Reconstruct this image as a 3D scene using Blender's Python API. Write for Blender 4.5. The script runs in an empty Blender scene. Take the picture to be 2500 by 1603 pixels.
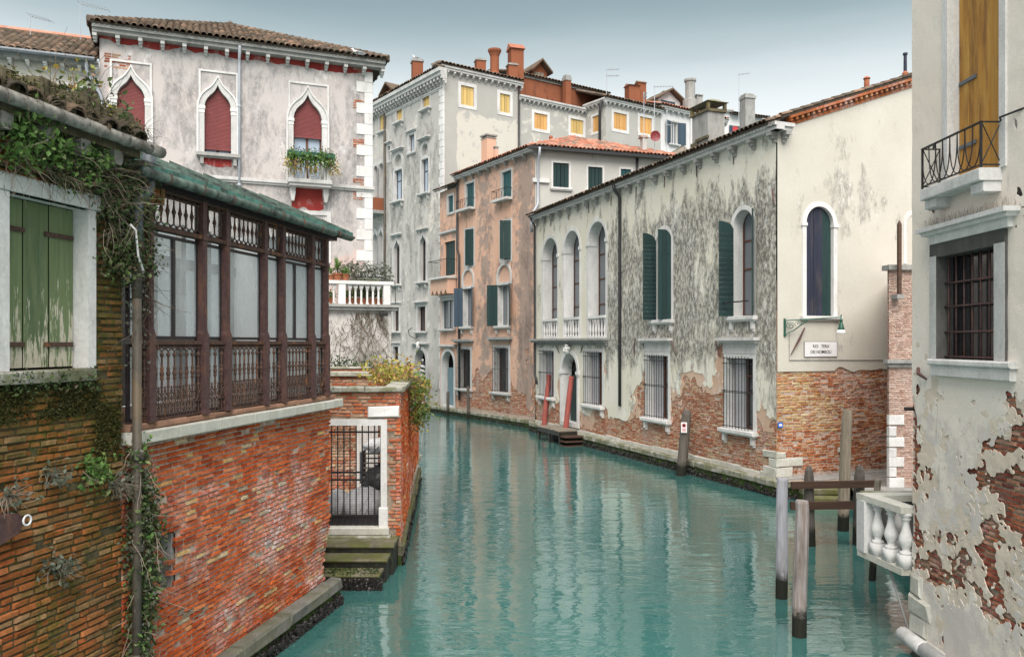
import bpy, math, random
import numpy as np
from mathutils import Vector, Matrix

random.seed(7); rng = np.random.default_rng(7)
scene = bpy.context.scene
col = scene.collection
# ---------------------------------------------------------------- camera, sky, sun, exposure
FPX, CXP, HYP, EYE = 1950.0, 1250.0, 838.0, 4.6      # focal length in photo pixels, centre column, horizon row, eye height
cam_d = bpy.data.cameras.new('camera'); cam = bpy.data.objects.new('camera', cam_d); col.objects.link(cam)
cam.location = (0, 0, EYE); cam.rotation_euler = (math.pi/2, 0, 0)
cam_d.sensor_width = 36.0; cam_d.lens = 36.0*FPX/2500.0
cam_d.shift_y = (HYP-801.5)/2500.0
cam_d.clip_start = 0.1; cam_d.clip_end = 2000
scene.camera = cam

SUN_EL, SUN_AZ = math.radians(55), math.radians(180)   # azimuth from +Y clockwise: behind the camera, a little right
world = bpy.data.worlds.new('World'); scene.world = world; world.use_nodes = True
wn = world.node_tree; wn.nodes.clear()
w_out = wn.nodes.new('ShaderNodeOutputWorld'); w_bg = wn.nodes.new('ShaderNodeBackground')
w_sky = wn.nodes.new('ShaderNodeTexSky'); w_sky.sky_type = 'NISHITA'; w_sky.sun_disc = False
w_sky.sun_elevation = SUN_EL; w_sky.sun_rotation = SUN_AZ; w_sky.dust_density = 6; w_sky.air_density = 1.0
w_tc = wn.nodes.new('ShaderNodeTexCoord'); w_sep = wn.nodes.new('ShaderNodeSeparateXYZ')
w_ramp = wn.nodes.new('ShaderNodeValToRGB'); w_mul = wn.nodes.new('ShaderNodeMix'); w_mul.data_type = 'RGBA'
w_noise = wn.nodes.new('ShaderNodeTexNoise'); w_noise.inputs['Scale'].default_value = 2.2; w_noise.inputs['Detail'].default_value = 5
w_map = wn.nodes.new('ShaderNodeMapping'); w_map.inputs['Scale'].default_value = (1, 1, 6)
w_add = wn.nodes.new('ShaderNodeMath'); w_add.operation = 'MULTIPLY_ADD'; w_add.inputs[1].default_value = 0.05; 
wn.links.new(w_tc.outputs['Generated'], w_sep.inputs[0]); wn.links.new(w_tc.outputs['Generated'], w_map.inputs[0])
wn.links.new(w_map.outputs[0], w_noise.inputs['Vector'])
wn.links.new(w_noise.outputs['Fac'], w_add.inputs[0]); wn.links.new(w_sep.outputs['Z'], w_add.inputs[2])
wn.links.new(w_add.outputs[0], w_ramp.inputs[0])
r = w_ramp.color_ramp; r.interpolation = 'B_SPLINE'
# overcast: a pale veil at the horizon, grey-teal cloud above, even all the way over
r.elements[0].position = 0.0; r.elements[0].color = (.93, .96, .94, 1)
r.elements[1].position = 1.0; r.elements[1].color = (.50, .50, .49, 1)
for p_, c_ in ((0.24, (.97, .975, .96)), (0.32, (.75, .80, .79)), (0.38, (.33, .42, .425)), (0.43, (.19, .27, .28)), (0.56, (.40, .425, .42))):
    e = r.elements.new(p_); e.color = (*c_, 1)
w_gain = wn.nodes.new('ShaderNodeVectorMath'); w_gain.operation = 'SCALE'; w_gain.inputs['Scale'].default_value = 2.68
w_mul.inputs['Factor'].default_value = 0.92
wn.links.new(w_sky.outputs[0], w_mul.inputs['A']); wn.links.new(w_ramp.outputs[0], w_gain.inputs[0]); wn.links.new(w_gain.outputs[0], w_mul.inputs['B'])
wn.links.new(w_mul.outputs['Result'], w_bg.inputs['Color']); w_bg.inputs['Strength'].default_value = 0.10
wn.links.new(w_bg.outputs[0], w_out.inputs['Surface'])

sun_d = bpy.data.lights.new('sun', 'SUN'); sun = bpy.data.objects.new('sun', sun_d); col.objects.link(sun)
sun_d.energy = 1.5; sun_d.angle = math.radians(56); sun_d.color = (1.0, 0.945, 0.875)
sd = Vector((math.sin(SUN_AZ)*math.cos(SUN_EL), math.cos(SUN_AZ)*math.cos(SUN_EL), math.sin(SUN_EL)))
sun.rotation_euler = sd.to_track_quat('Z', 'Y').to_euler()
scene.view_settings.view_transform = 'Standard'; scene.view_settings.look = 'None'
scene.view_settings.exposure = 2.1; scene.view_settings.gamma = 1.0
scene.render.engine = 'CYCLES'
scene.cycles.max_bounces = 6; scene.cycles.diffuse_bounces = 3; scene.cycles.transparent_max_bounces = 8
scene.cycles.use_denoising = True

# ---------------------------------------------------------------- mesh helpers
class MB:
    def __init__(s): s.v = []; s.f = []
    def raw(s, vs, fs):
        k = len(s.v); s.v.extend(vs); s.f.extend([tuple(i+k for i in f) for f in fs]); return s
    def box(s, x0, x1, y0, y1, z0, z1):
        return s.raw([(x0,y0,z0),(x1,y0,z0),(x1,y1,z0),(x0,y1,z0),(x0,y0,z1),(x1,y0,z1),(x1,y1,z1),(x0,y1,z1)],
                     [(0,3,2,1),(4,5,6,7),(0,1,5,4),(1,2,6,5),(2,3,7,6),(3,0,4,7)])
    def rbox(s, x0, x1, y0, y1, z0, z1, b=.01, j=0):
        """box with a chamfered front (-y) face and slightly uneven corners"""
        J = lambda: random.uniform(-j, j) if j else 0
        o = [(x0,z0),(x1,z0),(x1,z1),(x0,z1)]; i = [(x0+b,z0+b),(x1-b,z0+b),(x1-b,z1-b),(x0+b,z1-b)]
        vs = [(x+J(), y0+b, z+J()) for x, z in o] + [(x+J(), y0+J(), z+J()) for x, z in i] + [(x, y1, z) for x, z in o]
        fs = [(4,5,6,7)] + [(k,(k+1)%4,4+(k+1)%4,4+k) for k in range(4)] + [(8+k,8+(k+1)%4,(k+1)%4,k) for k in range(4)] + [(11,10,9,8)]
        return s.raw(vs, fs)
    def prism(s, poly, y0, y1):
        n = len(poly)
        vs = [(u, y0, z) for u, z in poly] + [(u, y1, z) for u, z in poly]
        return s.raw(vs, [tuple(range(n)), tuple(range(2*n-1, n-1, -1))] + [(n+k, n+(k+1) % n, (k+1) % n, k) for k in range(n)])
    def ring(s, outer, inner, y0, y1, yin=None, closed=False):
        """frame between two open outlines of the same point count (front at y0, outer side to y1, inner side to yin)"""
        n = len(outer); yin = y1 if yin is None else yin
        vs = [(u,y0,z) for u,z in outer]+[(u,y0,z) for u,z in inner]+[(u,y1,z) for u,z in outer]+[(u,yin,z) for u,z in inner]
        fs = []
        for k in range(n if closed else n-1):
            m = (k+1) % n
            fs += [(k, n+k, n+m, m), (2*n+k, k, m, 2*n+m), (n+k, 3*n+k, 3*n+m, n+m)]
        if not closed:
            fs += [(0, 2*n, 3*n, n), (n-1, 2*n-1, 4*n-1, 3*n-1)]
        return s.raw(vs, fs)
    def tube(s, pts, r, n=6, cap=True):
        pts = [Vector(p) for p in pts]; rs = r if isinstance(r, (list, tuple)) else [r]*len(pts)
        vs = []; ref = None
        for k, p in enumerate(pts):
            t = (pts[min(k+1, len(pts)-1)]-pts[max(k-1, 0)])
            t = t.normalized() if t.length > 1e-9 else Vector((0,0,1))
            if ref is None: ref = Vector((1,0,0)) if abs(t.x) < .8 else Vector((0,1,0))
            a = ref-t*ref.dot(t); a = a.normalized() if a.length > 1e-6 else t.orthogonal().normalized()
            b = t.cross(a); ref = a
            for i in range(n):
                w = 2*math.pi*i/n; q = p+(a*math.cos(w)+b*math.sin(w))*rs[k]; vs.append(tuple(q))
        m = len(pts)
        fs = [(k*n+i, k*n+(i+1) % n, (k+1)*n+(i+1) % n, (k+1)*n+i) for k in range(m-1) for i in range(n)]
        if cap: fs += [tuple(range(n-1, -1, -1)), tuple(range((m-1)*n, m*n))]
        return s.raw(vs, fs)
    def lathe(s, cx, cy, prof, n=10, sq=False):
        vs = []
        for r_, z_ in prof:
            for i in range(n):
                w = 2*math.pi*(i+.5)/n; vs.append((cx+r_*math.cos(w), cy+r_*math.sin(w), z_))
        m = len(prof)
        fs = [(k*n+i, k*n+(i+1) % n, (k+1)*n+(i+1) % n, (k+1)*n+i) for k in range(m-1) for i in range(n)]
        fs += [tuple(range(n-1, -1, -1)), tuple(range((m-1)*n, m*n))]
        return s.raw(vs, fs)
    def quad(s, a, b, c, d): return s.raw([a, b, c, d], [(0,1,2,3)])
    def blob(s, c, r, n=6, m=4, jit=.15, sx=1, sy=1, sz=1):
        vs = []; 
        for k in range(m+1):
            th = math.pi*k/m
            for i in range(n):
                ph = 2*math.pi*i/n; q = r*(1+random.uniform(-jit, jit))
                vs.append((c[0]+sx*q*math.sin(th)*math.cos(ph), c[1]+sy*q*math.sin(th)*math.sin(ph), c[2]+sz*q*math.cos(th)))
        return s.raw(vs, [(k*n+i, (k+1)*n+i, (k+1)*n+(i+1) % n, k*n+(i+1) % n) for k in range(m) for i in range(n)])
    def mesh(s, name, mat, smooth=False):
        me = bpy.data.meshes.new(name); me.from_pydata(s.v, [], s.f)
        if mat: me.materials.append(mat)
        if smooth: me.polygons.foreach_set('use_smooth', [True]*len(me.polygons))
        me.update(); return me
    def build(s, name, mat, parent=None, smooth=False, **kw):
        o = bpy.data.objects.new(name, s.mesh(name, mat, smooth)); col.objects.link(o)
        if parent is not None: o.parent = parent
        for k, v in kw.items(): o[k] = v
        return o

def thing(name, label, cat, loc=(0,0,0), rz=0, group=None):
    o = bpy.data.objects.new(name, None); o.empty_display_size = .2; col.objects.link(o)
    o.location = loc; o.rotation_euler = (0, 0, rz); o['label'] = label; o['category'] = cat
    if group: o['group'] = group
    return o
def tag(o, label, cat, group=None):
    o['label'] = label; o['category'] = cat
    if group: o['group'] = group
    return o
def inst(name, me, parent, loc=(0,0,0), rot=(0,0,0), sc=(1,1,1), **kw):
    o = bpy.data.objects.new(name, me); col.objects.link(o); o.parent = parent
    o.location = loc; o.rotation_euler = rot; o.scale = sc
    for k, v in kw.items(): o[k] = v
    return o

class Frame:
    """a facade: local x along the wall (rightwards seen from outside), local y into the building, z up from the water"""
    def __init__(s, p0, d):
        s.p = Vector((p0[0], p0[1])); s.d = Vector(d).normalized(); s.inn = Vector((-s.d.y, s.d.x))
        s.rz = math.atan2(s.d.y, s.d.x)
    def P(s, u, v, z): q = s.p+s.d*u+s.inn*v; return Vector((q.x, q.y, z))
    def px(s, x, y, v=0.0):
        r = Vector(((x-CXP)/FPX, 1.0)); k = (s.p.dot(s.inn)+v)/r.dot(s.inn)
        return (r*k-s.p).dot(s.d), EYE+k*(HYP-y)/FPX
    def rect(s, x0, x1, y0, y1, v=0.0):
        xm = (x0+x1)/2
        return s.px(x0, y0, v)[0], s.px(x1, y0, v)[0], s.px(xm, y1, v)[1], s.px(xm, y0, v)[1]     # u0,u1,z0,z1
    def thing(s, name, label, cat): return thing(name, label, cat, (s.p.x, s.p.y, 0), s.rz)
def ray(x, y, Y): return Vector(((x-CXP)/FPX*Y, Y, EYE+(HYP-y)/FPX*Y))
def water_depth(y, z=0.0): return FPX*(EYE-z)/(y-HYP)

# ---------------------------------------------------------------- noise
def vnoise(x, y, seed=0):
    x = np.asarray(x, float); y = np.asarray(y, float)
    xi = np.floor(x).astype(np.int64); yi = np.floor(y).astype(np.int64); xf = x-xi; yf = y-yi
    def h(a, b):
        n = (a*374761393+b*668265263+seed*974634777) & 0xffffffff
        n = ((n ^ (n >> 13))*1274126177) & 0xffffffff
        return ((n ^ (n >> 16)) & 0xffff)/65535.0
    s = xf*xf*(3-2*xf); t = yf*yf*(3-2*yf)
    return (h(xi,yi)*(1-s)+h(xi+1,yi)*s)*(1-t)+(h(xi,yi+1)*(1-s)+h(xi+1,yi+1)*s)*t
def fbm(x, y, seed=0, o=4, g=.5):
    a = 0; w = 1; t = 0; f = 1
    for k in range(o): a = a+w*vnoise(np.asarray(x)*f+k*17.3, np.asarray(y)*f+k*9.1, seed+k); t += w; w *= g; f *= 2.03
    return a/t
def poly_sd(U, Z, poly):
    """signed distance to a polygon, negative inside"""
    P = np.array(poly); d = np.full(U.shape, 1e9); ins = np.zeros(U.shape, bool); n = len(P)
    for i in range(n):
        a = P[i]; b = P[(i+1) % n]; e = b-a; l = e.dot(e)+1e-12
        t = np.clip(((U-a[0])*e[0]+(Z-a[1])*e[1])/l, 0, 1)
        d = np.minimum(d, (U-a[0]-t*e[0])**2+(Z-a[1]-t*e[1])**2)
        c = ((a[1] > Z) != (b[1] > Z)) & (U < (b[0]-a[0])*(Z-a[1])/(b[1]-a[1]+1e-12)+a[0]); ins ^= c
    d = np.sqrt(d); return np.where(ins, -d, d)

def sheet(name, mat, parent, u0, u1, z0, z1, res, fn=None, y=0.0, thick=0.0, stain=None, tone=None, yfn=None, **kw):
    """marching-squares wall sheet: solid where fn(U,Z) > 0"""
    nu = max(2, int(math.ceil((u1-u0)/res))); nz = max(2, int(math.ceil((z1-z0)/res)))
    us = np.linspace(u0, u1, nu+1); zs = np.linspace(z0, z1, nz+1); U, Z = np.meshgrid(us, zs)
    V = fn(U, Z) if fn else np.ones(U.shape); V = np.where(np.abs(V) < 1e-6, 1e-6, V); S = V > 0
    idx = -np.ones(U.shape, int); idx[S] = np.arange(S.sum())
    vu = list(U[S]); vz = list(Z[S]); faces = []
    full = S[:-1,:-1] & S[:-1,1:] & S[1:,1:] & S[1:,:-1]
    a = idx[:-1,:-1][full]; b = idx[:-1,1:][full]; c = idx[1:,1:][full]; d = idx[1:,:-1][full]
    faces = [tuple(q) for q in np.stack([a,b,c,d], 1).tolist()]
    anyc = S[:-1,:-1] | S[:-1,1:] | S[1:,1:] | S[1:,:-1]
    ed = {}; skirt = []
    for j, i in np.argwhere(anyc & ~full).tolist():
        cs = [(j,i),(j,i+1),(j+1,i+1),(j+1,i)]; poly = []; cr = []
        for k in range(4):
            p, q = cs[k], cs[(k+1) % 4]
            if S[p]: poly.append(int(idx[p]))
            if S[p] != S[q]:
                key = (p, q) if p < q else (q, p)
                if key not in ed:
                    t = V[p]/(V[p]-V[q]); ed[key] = len(vu)
                    vu.append(U[p]+t*(U[q]-U[p])); vz.append(Z[p]+t*(Z[q]-Z[p]))
                poly.append(ed[key]); cr.append((ed[key], bool(S[p])))
        if len(poly) > 2: faces.append(tuple(poly))
        for k in range(len(cr)):
            if cr[k][1]:
                nx = cr[(k+1) % len(cr)]; skirt.append((cr[k][0], nx[0]))
    vu = np.array(vu); vz = np.array(vz)
    yy = np.full(len(vu), float(y)) if yfn is None else y+yfn(vu, vz)
    vs = list(zip(vu.tolist(), yy.tolist(), vz.tolist()))
    if thick and skirt:
        mp = {}
        for p, q in skirt:
            for w in (p, q):
                if w not in mp: mp[w] = len(vs); vs.append((vs[w][0], vs[w][1]+thick, vs[w][2]))
            faces.append((q, p, mp[p], mp[q]))
    me = bpy.data.meshes.new(name); me.from_pydata(vs, [], faces); me.materials.append(mat)
    VU = np.array([v[0] for v in vs]); VZ = np.array([v[2] for v in vs])
    for an, f in (('stain', stain), ('tone', tone)):
        at = me.attributes.new(an, 'FLOAT', 'POINT'); val = f(VU, VZ) if f else np.full(len(vs), .5)
        at.data.foreach_set('value', np.asarray(val, np.float32))
    me.update()
    o = bpy.data.objects.new(name, me); col.objects.link(o); o.parent = parent
    for k, v in kw.items(): o[k] = v
    return o

# ---------------------------------------------------------------- materials
def newmat(name):
    m = bpy.data.materials.new(name); m.use_nodes = True; nt = m.node_tree
    return m, nt, nt.nodes['Principled BSDF']
def nd(nt, typ, **kw):
    n = nt.nodes.new(typ)
    for k, v in kw.items():
        if k in n.inputs.keys(): n.inputs[k].default_value = v
        else: setattr(n, k, v)
    return n
def pos(nt, scale=(1,1,1), off=(0,0,0)):
    g = nd(nt, 'ShaderNodeNewGeometry'); mp = nd(nt, 'ShaderNodeMapping')
    mp.inputs['Scale'].default_value = scale; mp.inputs['Location'].default_value = off
    nt.links.new(g.outputs['Position'], mp.inputs['Vector']); return mp.outputs[0]
def noise(nt, vec, scale, detail=6, rough=.6, dist=0.0):
    n = nd(nt, 'ShaderNodeTexNoise'); n.inputs['Scale'].default_value = scale; n.inputs['Detail'].default_value = detail
    n.inputs['Roughness'].default_value = rough; n.inputs['Distortion'].default_value = dist
    if vec is not None: nt.links.new(vec, n.inputs['Vector'])
    return n.outputs['Fac']
def ramp(nt, fac, stops, interp='LINEAR'):
    n = nd(nt, 'ShaderNodeValToRGB'); cr = n.color_ramp; cr.interpolation = interp
    while len(cr.elements) < len(stops): cr.elements.new(.5)
    for e, (p, c) in zip(cr.elements, stops):
        e.position = p; e.color = (c, c, c, 1) if isinstance(c, (int, float)) else (*c[:3], 1)
    nt.links.new(fac, n.inputs[0]); return n.outputs[0]
def mix(nt, fac, a, b, mode='MIX'):
    n = nd(nt, 'ShaderNodeMix', data_type='RGBA', blend_type=mode)
    for k, s in (('A', a), ('B', b)):
        if isinstance(s, (tuple, list)): n.inputs[k].default_value = (*s[:3], 1)
        else: nt.links.new(s, n.inputs[k])
    if isinstance(fac, (int, float)): n.inputs['Factor'].default_value = fac
    else: nt.links.new(fac, n.inputs['Factor'])
    return n.outputs['Result']
def math_(nt, op, a, b=0.0, clamp=False):
    n = nd(nt, 'ShaderNodeMath', operation=op, use_clamp=clamp)
    for k, s in ((0, a), (1, b)):
        if isinstance(s, (int, float)): n.inputs[k].default_value = s
        else: nt.links.new(s, n.inputs[k])
    return n.outputs[0]
def bump(nt, bsdf, h, strength=.3, dist=.02):
    b = nd(nt, 'ShaderNodeBump'); b.inputs['Strength'].default_value = strength; b.inputs['Distance'].default_value = dist
    nt.links.new(h, b.inputs['Height']); nt.links.new(b.outputs[0], bsdf.inputs['Normal'])
def rnd(nt):
    """a random number per loose piece, whether it is an object of its own or an island of a joined mesh"""
    oi = nd(nt, 'ShaderNodeObjectInfo'); g = nd(nt, 'ShaderNodeNewGeometry')
    a = math_(nt, 'ADD', oi.outputs['Random'], g.outputs['Random Per Island']); return math_(nt, 'FRACT', a)
def setc(nt, bsdf, c, rough=.8, spec=.3, metal=0):
    if isinstance(c, (tuple, list)): bsdf.inputs['Base Color'].default_value = (*c[:3], 1)
    else: nt.links.new(c, bsdf.inputs['Base Color'])
    bsdf.inputs['Roughness'].default_value = rough; bsdf.inputs['Specular IOR Level'].default_value = spec
    bsdf.inputs['Metallic'].default_value = metal

def m_plaster(name, c1, c2, stain=(.07,.07,.068), fleck=None, k=1.0, sc=1.0, seed=0, tone_c=None, white=None, sharp=.06):
    """old render: tone patches, streaked soot that follows the wall's own stain map, pale flecks"""
    m, nt, b = newmat(name); off = (seed*3.7, seed*1.9, seed*2.3)
    p = pos(nt, (1,1,1), off); ps = pos(nt, (1,1,.38), off)
    big = noise(nt, p, .55*sc, 7, .62); c = mix(nt, ramp(nt, big, [(.36, 0.0), (.64, 1.0)]), c1, c2)
    at = nd(nt, 'ShaderNodeAttribute', attribute_name='stain'); tn = nd(nt, 'ShaderNodeAttribute', attribute_name='tone')
    if tone_c:
        nb = noise(nt, p, 1.6*sc, 8, .7)
        f = math_(nt, 'ADD', math_(nt, 'SUBTRACT', tn.outputs['Fac'], .5), nb)
        c = mix(nt, ramp(nt, f, [(.52, 0.0), (.60, 1.0)]), c, tone_c)
    if white:
        nw = noise(nt, pos(nt, (1,1,.7), (seed+5, 2, 1)), 1.1*sc, 9, .72)
        c = mix(nt, ramp(nt, nw, [(.57, 0.0), (.64, .85)]), c, white)
    st = math_(nt, 'MULTIPLY_ADD', noise(nt, ps, 1.5*sc, 12, .74, .35), 2.1); st.node.inputs[2].default_value = -.55
    f = math_(nt, 'ADD', math_(nt, 'SUBTRACT', at.outputs['Fac'], .5), st)
    sfac = ramp(nt, f, [(.5, 0.0), (.5+sharp*1.2, .45*k), (.5+sharp*4, .95*k)])
    fine = noise(nt, pos(nt, (1,1,.55), off), 9*sc, 6, .75)
    sfac = math_(nt, 'MULTIPLY', sfac, ramp(nt, fine, [(.36, .2), (.56, 1.0)]))
    c = mix(nt, sfac, c, stain)
    if fleck:
        fl = noise(nt, ps, 7.5*sc, 8, .75); g = math_(nt, 'MULTIPLY', ramp(nt, fl, [(.55, 0.0), (.62, 1.0)]), ramp(nt, f, [(.45, 0.0), (.6, .85)]))
        c = mix(nt, g, c, fleck)
    grain = noise(nt, p, 38, 4, .7); c = mix(nt, .22, c, ramp(nt, grain, [(.3, .55), (.7, 1.35)]), 'MULTIPLY')
    setc(nt, b, c, .92, .15)
    bump(nt, b, math_(nt, 'ADD', math_(nt, 'MULTIPLY', grain, .35), math_(nt, 'ADD', big, math_(nt, 'MULTIPLY', fine, .5))), .5, .02); return m
def m_brick(name, stops, white=0.0, moss=0.0, grime=.4, seed=0, wcol=(.62,.56,.56), mcol=(.075,.085,.018), bright=1.0):
    m, nt, b = newmat(name); off = (seed*2.1, seed*4.7, seed*1.3); p = pos(nt, (1,1,1), off)
    c = ramp(nt, rnd(nt), stops)
    n1 = noise(nt, p, 14, 6, .7); c = mix(nt, .68, c, ramp(nt, n1, [(.25, .4), (.75, 1.5)]), 'MULTIPLY')
    n2 = noise(nt, p, .8, 7, .65)
    c = mix(nt, math_(nt, 'MULTIPLY', ramp(nt, n2, [(.47, 0.0), (.66, 1.0)]), grime), c, (.055,.04,.032))
    if white:
        n3 = noise(nt, pos(nt, (1,1,1.1), (seed+9, 4, 2)), .7, 5, .6); n4 = noise(nt, p, 11, 7, .75)
        f = math_(nt, 'MULTIPLY', ramp(nt, n3, [(.52, 0.0), (.68, 1.0)]), ramp(nt, n4, [(.42, .05), (.60, 1.0)]))
        c = mix(nt, math_(nt, 'MULTIPLY', f, white), c, wcol)
    if moss:
        n5 = noise(nt, pos(nt, (1,1,.5), (seed+3, 1, 6)), .9, 7, .65); n6 = noise(nt, p, 16, 5, .7)
        f = math_(nt, 'MULTIPLY', ramp(nt, n5, [(.36, 0.0), (.55, 1.0)]), ramp(nt, n6, [(.35, .15), (.6, 1.0)]))
        c = mix(nt, math_(nt, 'MULTIPLY', f, moss), c, mcol)
    setc(nt, b, c, .93, .12); bump(nt, b, n1, .6, .012); return m
def m_stone(name, c=(.56,.56,.545), dark=(.16,.155,.14), amt=.5, seed=0, moss=0.0, sc=1.0):
    m, nt, b = newmat(name); off = (seed*1.7, seed*2.9, seed); p = pos(nt, (1,1,1), off)
    n1 = noise(nt, pos(nt, (1,1,.4), off), 2.6*sc, 10, .72); c1 = mix(nt, math_(nt, 'MULTIPLY', ramp(nt, n1, [(.46, 0.0), (.72, 1.0)]), amt), c, dark)
    n2 = noise(nt, p, 22*sc, 5, .7); c1 = mix(nt, .35, c1, ramp(nt, n2, [(.3, .6), (.7, 1.25)]), 'MULTIPLY')
    rr = rnd(nt); c1 = mix(nt, .5, c1, ramp(nt, rr, [(0, .8), (1, 1.08)]), 'MULTIPLY')
    if moss:
        n3 = noise(nt, p, 2.1, 8, .7); c1 = mix(nt, math_(nt, 'MULTIPLY', ramp(nt, n3, [(.42, 0.0), (.56, 1.0)]), moss), c1, (.085,.095,.015))
    setc(nt, b, c1, .8, .25); bump(nt, b, n2, .35, .012); return m
def m_wood(name, c1, c2, peel=None, pamt=.0, seed=0, rough=.7, along='z', bleed=None):
    m, nt, b = newmat(name); s = (14, 14, .9) if along == 'z' else (.9, .9, 14); off = (seed*1.3, seed*2.7, seed)
    g = noise(nt, pos(nt, s, off), 1.6, 7, .65); rr = rnd(nt)
    c = mix(nt, ramp(nt, g, [(.35, 0.0), (.65, 1.0)]), c1, c2)
    c = mix(nt, .6, c, ramp(nt, rr, [(0, .72), (1, 1.2)]), 'MULTIPLY')
    if bleed:
        q = noise(nt, pos(nt, (3, 3, .5), off), 1.4, 8, .7); c = mix(nt, ramp(nt, q, [(.5, 0.0), (.68, .85)]), c, bleed)
    if peel:
        q = noise(nt, pos(nt, (8, 8, 1.1), off), 2.1, 9, .72); at = nd(nt, 'ShaderNodeAttribute', attribute_name='stain')
        f = math_(nt, 'ADD', q, at.outputs['Fac']); c = mix(nt, ramp(nt, f, [(.60-pamt, 0.0), (.63-pamt, 1.0)]), c, peel)
    setc(nt, b, c, rough, .25); bump(nt, b, g, .35, .008); return m
def m_plain(name, c, rough=.6, spec=.4, metal=0, var=.25, sc=9, b_=.25, tint=None, tt=(.5,.66)):
    m, nt, b = newmat(name); p = pos(nt); n1 = noise(nt, p, sc, 7, .7)
    cc = mix(nt, 1.0, c, ramp(nt, n1, [(.25, 1-var*1.6), (.75, 1+var)]), 'MULTIPLY')
    if tint: cc = mix(nt, ramp(nt, noise(nt, pos(nt, (1,1,.5), (4, 7, 2)), sc*.45, 8, .7), [(tt[0], 0.0), (tt[1], 1.0)]), cc, tint)
    setc(nt, b, cc, rough, spec, metal); bump(nt, b, n1, b_, .01); return m
def m_glass(name, c=(.05,.065,.085), rough=.06):
    m, nt, b = newmat(name); setc(nt, b, c, rough, .8)
    n1 = noise(nt, pos(nt), 1.3, 3, .5); bump(nt, b, n1, .06, .05); return m
def m_leaf(name, stops, tr=.25):
    m, nt, b = newmat(name); c = ramp(nt, rnd(nt), stops); setc(nt, b, c, .55, .3)
    t = nd(nt, 'ShaderNodeBsdfTranslucent'); nt.links.new(c, t.inputs['Color']); mx = nd(nt, 'ShaderNodeMixShader'); mx.inputs[0].default_value = tr
    out = nt.nodes['Material Output']; nt.links.new(b.outputs[0], mx.inputs[1]); nt.links.new(t.outputs[0], mx.inputs[2]); nt.links.new(mx.outputs[0], out.inputs['Surface']); return m

M = {}
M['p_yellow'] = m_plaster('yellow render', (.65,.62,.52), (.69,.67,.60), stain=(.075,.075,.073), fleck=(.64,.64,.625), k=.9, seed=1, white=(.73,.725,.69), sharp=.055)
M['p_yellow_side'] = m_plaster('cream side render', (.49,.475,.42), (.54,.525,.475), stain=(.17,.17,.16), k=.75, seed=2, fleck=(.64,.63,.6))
M['p_right'] = m_plaster('cream and grey finish coat', (.77,.695,.61), (.78,.725,.665), stain=(.24,.225,.205), k=.6, seed=3, tone_c=(.63,.585,.55))
M['p_right_under'] = m_plaster('sandy under coat', (.70,.62,.525), (.62,.535,.45), stain=(.20,.15,.115), k=.5, seed=4, sc=2.2)
M['p_under'] = m_plaster('pink under coat', (.50,.34,.25), (.56,.42,.33), stain=(.28,.13,.08), k=.6, seed=15, sc=2, white=(.62,.58,.54))
M['p_palazzo'] = m_plaster('pink grey render', (.46,.44,.44), (.50,.455,.44), stain=(.15,.15,.155), k=.8, seed=5, tone_c=(.56,.44,.415), white=(.70,.69,.69), sharp=.09)
M['p_red'] = m_plaster('red painted render', (.24,.032,.03), (.30,.05,.042), stain=(.40,.27,.25), k=.85, seed=6, sc=2)
M['p_cream'] = m_plaster('pale cream render', (.55,.53,.48), (.50,.48,.43), stain=(.3,.29,.27), k=.5, seed=7)
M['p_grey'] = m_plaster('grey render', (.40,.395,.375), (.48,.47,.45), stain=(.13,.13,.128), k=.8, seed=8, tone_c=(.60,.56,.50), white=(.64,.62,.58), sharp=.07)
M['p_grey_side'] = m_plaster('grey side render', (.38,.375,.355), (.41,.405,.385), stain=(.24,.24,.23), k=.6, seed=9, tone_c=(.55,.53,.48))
M['p_salmon'] = m_plaster('salmon render', (.64,.39,.28), (.60,.40,.31), stain=(.16,.12,.105), k=.85, seed=10, tone_c=(.36,.275,.235), sharp=.08)
M['p_greyface'] = m_plaster('pale grey render', (.52,.51,.48), (.46,.455,.43), stain=(.22,.22,.21), k=.6, seed=11)
M['p_orange'] = m_plaster('burnt orange render', (.26,.095,.05), (.22,.08,.045), stain=(.07,.038,.03), k=.85, seed=12)
M['p_white'] = m_plaster('white render', (.66,.66,.67), (.60,.60,.61), stain=(.36,.36,.37), k=.4, seed=13)
M['p_terrace'] = m_plaster('lichened terrace render', (.54,.515,.50), (.60,.575,.56), stain=(.13,.125,.085), k=.95, seed=14, sharp=.09)
M['mortar'] = m_plain('lime mortar', (.34,.27,.21), .95, .1, var=.35, sc=14, tint=(.16,.13,.10))
M['mortar_red'] = m_plain('pale red mortar', (.50,.40,.34), .95, .1, var=.35, sc=14, tint=(.27,.12,.075), tt=(.52,.7))
M['mortar_moss'] = m_plain('mossy mortar', (.10,.085,.05), .95, .1, var=.4, sc=10, tint=(.05,.06,.012))
RED = [(0,(.30,.055,.020)),(.22,(.46,.088,.026)),(.5,(.57,.13,.038)),(.74,(.44,.13,.06)),(.92,(.60,.20,.075)),(.96,(.55,.37,.15)),(.98,(.25,.19,.15)),(1,(.58,.45,.28))]
M['b_red'] = m_brick('red brick', RED, white=.85, moss=.0, grime=.22, seed=1)
M['b_moss'] = m_brick('mossy brick', [(0,(.24,.07,.027)),(.3,(.40,.115,.04)),(.6,(.44,.16,.06)),(.8,(.28,.15,.07)),(1,(.46,.26,.14))], moss=.95, grime=.65, seed=2)
M['b_gate'] = m_brick('garden wall brick', [(0,(.30,.08,.04)),(.4,(.42,.13,.06)),(.7,(.40,.22,.14)),(1,(.45,.30,.20))], white=.4, grime=.5, seed=3)
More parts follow.
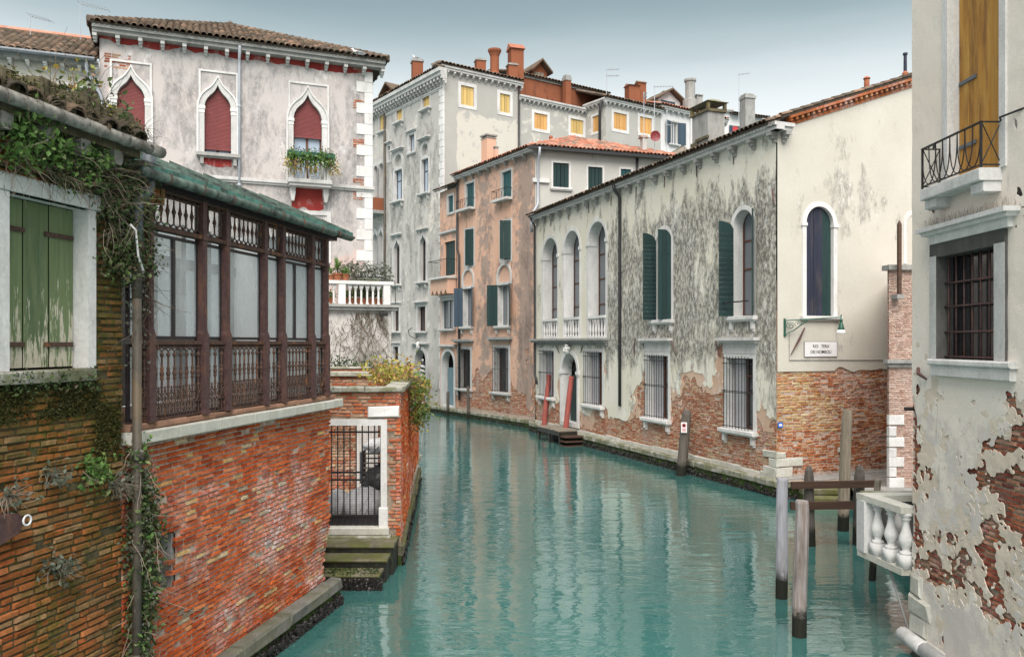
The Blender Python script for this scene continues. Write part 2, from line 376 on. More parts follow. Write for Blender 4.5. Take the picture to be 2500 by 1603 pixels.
M['b_canal'] = m_brick('canal wall brick', [(0,(.30,.10,.055)),(.35,(.40,.15,.075)),(.6,(.38,.20,.13)),(.85,(.44,.27,.17)),(1,(.50,.37,.22))], white=.75, grime=.35, seed=4, wcol=(.56,.50,.48))
M['b_ochre'] = m_brick('ochre brick', [(0,(.34,.13,.05)),(.3,(.44,.22,.08)),(.6,(.50,.33,.14)),(.85,(.55,.45,.27)),(1,(.40,.15,.07))], white=.35, grime=.35, seed=5)
M['b_rust'] = m_brick('rust brick', [(0,(.26,.075,.03)),(.4,(.38,.12,.045)),(.75,(.42,.2,.09)),(1,(.46,.3,.2))], white=.6, grime=.45, seed=6)
M['b_pale'] = m_brick('pale pink brick', [(0,(.36,.22,.18)),(.5,(.44,.30,.25)),(1,(.50,.38,.33))], white=.6, grime=.2, seed=7)
M['b_right'] = m_brick('crimson brick', [(0,(.22,.055,.04)),(.4,(.31,.085,.055)),(.7,(.42,.16,.08)),(1,(.42,.28,.21))], white=.7, grime=.5, seed=8)
M['stone'] = m_stone('white stone', (.68,.68,.675), amt=.35, seed=1)
M['stone_far'] = m_stone('weathered white stone', (.56,.56,.555), amt=.5, seed=2)
M['stone_grey'] = m_stone('grey stone', (.33,.33,.32), (.10,.10,.095), amt=.7, seed=3)
M['stone_dark'] = m_stone('dark painted stone', (.085,.083,.08), (.20,.195,.185), amt=.5, seed=4)
M['stone_moss'] = m_stone('mossy stone', (.40,.39,.36), (.12,.12,.10), amt=.7, seed=5, moss=.7)
M['stone_ledge'] = m_stone('pale ledge stone', (.57,.565,.52), (.30,.29,.22), amt=.5, seed=6, moss=.12)
M['stone_step'] = m_stone('wet step stone', (.17,.155,.11), (.035,.033,.03), amt=.9, seed=7, moss=.7)
M['terracotta_curb'] = m_stone('terracotta curb', (.30,.17,.115), (.12,.075,.055), amt=.7, seed=8)
M['stone_wet'] = m_stone('wet grey kerb stone', (.19,.185,.17), (.05,.05,.04), amt=.8, seed=9, moss=.35)
M['algae'] = m_plain('green algae', (.045,.075,.018), .9, .2, var=.6, sc=6, tint=(.03,.028,.022), b_=.6)
M['algae_wet'] = m_plain('dark wet weed', (.018,.017,.013), .55, .5, var=.7, sc=12, tint=(.05,.06,.02), b_=.8, tt=(.52,.72))
M['mussel'] = m_plain('mussel shell', (.022,.019,.018), .45, .5, var=.8, sc=20, tint=(.30,.28,.25), tt=(.66,.7))
M['tile_dark'] = m_brick('old roof tile', [(0,(.075,.062,.052)),(.3,(.125,.097,.078)),(.6,(.19,.125,.092)),(.8,(.16,.13,.11)),(1,(.33,.21,.15))], grime=.55, moss=.35, seed=11, mcol=(.06,.065,.035))
M['tile_red'] = m_brick('red roof tile', [(0,(.30,.12,.082)),(.3,(.42,.17,.11)),(.6,(.50,.25,.18)),(.85,(.26,.19,.15)),(1,(.16,.12,.095))], grime=.35, white=.2, seed=12)
M['tile_bed'] = m_plain('roof mortar bed', (.085,.068,.055), .95, .1, var=.4)
M['shut_green'] = m_wood('peeling green paint', (.12,.165,.078), (.165,.215,.11), peel=(.50,.47,.38), pamt=-.03, seed=1, bleed=(.045,.095,.062))
M['shut_dark'] = m_wood('dark green paint', (.014,.034,.034), (.019,.045,.044), seed=2, rough=.55)
M['shut_teal'] = m_wood('teal paint', (.022,.075,.085), (.03,.10,.11), seed=3, rough=.55)
M['shut_navy'] = m_wood('navy paint', (.021,.025,.045), (.030,.036,.062), seed=4, bleed=(.06,.055,.06))
M['shut_blue'] = m_wood('slate blue paint', (.035,.058,.085), (.05,.078,.11), seed=5)
M['shut_yellow'] = m_wood('ochre yellow paint', (.54,.37,.13), (.60,.44,.18), seed=6)
M['shut_orange'] = m_wood('orange ochre paint', (.58,.31,.10), (.62,.36,.14), seed=16)
M['shut_brown'] = m_wood('dark brown paint', (.035,.02,.022), (.05,.03,.03), seed=7)
M['wood_door'] = m_wood('weathered yellow door wood', (.46,.21,.03), (.52,.30,.075), seed=8, bleed=(.15,.06,.018), rough=.6)
M['wood_frame'] = m_wood('brown window wood', (.085,.038,.025), (.12,.055,.036), seed=9)
M['wood_pole'] = m_wood('weathered pole wood', (.155,.135,.11), (.25,.22,.18), seed=10, rough=.9, bleed=(.07,.058,.045))
M['wood_beam'] = m_wood('dark brown beam', (.055,.032,.024), (.09,.052,.036), seed=11, along='x')
M['door_blue'] = m_wood('faded blue door', (.13,.22,.26), (.18,.27,.31), seed=12)
M['roller'] = m_plain('red roller slats', (.19,.042,.042), .5, .4, var=.15, sc=3)
M['iron'] = m_plain('black iron', (.022,.022,.024), .55, .5, .3, var=.3)
M['iron_rust'] = m_plain('brown painted iron', (.092,.050,.049), .6, .35, .0, var=.35, sc=18, tint=(.145,.07,.05))
M['iron_lace'] = m_plain('rusty cast iron', (.092,.055,.045), .8, .25, .0, var=.4, sc=22, tint=(.24,.10,.04), tt=(.55,.70))
M['iron_dark'] = m_plain('dark bronze frame', (.030,.024,.027), .5, .4, 0, var=.3)
M['copper'] = m_plain('green copper', (.10,.25,.21), .6, .35, .2, var=.4, sc=5, tint=(.05,.062,.055), tt=(.54,.66))
M['copper_gutter'] = m_plain('old copper gutter', (.10,.14,.12), .55, .4, .2, var=.5, sc=6, tint=(.03,.035,.033), tt=(.48,.6))
M['zinc'] = m_plain('pale zinc pipe', (.42,.45,.50), .5, .4, .1, var=.12)
M['pipe_dark'] = m_plain('dark metal pipe', (.035,.037,.040), .5, .4, .2, var=.2)
M['pipe_brown'] = m_plain('stained drainpipe', (.085,.075,.062), .6, .35, .1, var=.35, sc=5, tint=(.13,.095,.055))
M['pipe_grey'] = m_plain('grey elbow pipe', (.12,.14,.16), .5, .4, .1, var=.25, sc=6)
M['gutter_stone'] = m_plain('lichened cement gutter', (.30,.29,.265), .9, .15, 0, var=.45, sc=9, tint=(.085,.08,.07), tt=(.5,.64), b_=.6)
M['moss_cement'] = m_plain('mossy cement', (.13,.115,.075), .95, .1, 0, var=.45, sc=6, tint=(.25,.19,.07), tt=(.56,.7), b_=.8)
M['glass'] = m_glass('window glass', (.06,.075,.095))
M['glass_dark'] = m_glass('dark window glass', (.014,.015,.018), .12)
M['glass_sky'] = m_glass('sky lit glass', (.36,.44,.55), .08)
M['glass_grey'] = m_glass('curtained glass', (.14,.155,.175), .12)
M['curtain'] = m_plain('pale curtain', (.42,.42,.45), .9, .1, var=.12)
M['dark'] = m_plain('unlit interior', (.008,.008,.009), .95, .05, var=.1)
M['enamel'] = m_plain('white sign paint', (.72,.72,.74), .6, .3, var=.05)
M['ink'] = m_plain('black sign paint', (.02,.02,.025), .6, .3, var=.05)
M['lamp_green'] = m_plain('bottle green iron', (.012,.085,.055), .4, .5, 0, var=.2)
M['lamp_glass'] = m_plain('white lamp glass', (.72,.73,.72), .3, .5, var=.05)
M['red_pole'] = m_plain('faded red paint', (.34,.085,.07), .6, .35, 0, var=.18, sc=4, tint=(.25,.055,.05))
M['red_dish'] = m_plain('dark red dish', (.19,.022,.026), .45, .4, var=.1)
M['black_paint'] = m_plain('black pole paint', (.018,.02,.026), .5, .4, var=.2)
M['white_paint'] = m_plain('white pole paint', (.62,.62,.62), .55, .35, var=.1)
M['blue_sign'] = m_plain('blue plate', (.03,.14,.55), .4, .4, var=.08)
M['red_sign'] = m_plain('red print', (.55,.05,.06), .5, .3, var=.05)
M['terracotta'] = m_plain('terracotta pot', (.38,.14,.075), .8, .2, var=.2)
M['sack'] = m_plain('white woven sack', (.66,.66,.68), .7, .25, var=.2, sc=6, b_=.7, tint=(.33,.33,.34))
M['plastic_dark'] = m_plain('black rubble bags', (.02,.02,.023), .4, .5, var=.3)
M['leaf_ivy'] = m_leaf('ivy leaf', [(0,(.025,.042,.015)),(.3,(.05,.085,.028)),(.55,(.085,.13,.045)),(.75,(.14,.19,.075)),(.85,(.13,.10,.06)),(1,(.10,.07,.045))])
M['leaf_bright'] = m_leaf('fresh leaf', [(0,(.06,.14,.03)),(.5,(.11,.21,.05)),(.85,(.17,.28,.08)),(1,(.22,.27,.12))])
M['leaf_autumn'] = m_leaf('yellowing leaf', [(0,(.16,.19,.04)),(.35,(.30,.30,.06)),(.6,(.45,.36,.07)),(.8,(.38,.19,.08)),(1,(.30,.14,.12))])
M['leaf_grey'] = m_leaf('grey green leaf', [(0,(.07,.085,.06)),(.5,(.13,.15,.11)),(1,(.20,.21,.17))])
M['leaf_dark'] = m_leaf('dark leaf', [(0,(.014,.035,.010)),(.6,(.03,.065,.018)),(1,(.06,.10,.03))])
M['twig'] = m_plain('dry twig', (.12,.095,.07), .9, .1, var=.3)
M['twig_pale'] = m_plain('bleached twig', (.25,.21,.165), .9, .1, var=.3)
M['moss'] = m_leaf('moss tuft', [(0,(.022,.024,.007)),(.5,(.055,.058,.013)),(1,(.10,.095,.026))], .1)
M['feather'] = m_plain('white feathers', (.66,.66,.66), .8, .2, var=.05)
M['feather_grey'] = m_plain('grey feathers', (.25,.27,.30), .8, .2, var=.1)
M['paving'] = m_plain('grey paving stone', (.27,.265,.255), .85, .2, var=.25, sc=5)
def m_pole(name, top, top2):
    """a mooring pole: bare wood above, dark weed line at the tide mark"""
    m, nt, b = newmat(name); g = noise(nt, pos(nt, (16,16,.8)), 1.5, 7, .65); c = mix(nt, ramp(nt, g, [(.38, 0.0), (.62, 1.0)]), top, top2)
    lo = noise(nt, pos(nt, (3,3,.8), (3, 1, 2)), 1.6, 6, .6)
    geo = nd(nt, 'ShaderNodeNewGeometry'); sx = nd(nt, 'ShaderNodeSeparateXYZ'); nt.links.new(geo.outputs['Position'], sx.inputs[0])
    f = math_(nt, 'ADD', sx.outputs['Z'], math_(nt, 'MULTIPLY', noise(nt, pos(nt), 7, 5, .7), .55))
    c = mix(nt, ramp(nt, lo, [(.5, 0.0), (.7, .55)]), c, (.085,.07,.06))
    c = mix(nt, ramp(nt, f, [(.60, 1.0), (.78, 0.0)]), c, (.016,.017,.012))
    setc(nt, b, c, .8, .25); bump(nt, b, g, .5, .012); return m
M['pole_pale'] = m_pole('bleached pole', (.27,.275,.31), (.38,.38,.42))
M['pole_brown'] = m_pole('brown grey pole', (.21,.165,.14), (.33,.31,.32))
M['pole_log'] = m_pole('bare log', (.20,.165,.125), (.30,.26,.205))
M['pole_old'] = m_pole('old dark pole', (.075,.065,.058), (.14,.125,.11))
M['pole_red'] = m_pole('red pole', (.31,.075,.062), (.36,.10,.085))
# ---------------------------------------------------------------- building blocks
OGEE = [(1,0),(.985,.14),(.92,.29),(.79,.43),(.60,.55),(.40,.645),(.25,.74),(.12,.86),(0,1)]
def outline(kind, u0, u1, z0, z1, rise=None, n=7):
    """open outline of an opening: up the left side, over the head, down the right side"""
    c = (u0+u1)/2; h = (u1-u0)/2
    if kind == 'rect': return [(u0,z0),(u0,z1),(u1,z1),(u1,z0)]
    if kind == 'arch':
        r_ = h if rise is None else rise; zs = z1-r_
        return [(u0,z0)]+[(c-h*math.cos(math.pi*k/(2*n)), zs+r_*math.sin(math.pi*k/(2*n))) for k in range(2*n+1)]+[(u1,z0)]
    r_ = h*1.75 if rise is None else rise; zs = z1-r_
    L = [(c-h*a, zs+r_*b) for a, b in OGEE]; R = [(c+h*a, zs+r_*b) for a, b in OGEE[-2::-1]]
    return [(u0,z0)]+L+R+[(u1,z0)]
def grow(kind, r, w, bottom=0.0, rise=None):
    u0, u1, z0, z1 = r
    if kind == 'ogee':
        h = (u1-u0)/2; rr = h*1.75 if rise is None else rise
        return outline(kind, u0-w, u1+w, z0-bottom, z1+w*1.35, rise=rr+w*1.35)
    return outline(kind, u0-w, u1+w, z0-bottom, z1+w, rise=None if rise is None else rise+w)
HOLES = {}
def holes(root): return HOLES.setdefault(root.name, [])
def wall_fn(root, extra=None):
    hs = list(holes(root))
    def fn(U, Z):
        V = extra(U, Z) if extra else np.ones(U.shape)*.2
        for poly in hs:
            P = np.array(poly); a, b, c, d = P[:,0].min()-.4, P[:,0].max()+.4, P[:,1].min()-.4, P[:,1].max()+.4
            k = (U > a) & (U < b) & (Z > c) & (Z < d)
            if k.any(): V[k] = np.minimum(V[k], poly_sd(U[k], Z[k], poly))
        return V
    return fn
def sills(root, f, amt=.2, drop=1.3):
    hs = [(min(p[0] for p in h), max(p[0] for p in h), min(p[1] for p in h)) for h in holes(root)]
    def g(U, Z):
        s = np.zeros(U.shape)
        for a, b, z in hs:
            d = (z-Z)/drop; ins = np.clip((U-a+.2)/.15, 0, 1)*np.clip((b+.2-U)/.15, 0, 1)
            edge = np.maximum(np.exp(-((U-a+.05)/.12)**2), np.exp(-((U-b-.05)/.12)**2))
            s = np.maximum(s, np.where((d > -.1) & (d < 1), (1-np.clip(d, 0, 1))*(.45*ins+.9*edge)*amt, 0))
        return f(U, Z)+s
    return g
def in_holes(root, u, z, pad=.0):
    for poly in holes(root):
        P = np.array(poly)
        if P[:,0].min()-pad < u < P[:,0].max()+pad and P[:,1].min()-pad < z < P[:,1].max()+pad: return True
    return False

def planks(mb, u0, u1, z0, z1, y0, y1, n, head=None, gap=.006, rails=None):
    w = (u1-u0)/n
    for k in range(n):
        a, b = u0+k*w+gap/2, u0+(k+1)*w-gap/2
        if head: mb.prism([(a,z0),(b,z0),(b,head(b)),((a+b)/2,head((a+b)/2)),(a,head(a))], y0, y1)
        else: mb.rbox(a, b, y0, y1, z0, z1, .004)
    return mb
def leaf_open(win, hinge_u, sgn, ang, w, z0, z1, mat, y=-.03, n=3, arch=None, label=None, slat=0):
    """a shutter leaf swung open on a side hinge; sgn=+1 the leaf lies to the right of its hinge when closed"""
    mb = MB()
    head = (lambda s_: z1-(arch*(1-math.sqrt(max(0, 1-(1-min(1, s_/w))**2))))) if arch else None
    if slat:
        k = int((z1-z0)/slat)
        zt = z1-(arch or 0)
        if arch: mb.prism([(0,zt)]+[(w*t/6, head(w*t/6)) for t in range(7)]+[(w,zt)], -.02, .02)
        for i in range(k):
            a = z0+(zt-z0)*i/k; mb.rbox(0, w, -.02, .02, a+.006, z0+(zt-z0)*(i+1)/k-.002, .005)
    else: planks(mb, 0, w, z0, z1, -.02, .02, n, head)
    for zz in (z0+.25, z0+(z1-z0)*.72): mb.box(.01, w*.8, -.028, -.02, zz, zz+.035)
    if sgn < 0: mb.v = [(-x, yy, z) for x, yy, z in mb.v]; mb.f = [tuple(reversed(f)) for f in mb.f]
    o = mb.build('shutter', mat, win); o.location = (hinge_u, y, 0); o.rotation_euler = (0, 0, -sgn*math.radians(ang))
    return o
def window(root, kind, r, fw=.12, depth=.22, frame='stone_far', fill='glass', fmat='glass', proud=.03, sill=.0, sill_mat=None,
           mull=1, bars=(), sash='wood_frame', hood=0, hood_mat=None, rise=None, corb=False, hole=True, name='window', n_pl=2, lintel=None):
    """a window opening with its stone frame; pane or closed leaves, sash, sill and hood are its sub-parts"""
    u0, u1, z0, z1 = r; inner = outline(kind, u0, u1, z0, z1, rise); outer = grow(kind, r, fw, fw if not sill else 0.0, rise)
    if hole: holes(root).append(grow(kind, r, fw*.55, fw*.4, rise))
    mb = MB()
    mb.ring(outer, inner, -proud, .01, depth)
    if not sill: mb.box(u0-fw, u1+fw, -proud+.002, depth, z0-fw, z0)
    else: mb.box(u0-.02, u1+.02, -.005, depth, z0-.06, z0)
    w = mb.build(name, M[frame], root)
    if fill == 'glass':
        MB().prism(inner, depth-.03, depth).build('pane', M[fmat], w)
        s = MB(); t = .045
        s.ring(inner, [(min(max(a, u0+t), u1-t), z0+t if b == z0 else (b-t if abs(b-z1) < 1e-6 else b)) for a, b in inner], depth-.07, depth-.03)
        s.box(u0+t, u1-t, depth-.069, depth-.03, z0, z0+t)
        for k in range(1, mull): c = u0+(u1-u0)*k/mull; s.box(c-t/2, c+t/2, depth-.066, depth-.03, z0+t, z1-.02 if kind == 'rect' else z1-(u1-u0)*.12)
        for bf in bars: zz = z0+(z1-z0)*bf; s.box(u0+t, u1-t, depth-.063, depth-.03, zz-t*.6, zz+t*.6)
        s.build('sash', M[sash], w)
    elif fill == 'shut':
        hd = None
        if kind != 'rect':
            pts = inner[1:-1]
            hd = lambda x: float(np.interp(x, [p[0] for p in pts], [p[1] for p in pts]))
        for k in range(2):
            a, b = u0+(u1-u0)*k/2, u0+(u1-u0)*(k+1)/2
            s = MB(); planks(s, a+.008, b-.008, z0+.01, z1-.01, depth*.35, depth*.35+.04, n_pl, hd, gap=.018)
            if kind == 'rect':
                for q in (.15, .85): s.box(a+.02, b-.02, depth*.35-.008, depth*.35, z0+(z1-z0)*q-.02, z0+(z1-z0)*q+.02)
            s.build('shutter', M[fmat], w)
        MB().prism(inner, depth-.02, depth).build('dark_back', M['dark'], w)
    elif fill == 'blank': MB().prism(inner, depth-.03, depth).build('infill', M[fmat], w)
    if sill:
        e = fw+.08; s = MB(); s.rbox(u0-e, u1+e, -sill, .02, z0-.13, z0-.005, .015); s.box(u0-e+.04, u1+e-.04, -sill*.7, .02, z0-.18, z0-.13)
        if corb:
            for c in (u0-fw*.3, u1+fw*.3): s.prism([(c-.06,z0-.18),(c-.06,z0-.42),(c+.06,z0-.42),(c+.06,z0-.18)], -sill*.55, .01); s.box(c-.05, c+.05, -sill*.3, .01, z0-.5, z0-.42)
        s.build('sill', M[sill_mat or frame], w)
    if hood:
        e = fw+.14; zt = z1+fw; s = MB(); s.box(u0-e+.05, u1+e-.05, -hood*.45, .01, zt+.02, zt+.10); s.box(u0-e, u1+e, -hood, .01, zt+.10, zt+.17); s.box(u0-e+.02, u1+e-.02, -hood*.75, .01, zt+.17, zt+.22)
        s.build('hood', M[hood_mat or frame], w)
    return w
def grille(win, u0, u1, z0, z1, nb, hz, y=-.10, r=.011, mat='iron'):
    g = MB()
    for k in range(nb): c = u0+(u1-u0)*(k+.5)/nb; g.tube([(c,y,z0),(c,y,z1)], r, 5)
    for q in hz: zz = z0+(z1-z0)*q; g.box(u0-.02, u1+.02, y-.014, y-.003, zz-.012, zz+.012); 
    for q in hz[1:-1]:
        zz = z0+(z1-z0)*q
        for c in (u0-.02, u1+.02): g.box(c-.01, c+.01, y-.012, .02, zz-.012, zz+.012)
    return g.build('grille', M[mat], win)

# bricks
def brick_meshes(mat, nm, k=6):
    out = []
    for i in range(k):
        J = lambda s: random.uniform(-s, s)
        o = [(-.5,-.5),(.5,-.5),(.5,.5),(-.5,.5)]; bx, bz = .05, .13
        vs = [(x, -.28+J(.05), z) for x, z in o]+[(x*(1-2*bx)+J(.015), -.5+J(.09), z*(1-2*bz)+J(.05)) for x, z in o]+[(x, .5, z) for x, z in o]
        fs = [(4,5,6,7)]+[(q,(q+1) % 4,4+(q+1) % 4,4+q) for q in range(4)]+[(8+q,8+(q+1) % 4,(q+1) % 4,q) for q in range(4)]
        b = MB().raw(vs, fs); b.name = nm; me = b.mesh(nm, mat); out.append((me, np.array(vs), fs))
    return out
def bricks(parent, F, mat, u0, u1, z0, z1, mask=None, y=0.0, course=.068, length=.25, d=.09, nparts=300, name='brick', joint=.017, jy=.008, v=0.0, yfn=None):
    ms = brick_meshes(mat, name); lst = []; z = z0; row = 0
    while z < z1-course*.5:
        h = course-joint; u = u0-random.random()*length
        while u < u1:
            L = length*random.choice((1, 1, .5, .94, .52, 1.03, .78)); a, b = max(u, u0), min(u+L-joint, u1)
            if b-a > .05 and (mask is None or mask((a+b)/2, z+course/2)): lst.append(((a+b)/2, z+course/2, b-a, h))
            u += L
        z += course*random.uniform(.97, 1.03); row += 1
    rec = []
    for c in lst:
        P = F.P(c[0], 0, c[1]); vis = P.y > 1
        if vis:
            x, yy = CXP+P.x/P.y*FPX, HYP-(P.z-EYE)/P.y*FPX; vis = -30 < x < 2530 and -30 < yy < 1633
        rec.append((0 if vis else 1, (P-cam.location).length))
    order = sorted(range(len(lst)), key=lambda i: rec[i])
    big = set(order[:nparts]); V = []; Fc = []
    for i, (uc, zc, L, h) in enumerate(lst):
        zc += .012*math.sin(uc*1.1+zc*.7)+random.uniform(-.002,.002); me, va, fs = random.choice(ms); hh = h*random.uniform(.9, 1.02); yy = y+d*.5+random.uniform(-jy, jy)+(.03 if random.random() < .025 else 0)+(yfn(uc, zc) if yfn else 0); rt = random.uniform(-.012, .012)
        if i in big: inst(name, me, parent, (uc, yy, zc), (0, rt, random.uniform(-.03, .03)), (L, d, hh))
        else:
            w = va*np.array((L, d, hh)); w[:,2] += -w[:,0]*rt*-1; k = len(V)
            V.extend((w+np.array((uc, yy, zc))).tolist()); Fc.extend([tuple(q+k for q in f) for f in fs])
    if V: MB().raw(V, Fc).build('brickwork', mat, parent, kind='stuff')
# roof tiles
def tile_verts(w, l, n=5):
    vs = []; 
    for k, (t, ww) in enumerate(((0, 1.0), (1, .84))):
        for i in range(n+1):
            a = math.pi*i/n; vs.append((-math.cos(a)*w*.5*ww, t*l, math.sin(a)*w*.42*ww+.012*(1-t)))
    for i in range(n+1):
        a = math.pi*i/n; vs.append((-math.cos(a)*w*.40, .0, math.sin(a)*w*.32+.012))
    fs = [(i+1, i, n+1+i, n+2+i) for i in range(n)]+[(i, i+1, 2*(n+1)+i+1, 2*(n+1)+i) for i in range(n)]
    return np.array(vs), fs
def roof(root, corners, mat, bed='tile_bed', w=.21, l=.36, nparts=0, test=None, name='roof', lift=.03, thick=.06, rows=None):
    """a roof plane: corners[0]->[1] is the eave (left to right seen from outside), given in the building's local coordinates; tiles are laid on it"""
    C = [Vector(c) for c in corners]; e = (C[1]-C[0]).normalized(); nrm = (C[1]-C[0]).cross(C[-1]-C[0]).normalized(); up = nrm.cross(e)
    n = len(C); vs = [tuple(c) for c in C]+[tuple(c-nrm*thick) for c in C]
    base = MB().raw(vs, [tuple(range(n)), tuple(range(2*n-1, n-1, -1))]+[(n+k, n+(k+1) % n, (k+1) % n, k) for k in range(n)]).build(name, M[bed], root)
    P2 = [((c-C[0]).dot(e), (c-C[0]).dot(up)) for c in C]
    tv, tf = tile_verts(w, l*1.18); R = Matrix((e, up, nrm)).transposed(); q = R.to_quaternion(); Rn = np.array(R)
    me = MB().raw([tuple(v) for v in tv], tf).mesh('tile', M[mat], True)
    mx, my = max(p[0] for p in P2), max(p[1] for p in P2); V = []; Fc = []; cnt = 0
    cand = []
    for j in range(int(my/l)+1):
        for i in range(int(mx/w)+2):
            a, b = (i+.5)*w-.05, j*l-.06
            cand.append((a, b))
    A = np.array(cand); sd_ = poly_sd(A[:,0], A[:,1]+l*.5, P2); ok = sd_ < -.02
    for (a, b), o in zip(cand, ok):
        if not o or (rows and b > rows*l): continue
        a += random.uniform(-.012, .012); b += random.uniform(-.03, .03); loc = C[0]+e*a+up*b+nrm*lift
        if cnt < nparts:
            t = inst('tile', me, base, loc); t.rotation_mode = 'QUATERNION'; t.rotation_quaternion = q
        else:
            k = len(V); V.extend((tv@Rn.T+np.array(loc)).tolist()); Fc.extend([tuple(x+k for x in f) for f in tf])
        cnt += 1
    if V: MB().raw(V, Fc).build('tiles', M[mat], base, kind='stuff', smooth=True)
    return base
def cornice(root, F, u0, u1, z, mat='stone_far', out=.32, h=.22, brackets=.75, bw=.12, zig=False, name='cornice', bmat=None, bh=.26):
    c = MB(); c.box(u0, u1, -out*.8, .0, z, z+h*.5); c.box(u0, u1, -out, .0, z+h*.5, z+h)
    o = c.build(name, M[mat], root)
    if zig:
        g = MB(); n = int((u1-u0)/.16); w = (u1-u0)/n
        for i in range(n): g.prism([(u0+i*w,z+h*.5-.001),(u0+(i+1)*w,z+h*.5-.001),(u0+(i+.5)*w,z+h*.5+.09)], -out-.02, -out+.004)
        g.v = [(a, b, 2*(z+h*.5)-cc+h*.45) for a, b, cc in g.v]; g.f = [tuple(reversed(f)) for f in g.f]
        g.build('zigzag_trim', M['stone_grey'], o)
    if brackets:
        n = max(2, int((u1-u0)/brackets)); b = MB(); d = out*.72
        b.prism([(0,0),(bw,0),(bw,-bh*.45),(0,-bh*.45)], -d, 0); b.prism([(.01,-bh*.45),(bw-.01,-bh*.45),(bw-.01,-bh*.75),(.01,-bh*.75)], -d*.65, 0); b.prism([(.02,-bh*.75),(bw-.02,-bh*.75),(bw-.02,-bh),(.02,-bh)], -d*.35, 0)
        me = b.mesh('bracket', M[bmat or mat])
        for i in range(n+1): inst('bracket', me, o, (u0+(u1-u0-bw)*i/n, 0, z+.001))
    return o
def string(root, u0, u1, z, h=.16, out=.10, mat='stone_far', name='string_course'):
    c = MB(); c.box(u0, u1, -out, .005, z+h*.4, z+h); c.box(u0, u1, -out*.55, .005, z, z+h*.4); return c.build(name, M[mat], root)
def pipe(root, pts, r, mat, clamps=(), name='drainpipe'):
    p = MB().tube(pts, r, 8).build(name, M[mat], root, smooth=True)
    if clamps:
        for (x, y, z) in clamps: MB().lathe(x, y, [(r*1.15, z-.02), (r*1.35, z-.01), (r*1.35, z+.05), (r*1.1, z+.06)], 8).build('clamp', M[mat], p)
    return p
def balu_prof(h, r): return [(r*.9,0),(r*.9,h*.06),(r*.5,h*.09),(r*.62,h*.16),(r,h*.3),(r*.95,h*.4),(r*.6,h*.58),(r*.42,h*.76),(r*.5,h*.82),(r*.72,h*.86),(r*.5,h*.9),(r*.9,h*.94),(r*.9,h)]
# foliage
def leaves(name, parent, pts, mat, size=.06, per=5, spread=.08, flat=None, smooth=False):
    n = len(pts)*per
    if not n: return None
    C = np.repeat(np.array(pts), per, 0)+rng.normal(0, spread, (n, 3)); S = size*rng.uniform(.5, 1.3, n)[:,None]
    a = rng.normal(0, 1, (n, 3)); b = rng.normal(0, 1, (n, 3))
    if flat is not None: a -= np.outer(a@flat, flat)*.6; b -= np.outer(b@flat, flat)*.6
    a /= np.linalg.norm(a, axis=1)[:,None]; b -= a*(a*b).sum(1)[:,None]; b /= np.linalg.norm(b, axis=1)[:,None]; nn = np.cross(a, b)
    p0 = C-a*S; p1 = C+b*S*.55+nn*S*.12; p2 = C+a*S; p3 = C-b*S*.55+nn*S*.12
    V = np.stack([p0, p1, p2, p3], 1).reshape(-1, 3); i = np.arange(n)*4
    fs = np.concatenate([np.stack([i, i+1, i+2], 1), np.stack([i, i+2, i+3], 1)]).tolist()
    return MB().raw(V.tolist(), [tuple(f) for f in fs]).build(name, M[mat], parent)
def twigs(name, parent, starts, mat, length=.5, n=6, r=.006, dirn=(0,0,1), wob=.5, grav=0):
    mb = MB()
    for s in starts:
        p = Vector(s); d = Vector(dirn)+Vector((random.gauss(0, wob), random.gauss(0, wob), random.gauss(0, wob))); d.normalize(); L = length*random.uniform(.4, 1.3); pts = [p]
        for k in range(n):
            p = p+d*(L/n); pts.append(p); d = (d+Vector((random.gauss(0, .22), random.gauss(0, .22), random.gauss(0, .22)-grav))).normalized()
        mb.tube(pts, [r*(1-.7*k/n) for k in range(n+1)], 3, False)
    return mb.build(name, M[mat], parent)
# ---------------------------------------------------------------- the setting: water, bed, quays
def m_water():
    m, nt, b = newmat('canal water')
    c = mix(nt, ramp(nt, noise(nt, pos(nt), .12, 4, .5), [(.35, 0.0), (.65, 1.0)]), (.034,.118,.110), (.044,.142,.132))
    setc(nt, b, c, .02, 1.0); b.inputs['IOR'].default_value = 1.5
    n1 = noise(nt, pos(nt, (.7, 1.7, 1)), 1.1, 3, .5, .4); n2 = noise(nt, pos(nt, (.55, 1.6, 1), (5, 3, 0)), 3.4, 3, .5, .8); n3 = noise(nt, pos(nt, (.8,1.3,1)), .3, 2, .5)
    h = math_(nt, 'ADD', math_(nt, 'MULTIPLY', n1, .6), math_(nt, 'MULTIPLY', math_(nt, 'MULTIPLY', n2, .20), ramp(nt, n3, [(.35, .3), (.65, 1.3)])))
    b.inputs['Coat Weight'].default_value = .55; b.inputs['Coat Roughness'].default_value = .02
    bump(nt, b, h, .23, .16); nt.links.new(b.inputs['Normal'].links[0].from_socket, b.inputs['Coat Normal']); return m
M['water'] = m_water()
wat = MB(); wat.quad((-160,-60,0),(160,-60,0),(160,240,0),(-160,240,0)); wat.build('water', M['water'], None, kind='structure')

FY = Frame((1.26, 41.7), (.361, -.9325)); LY = 18.75
FYR = Frame((8.03, 24.2), (.9325, .361))
FR = Frame((6.03, 12.0), (0, -1))
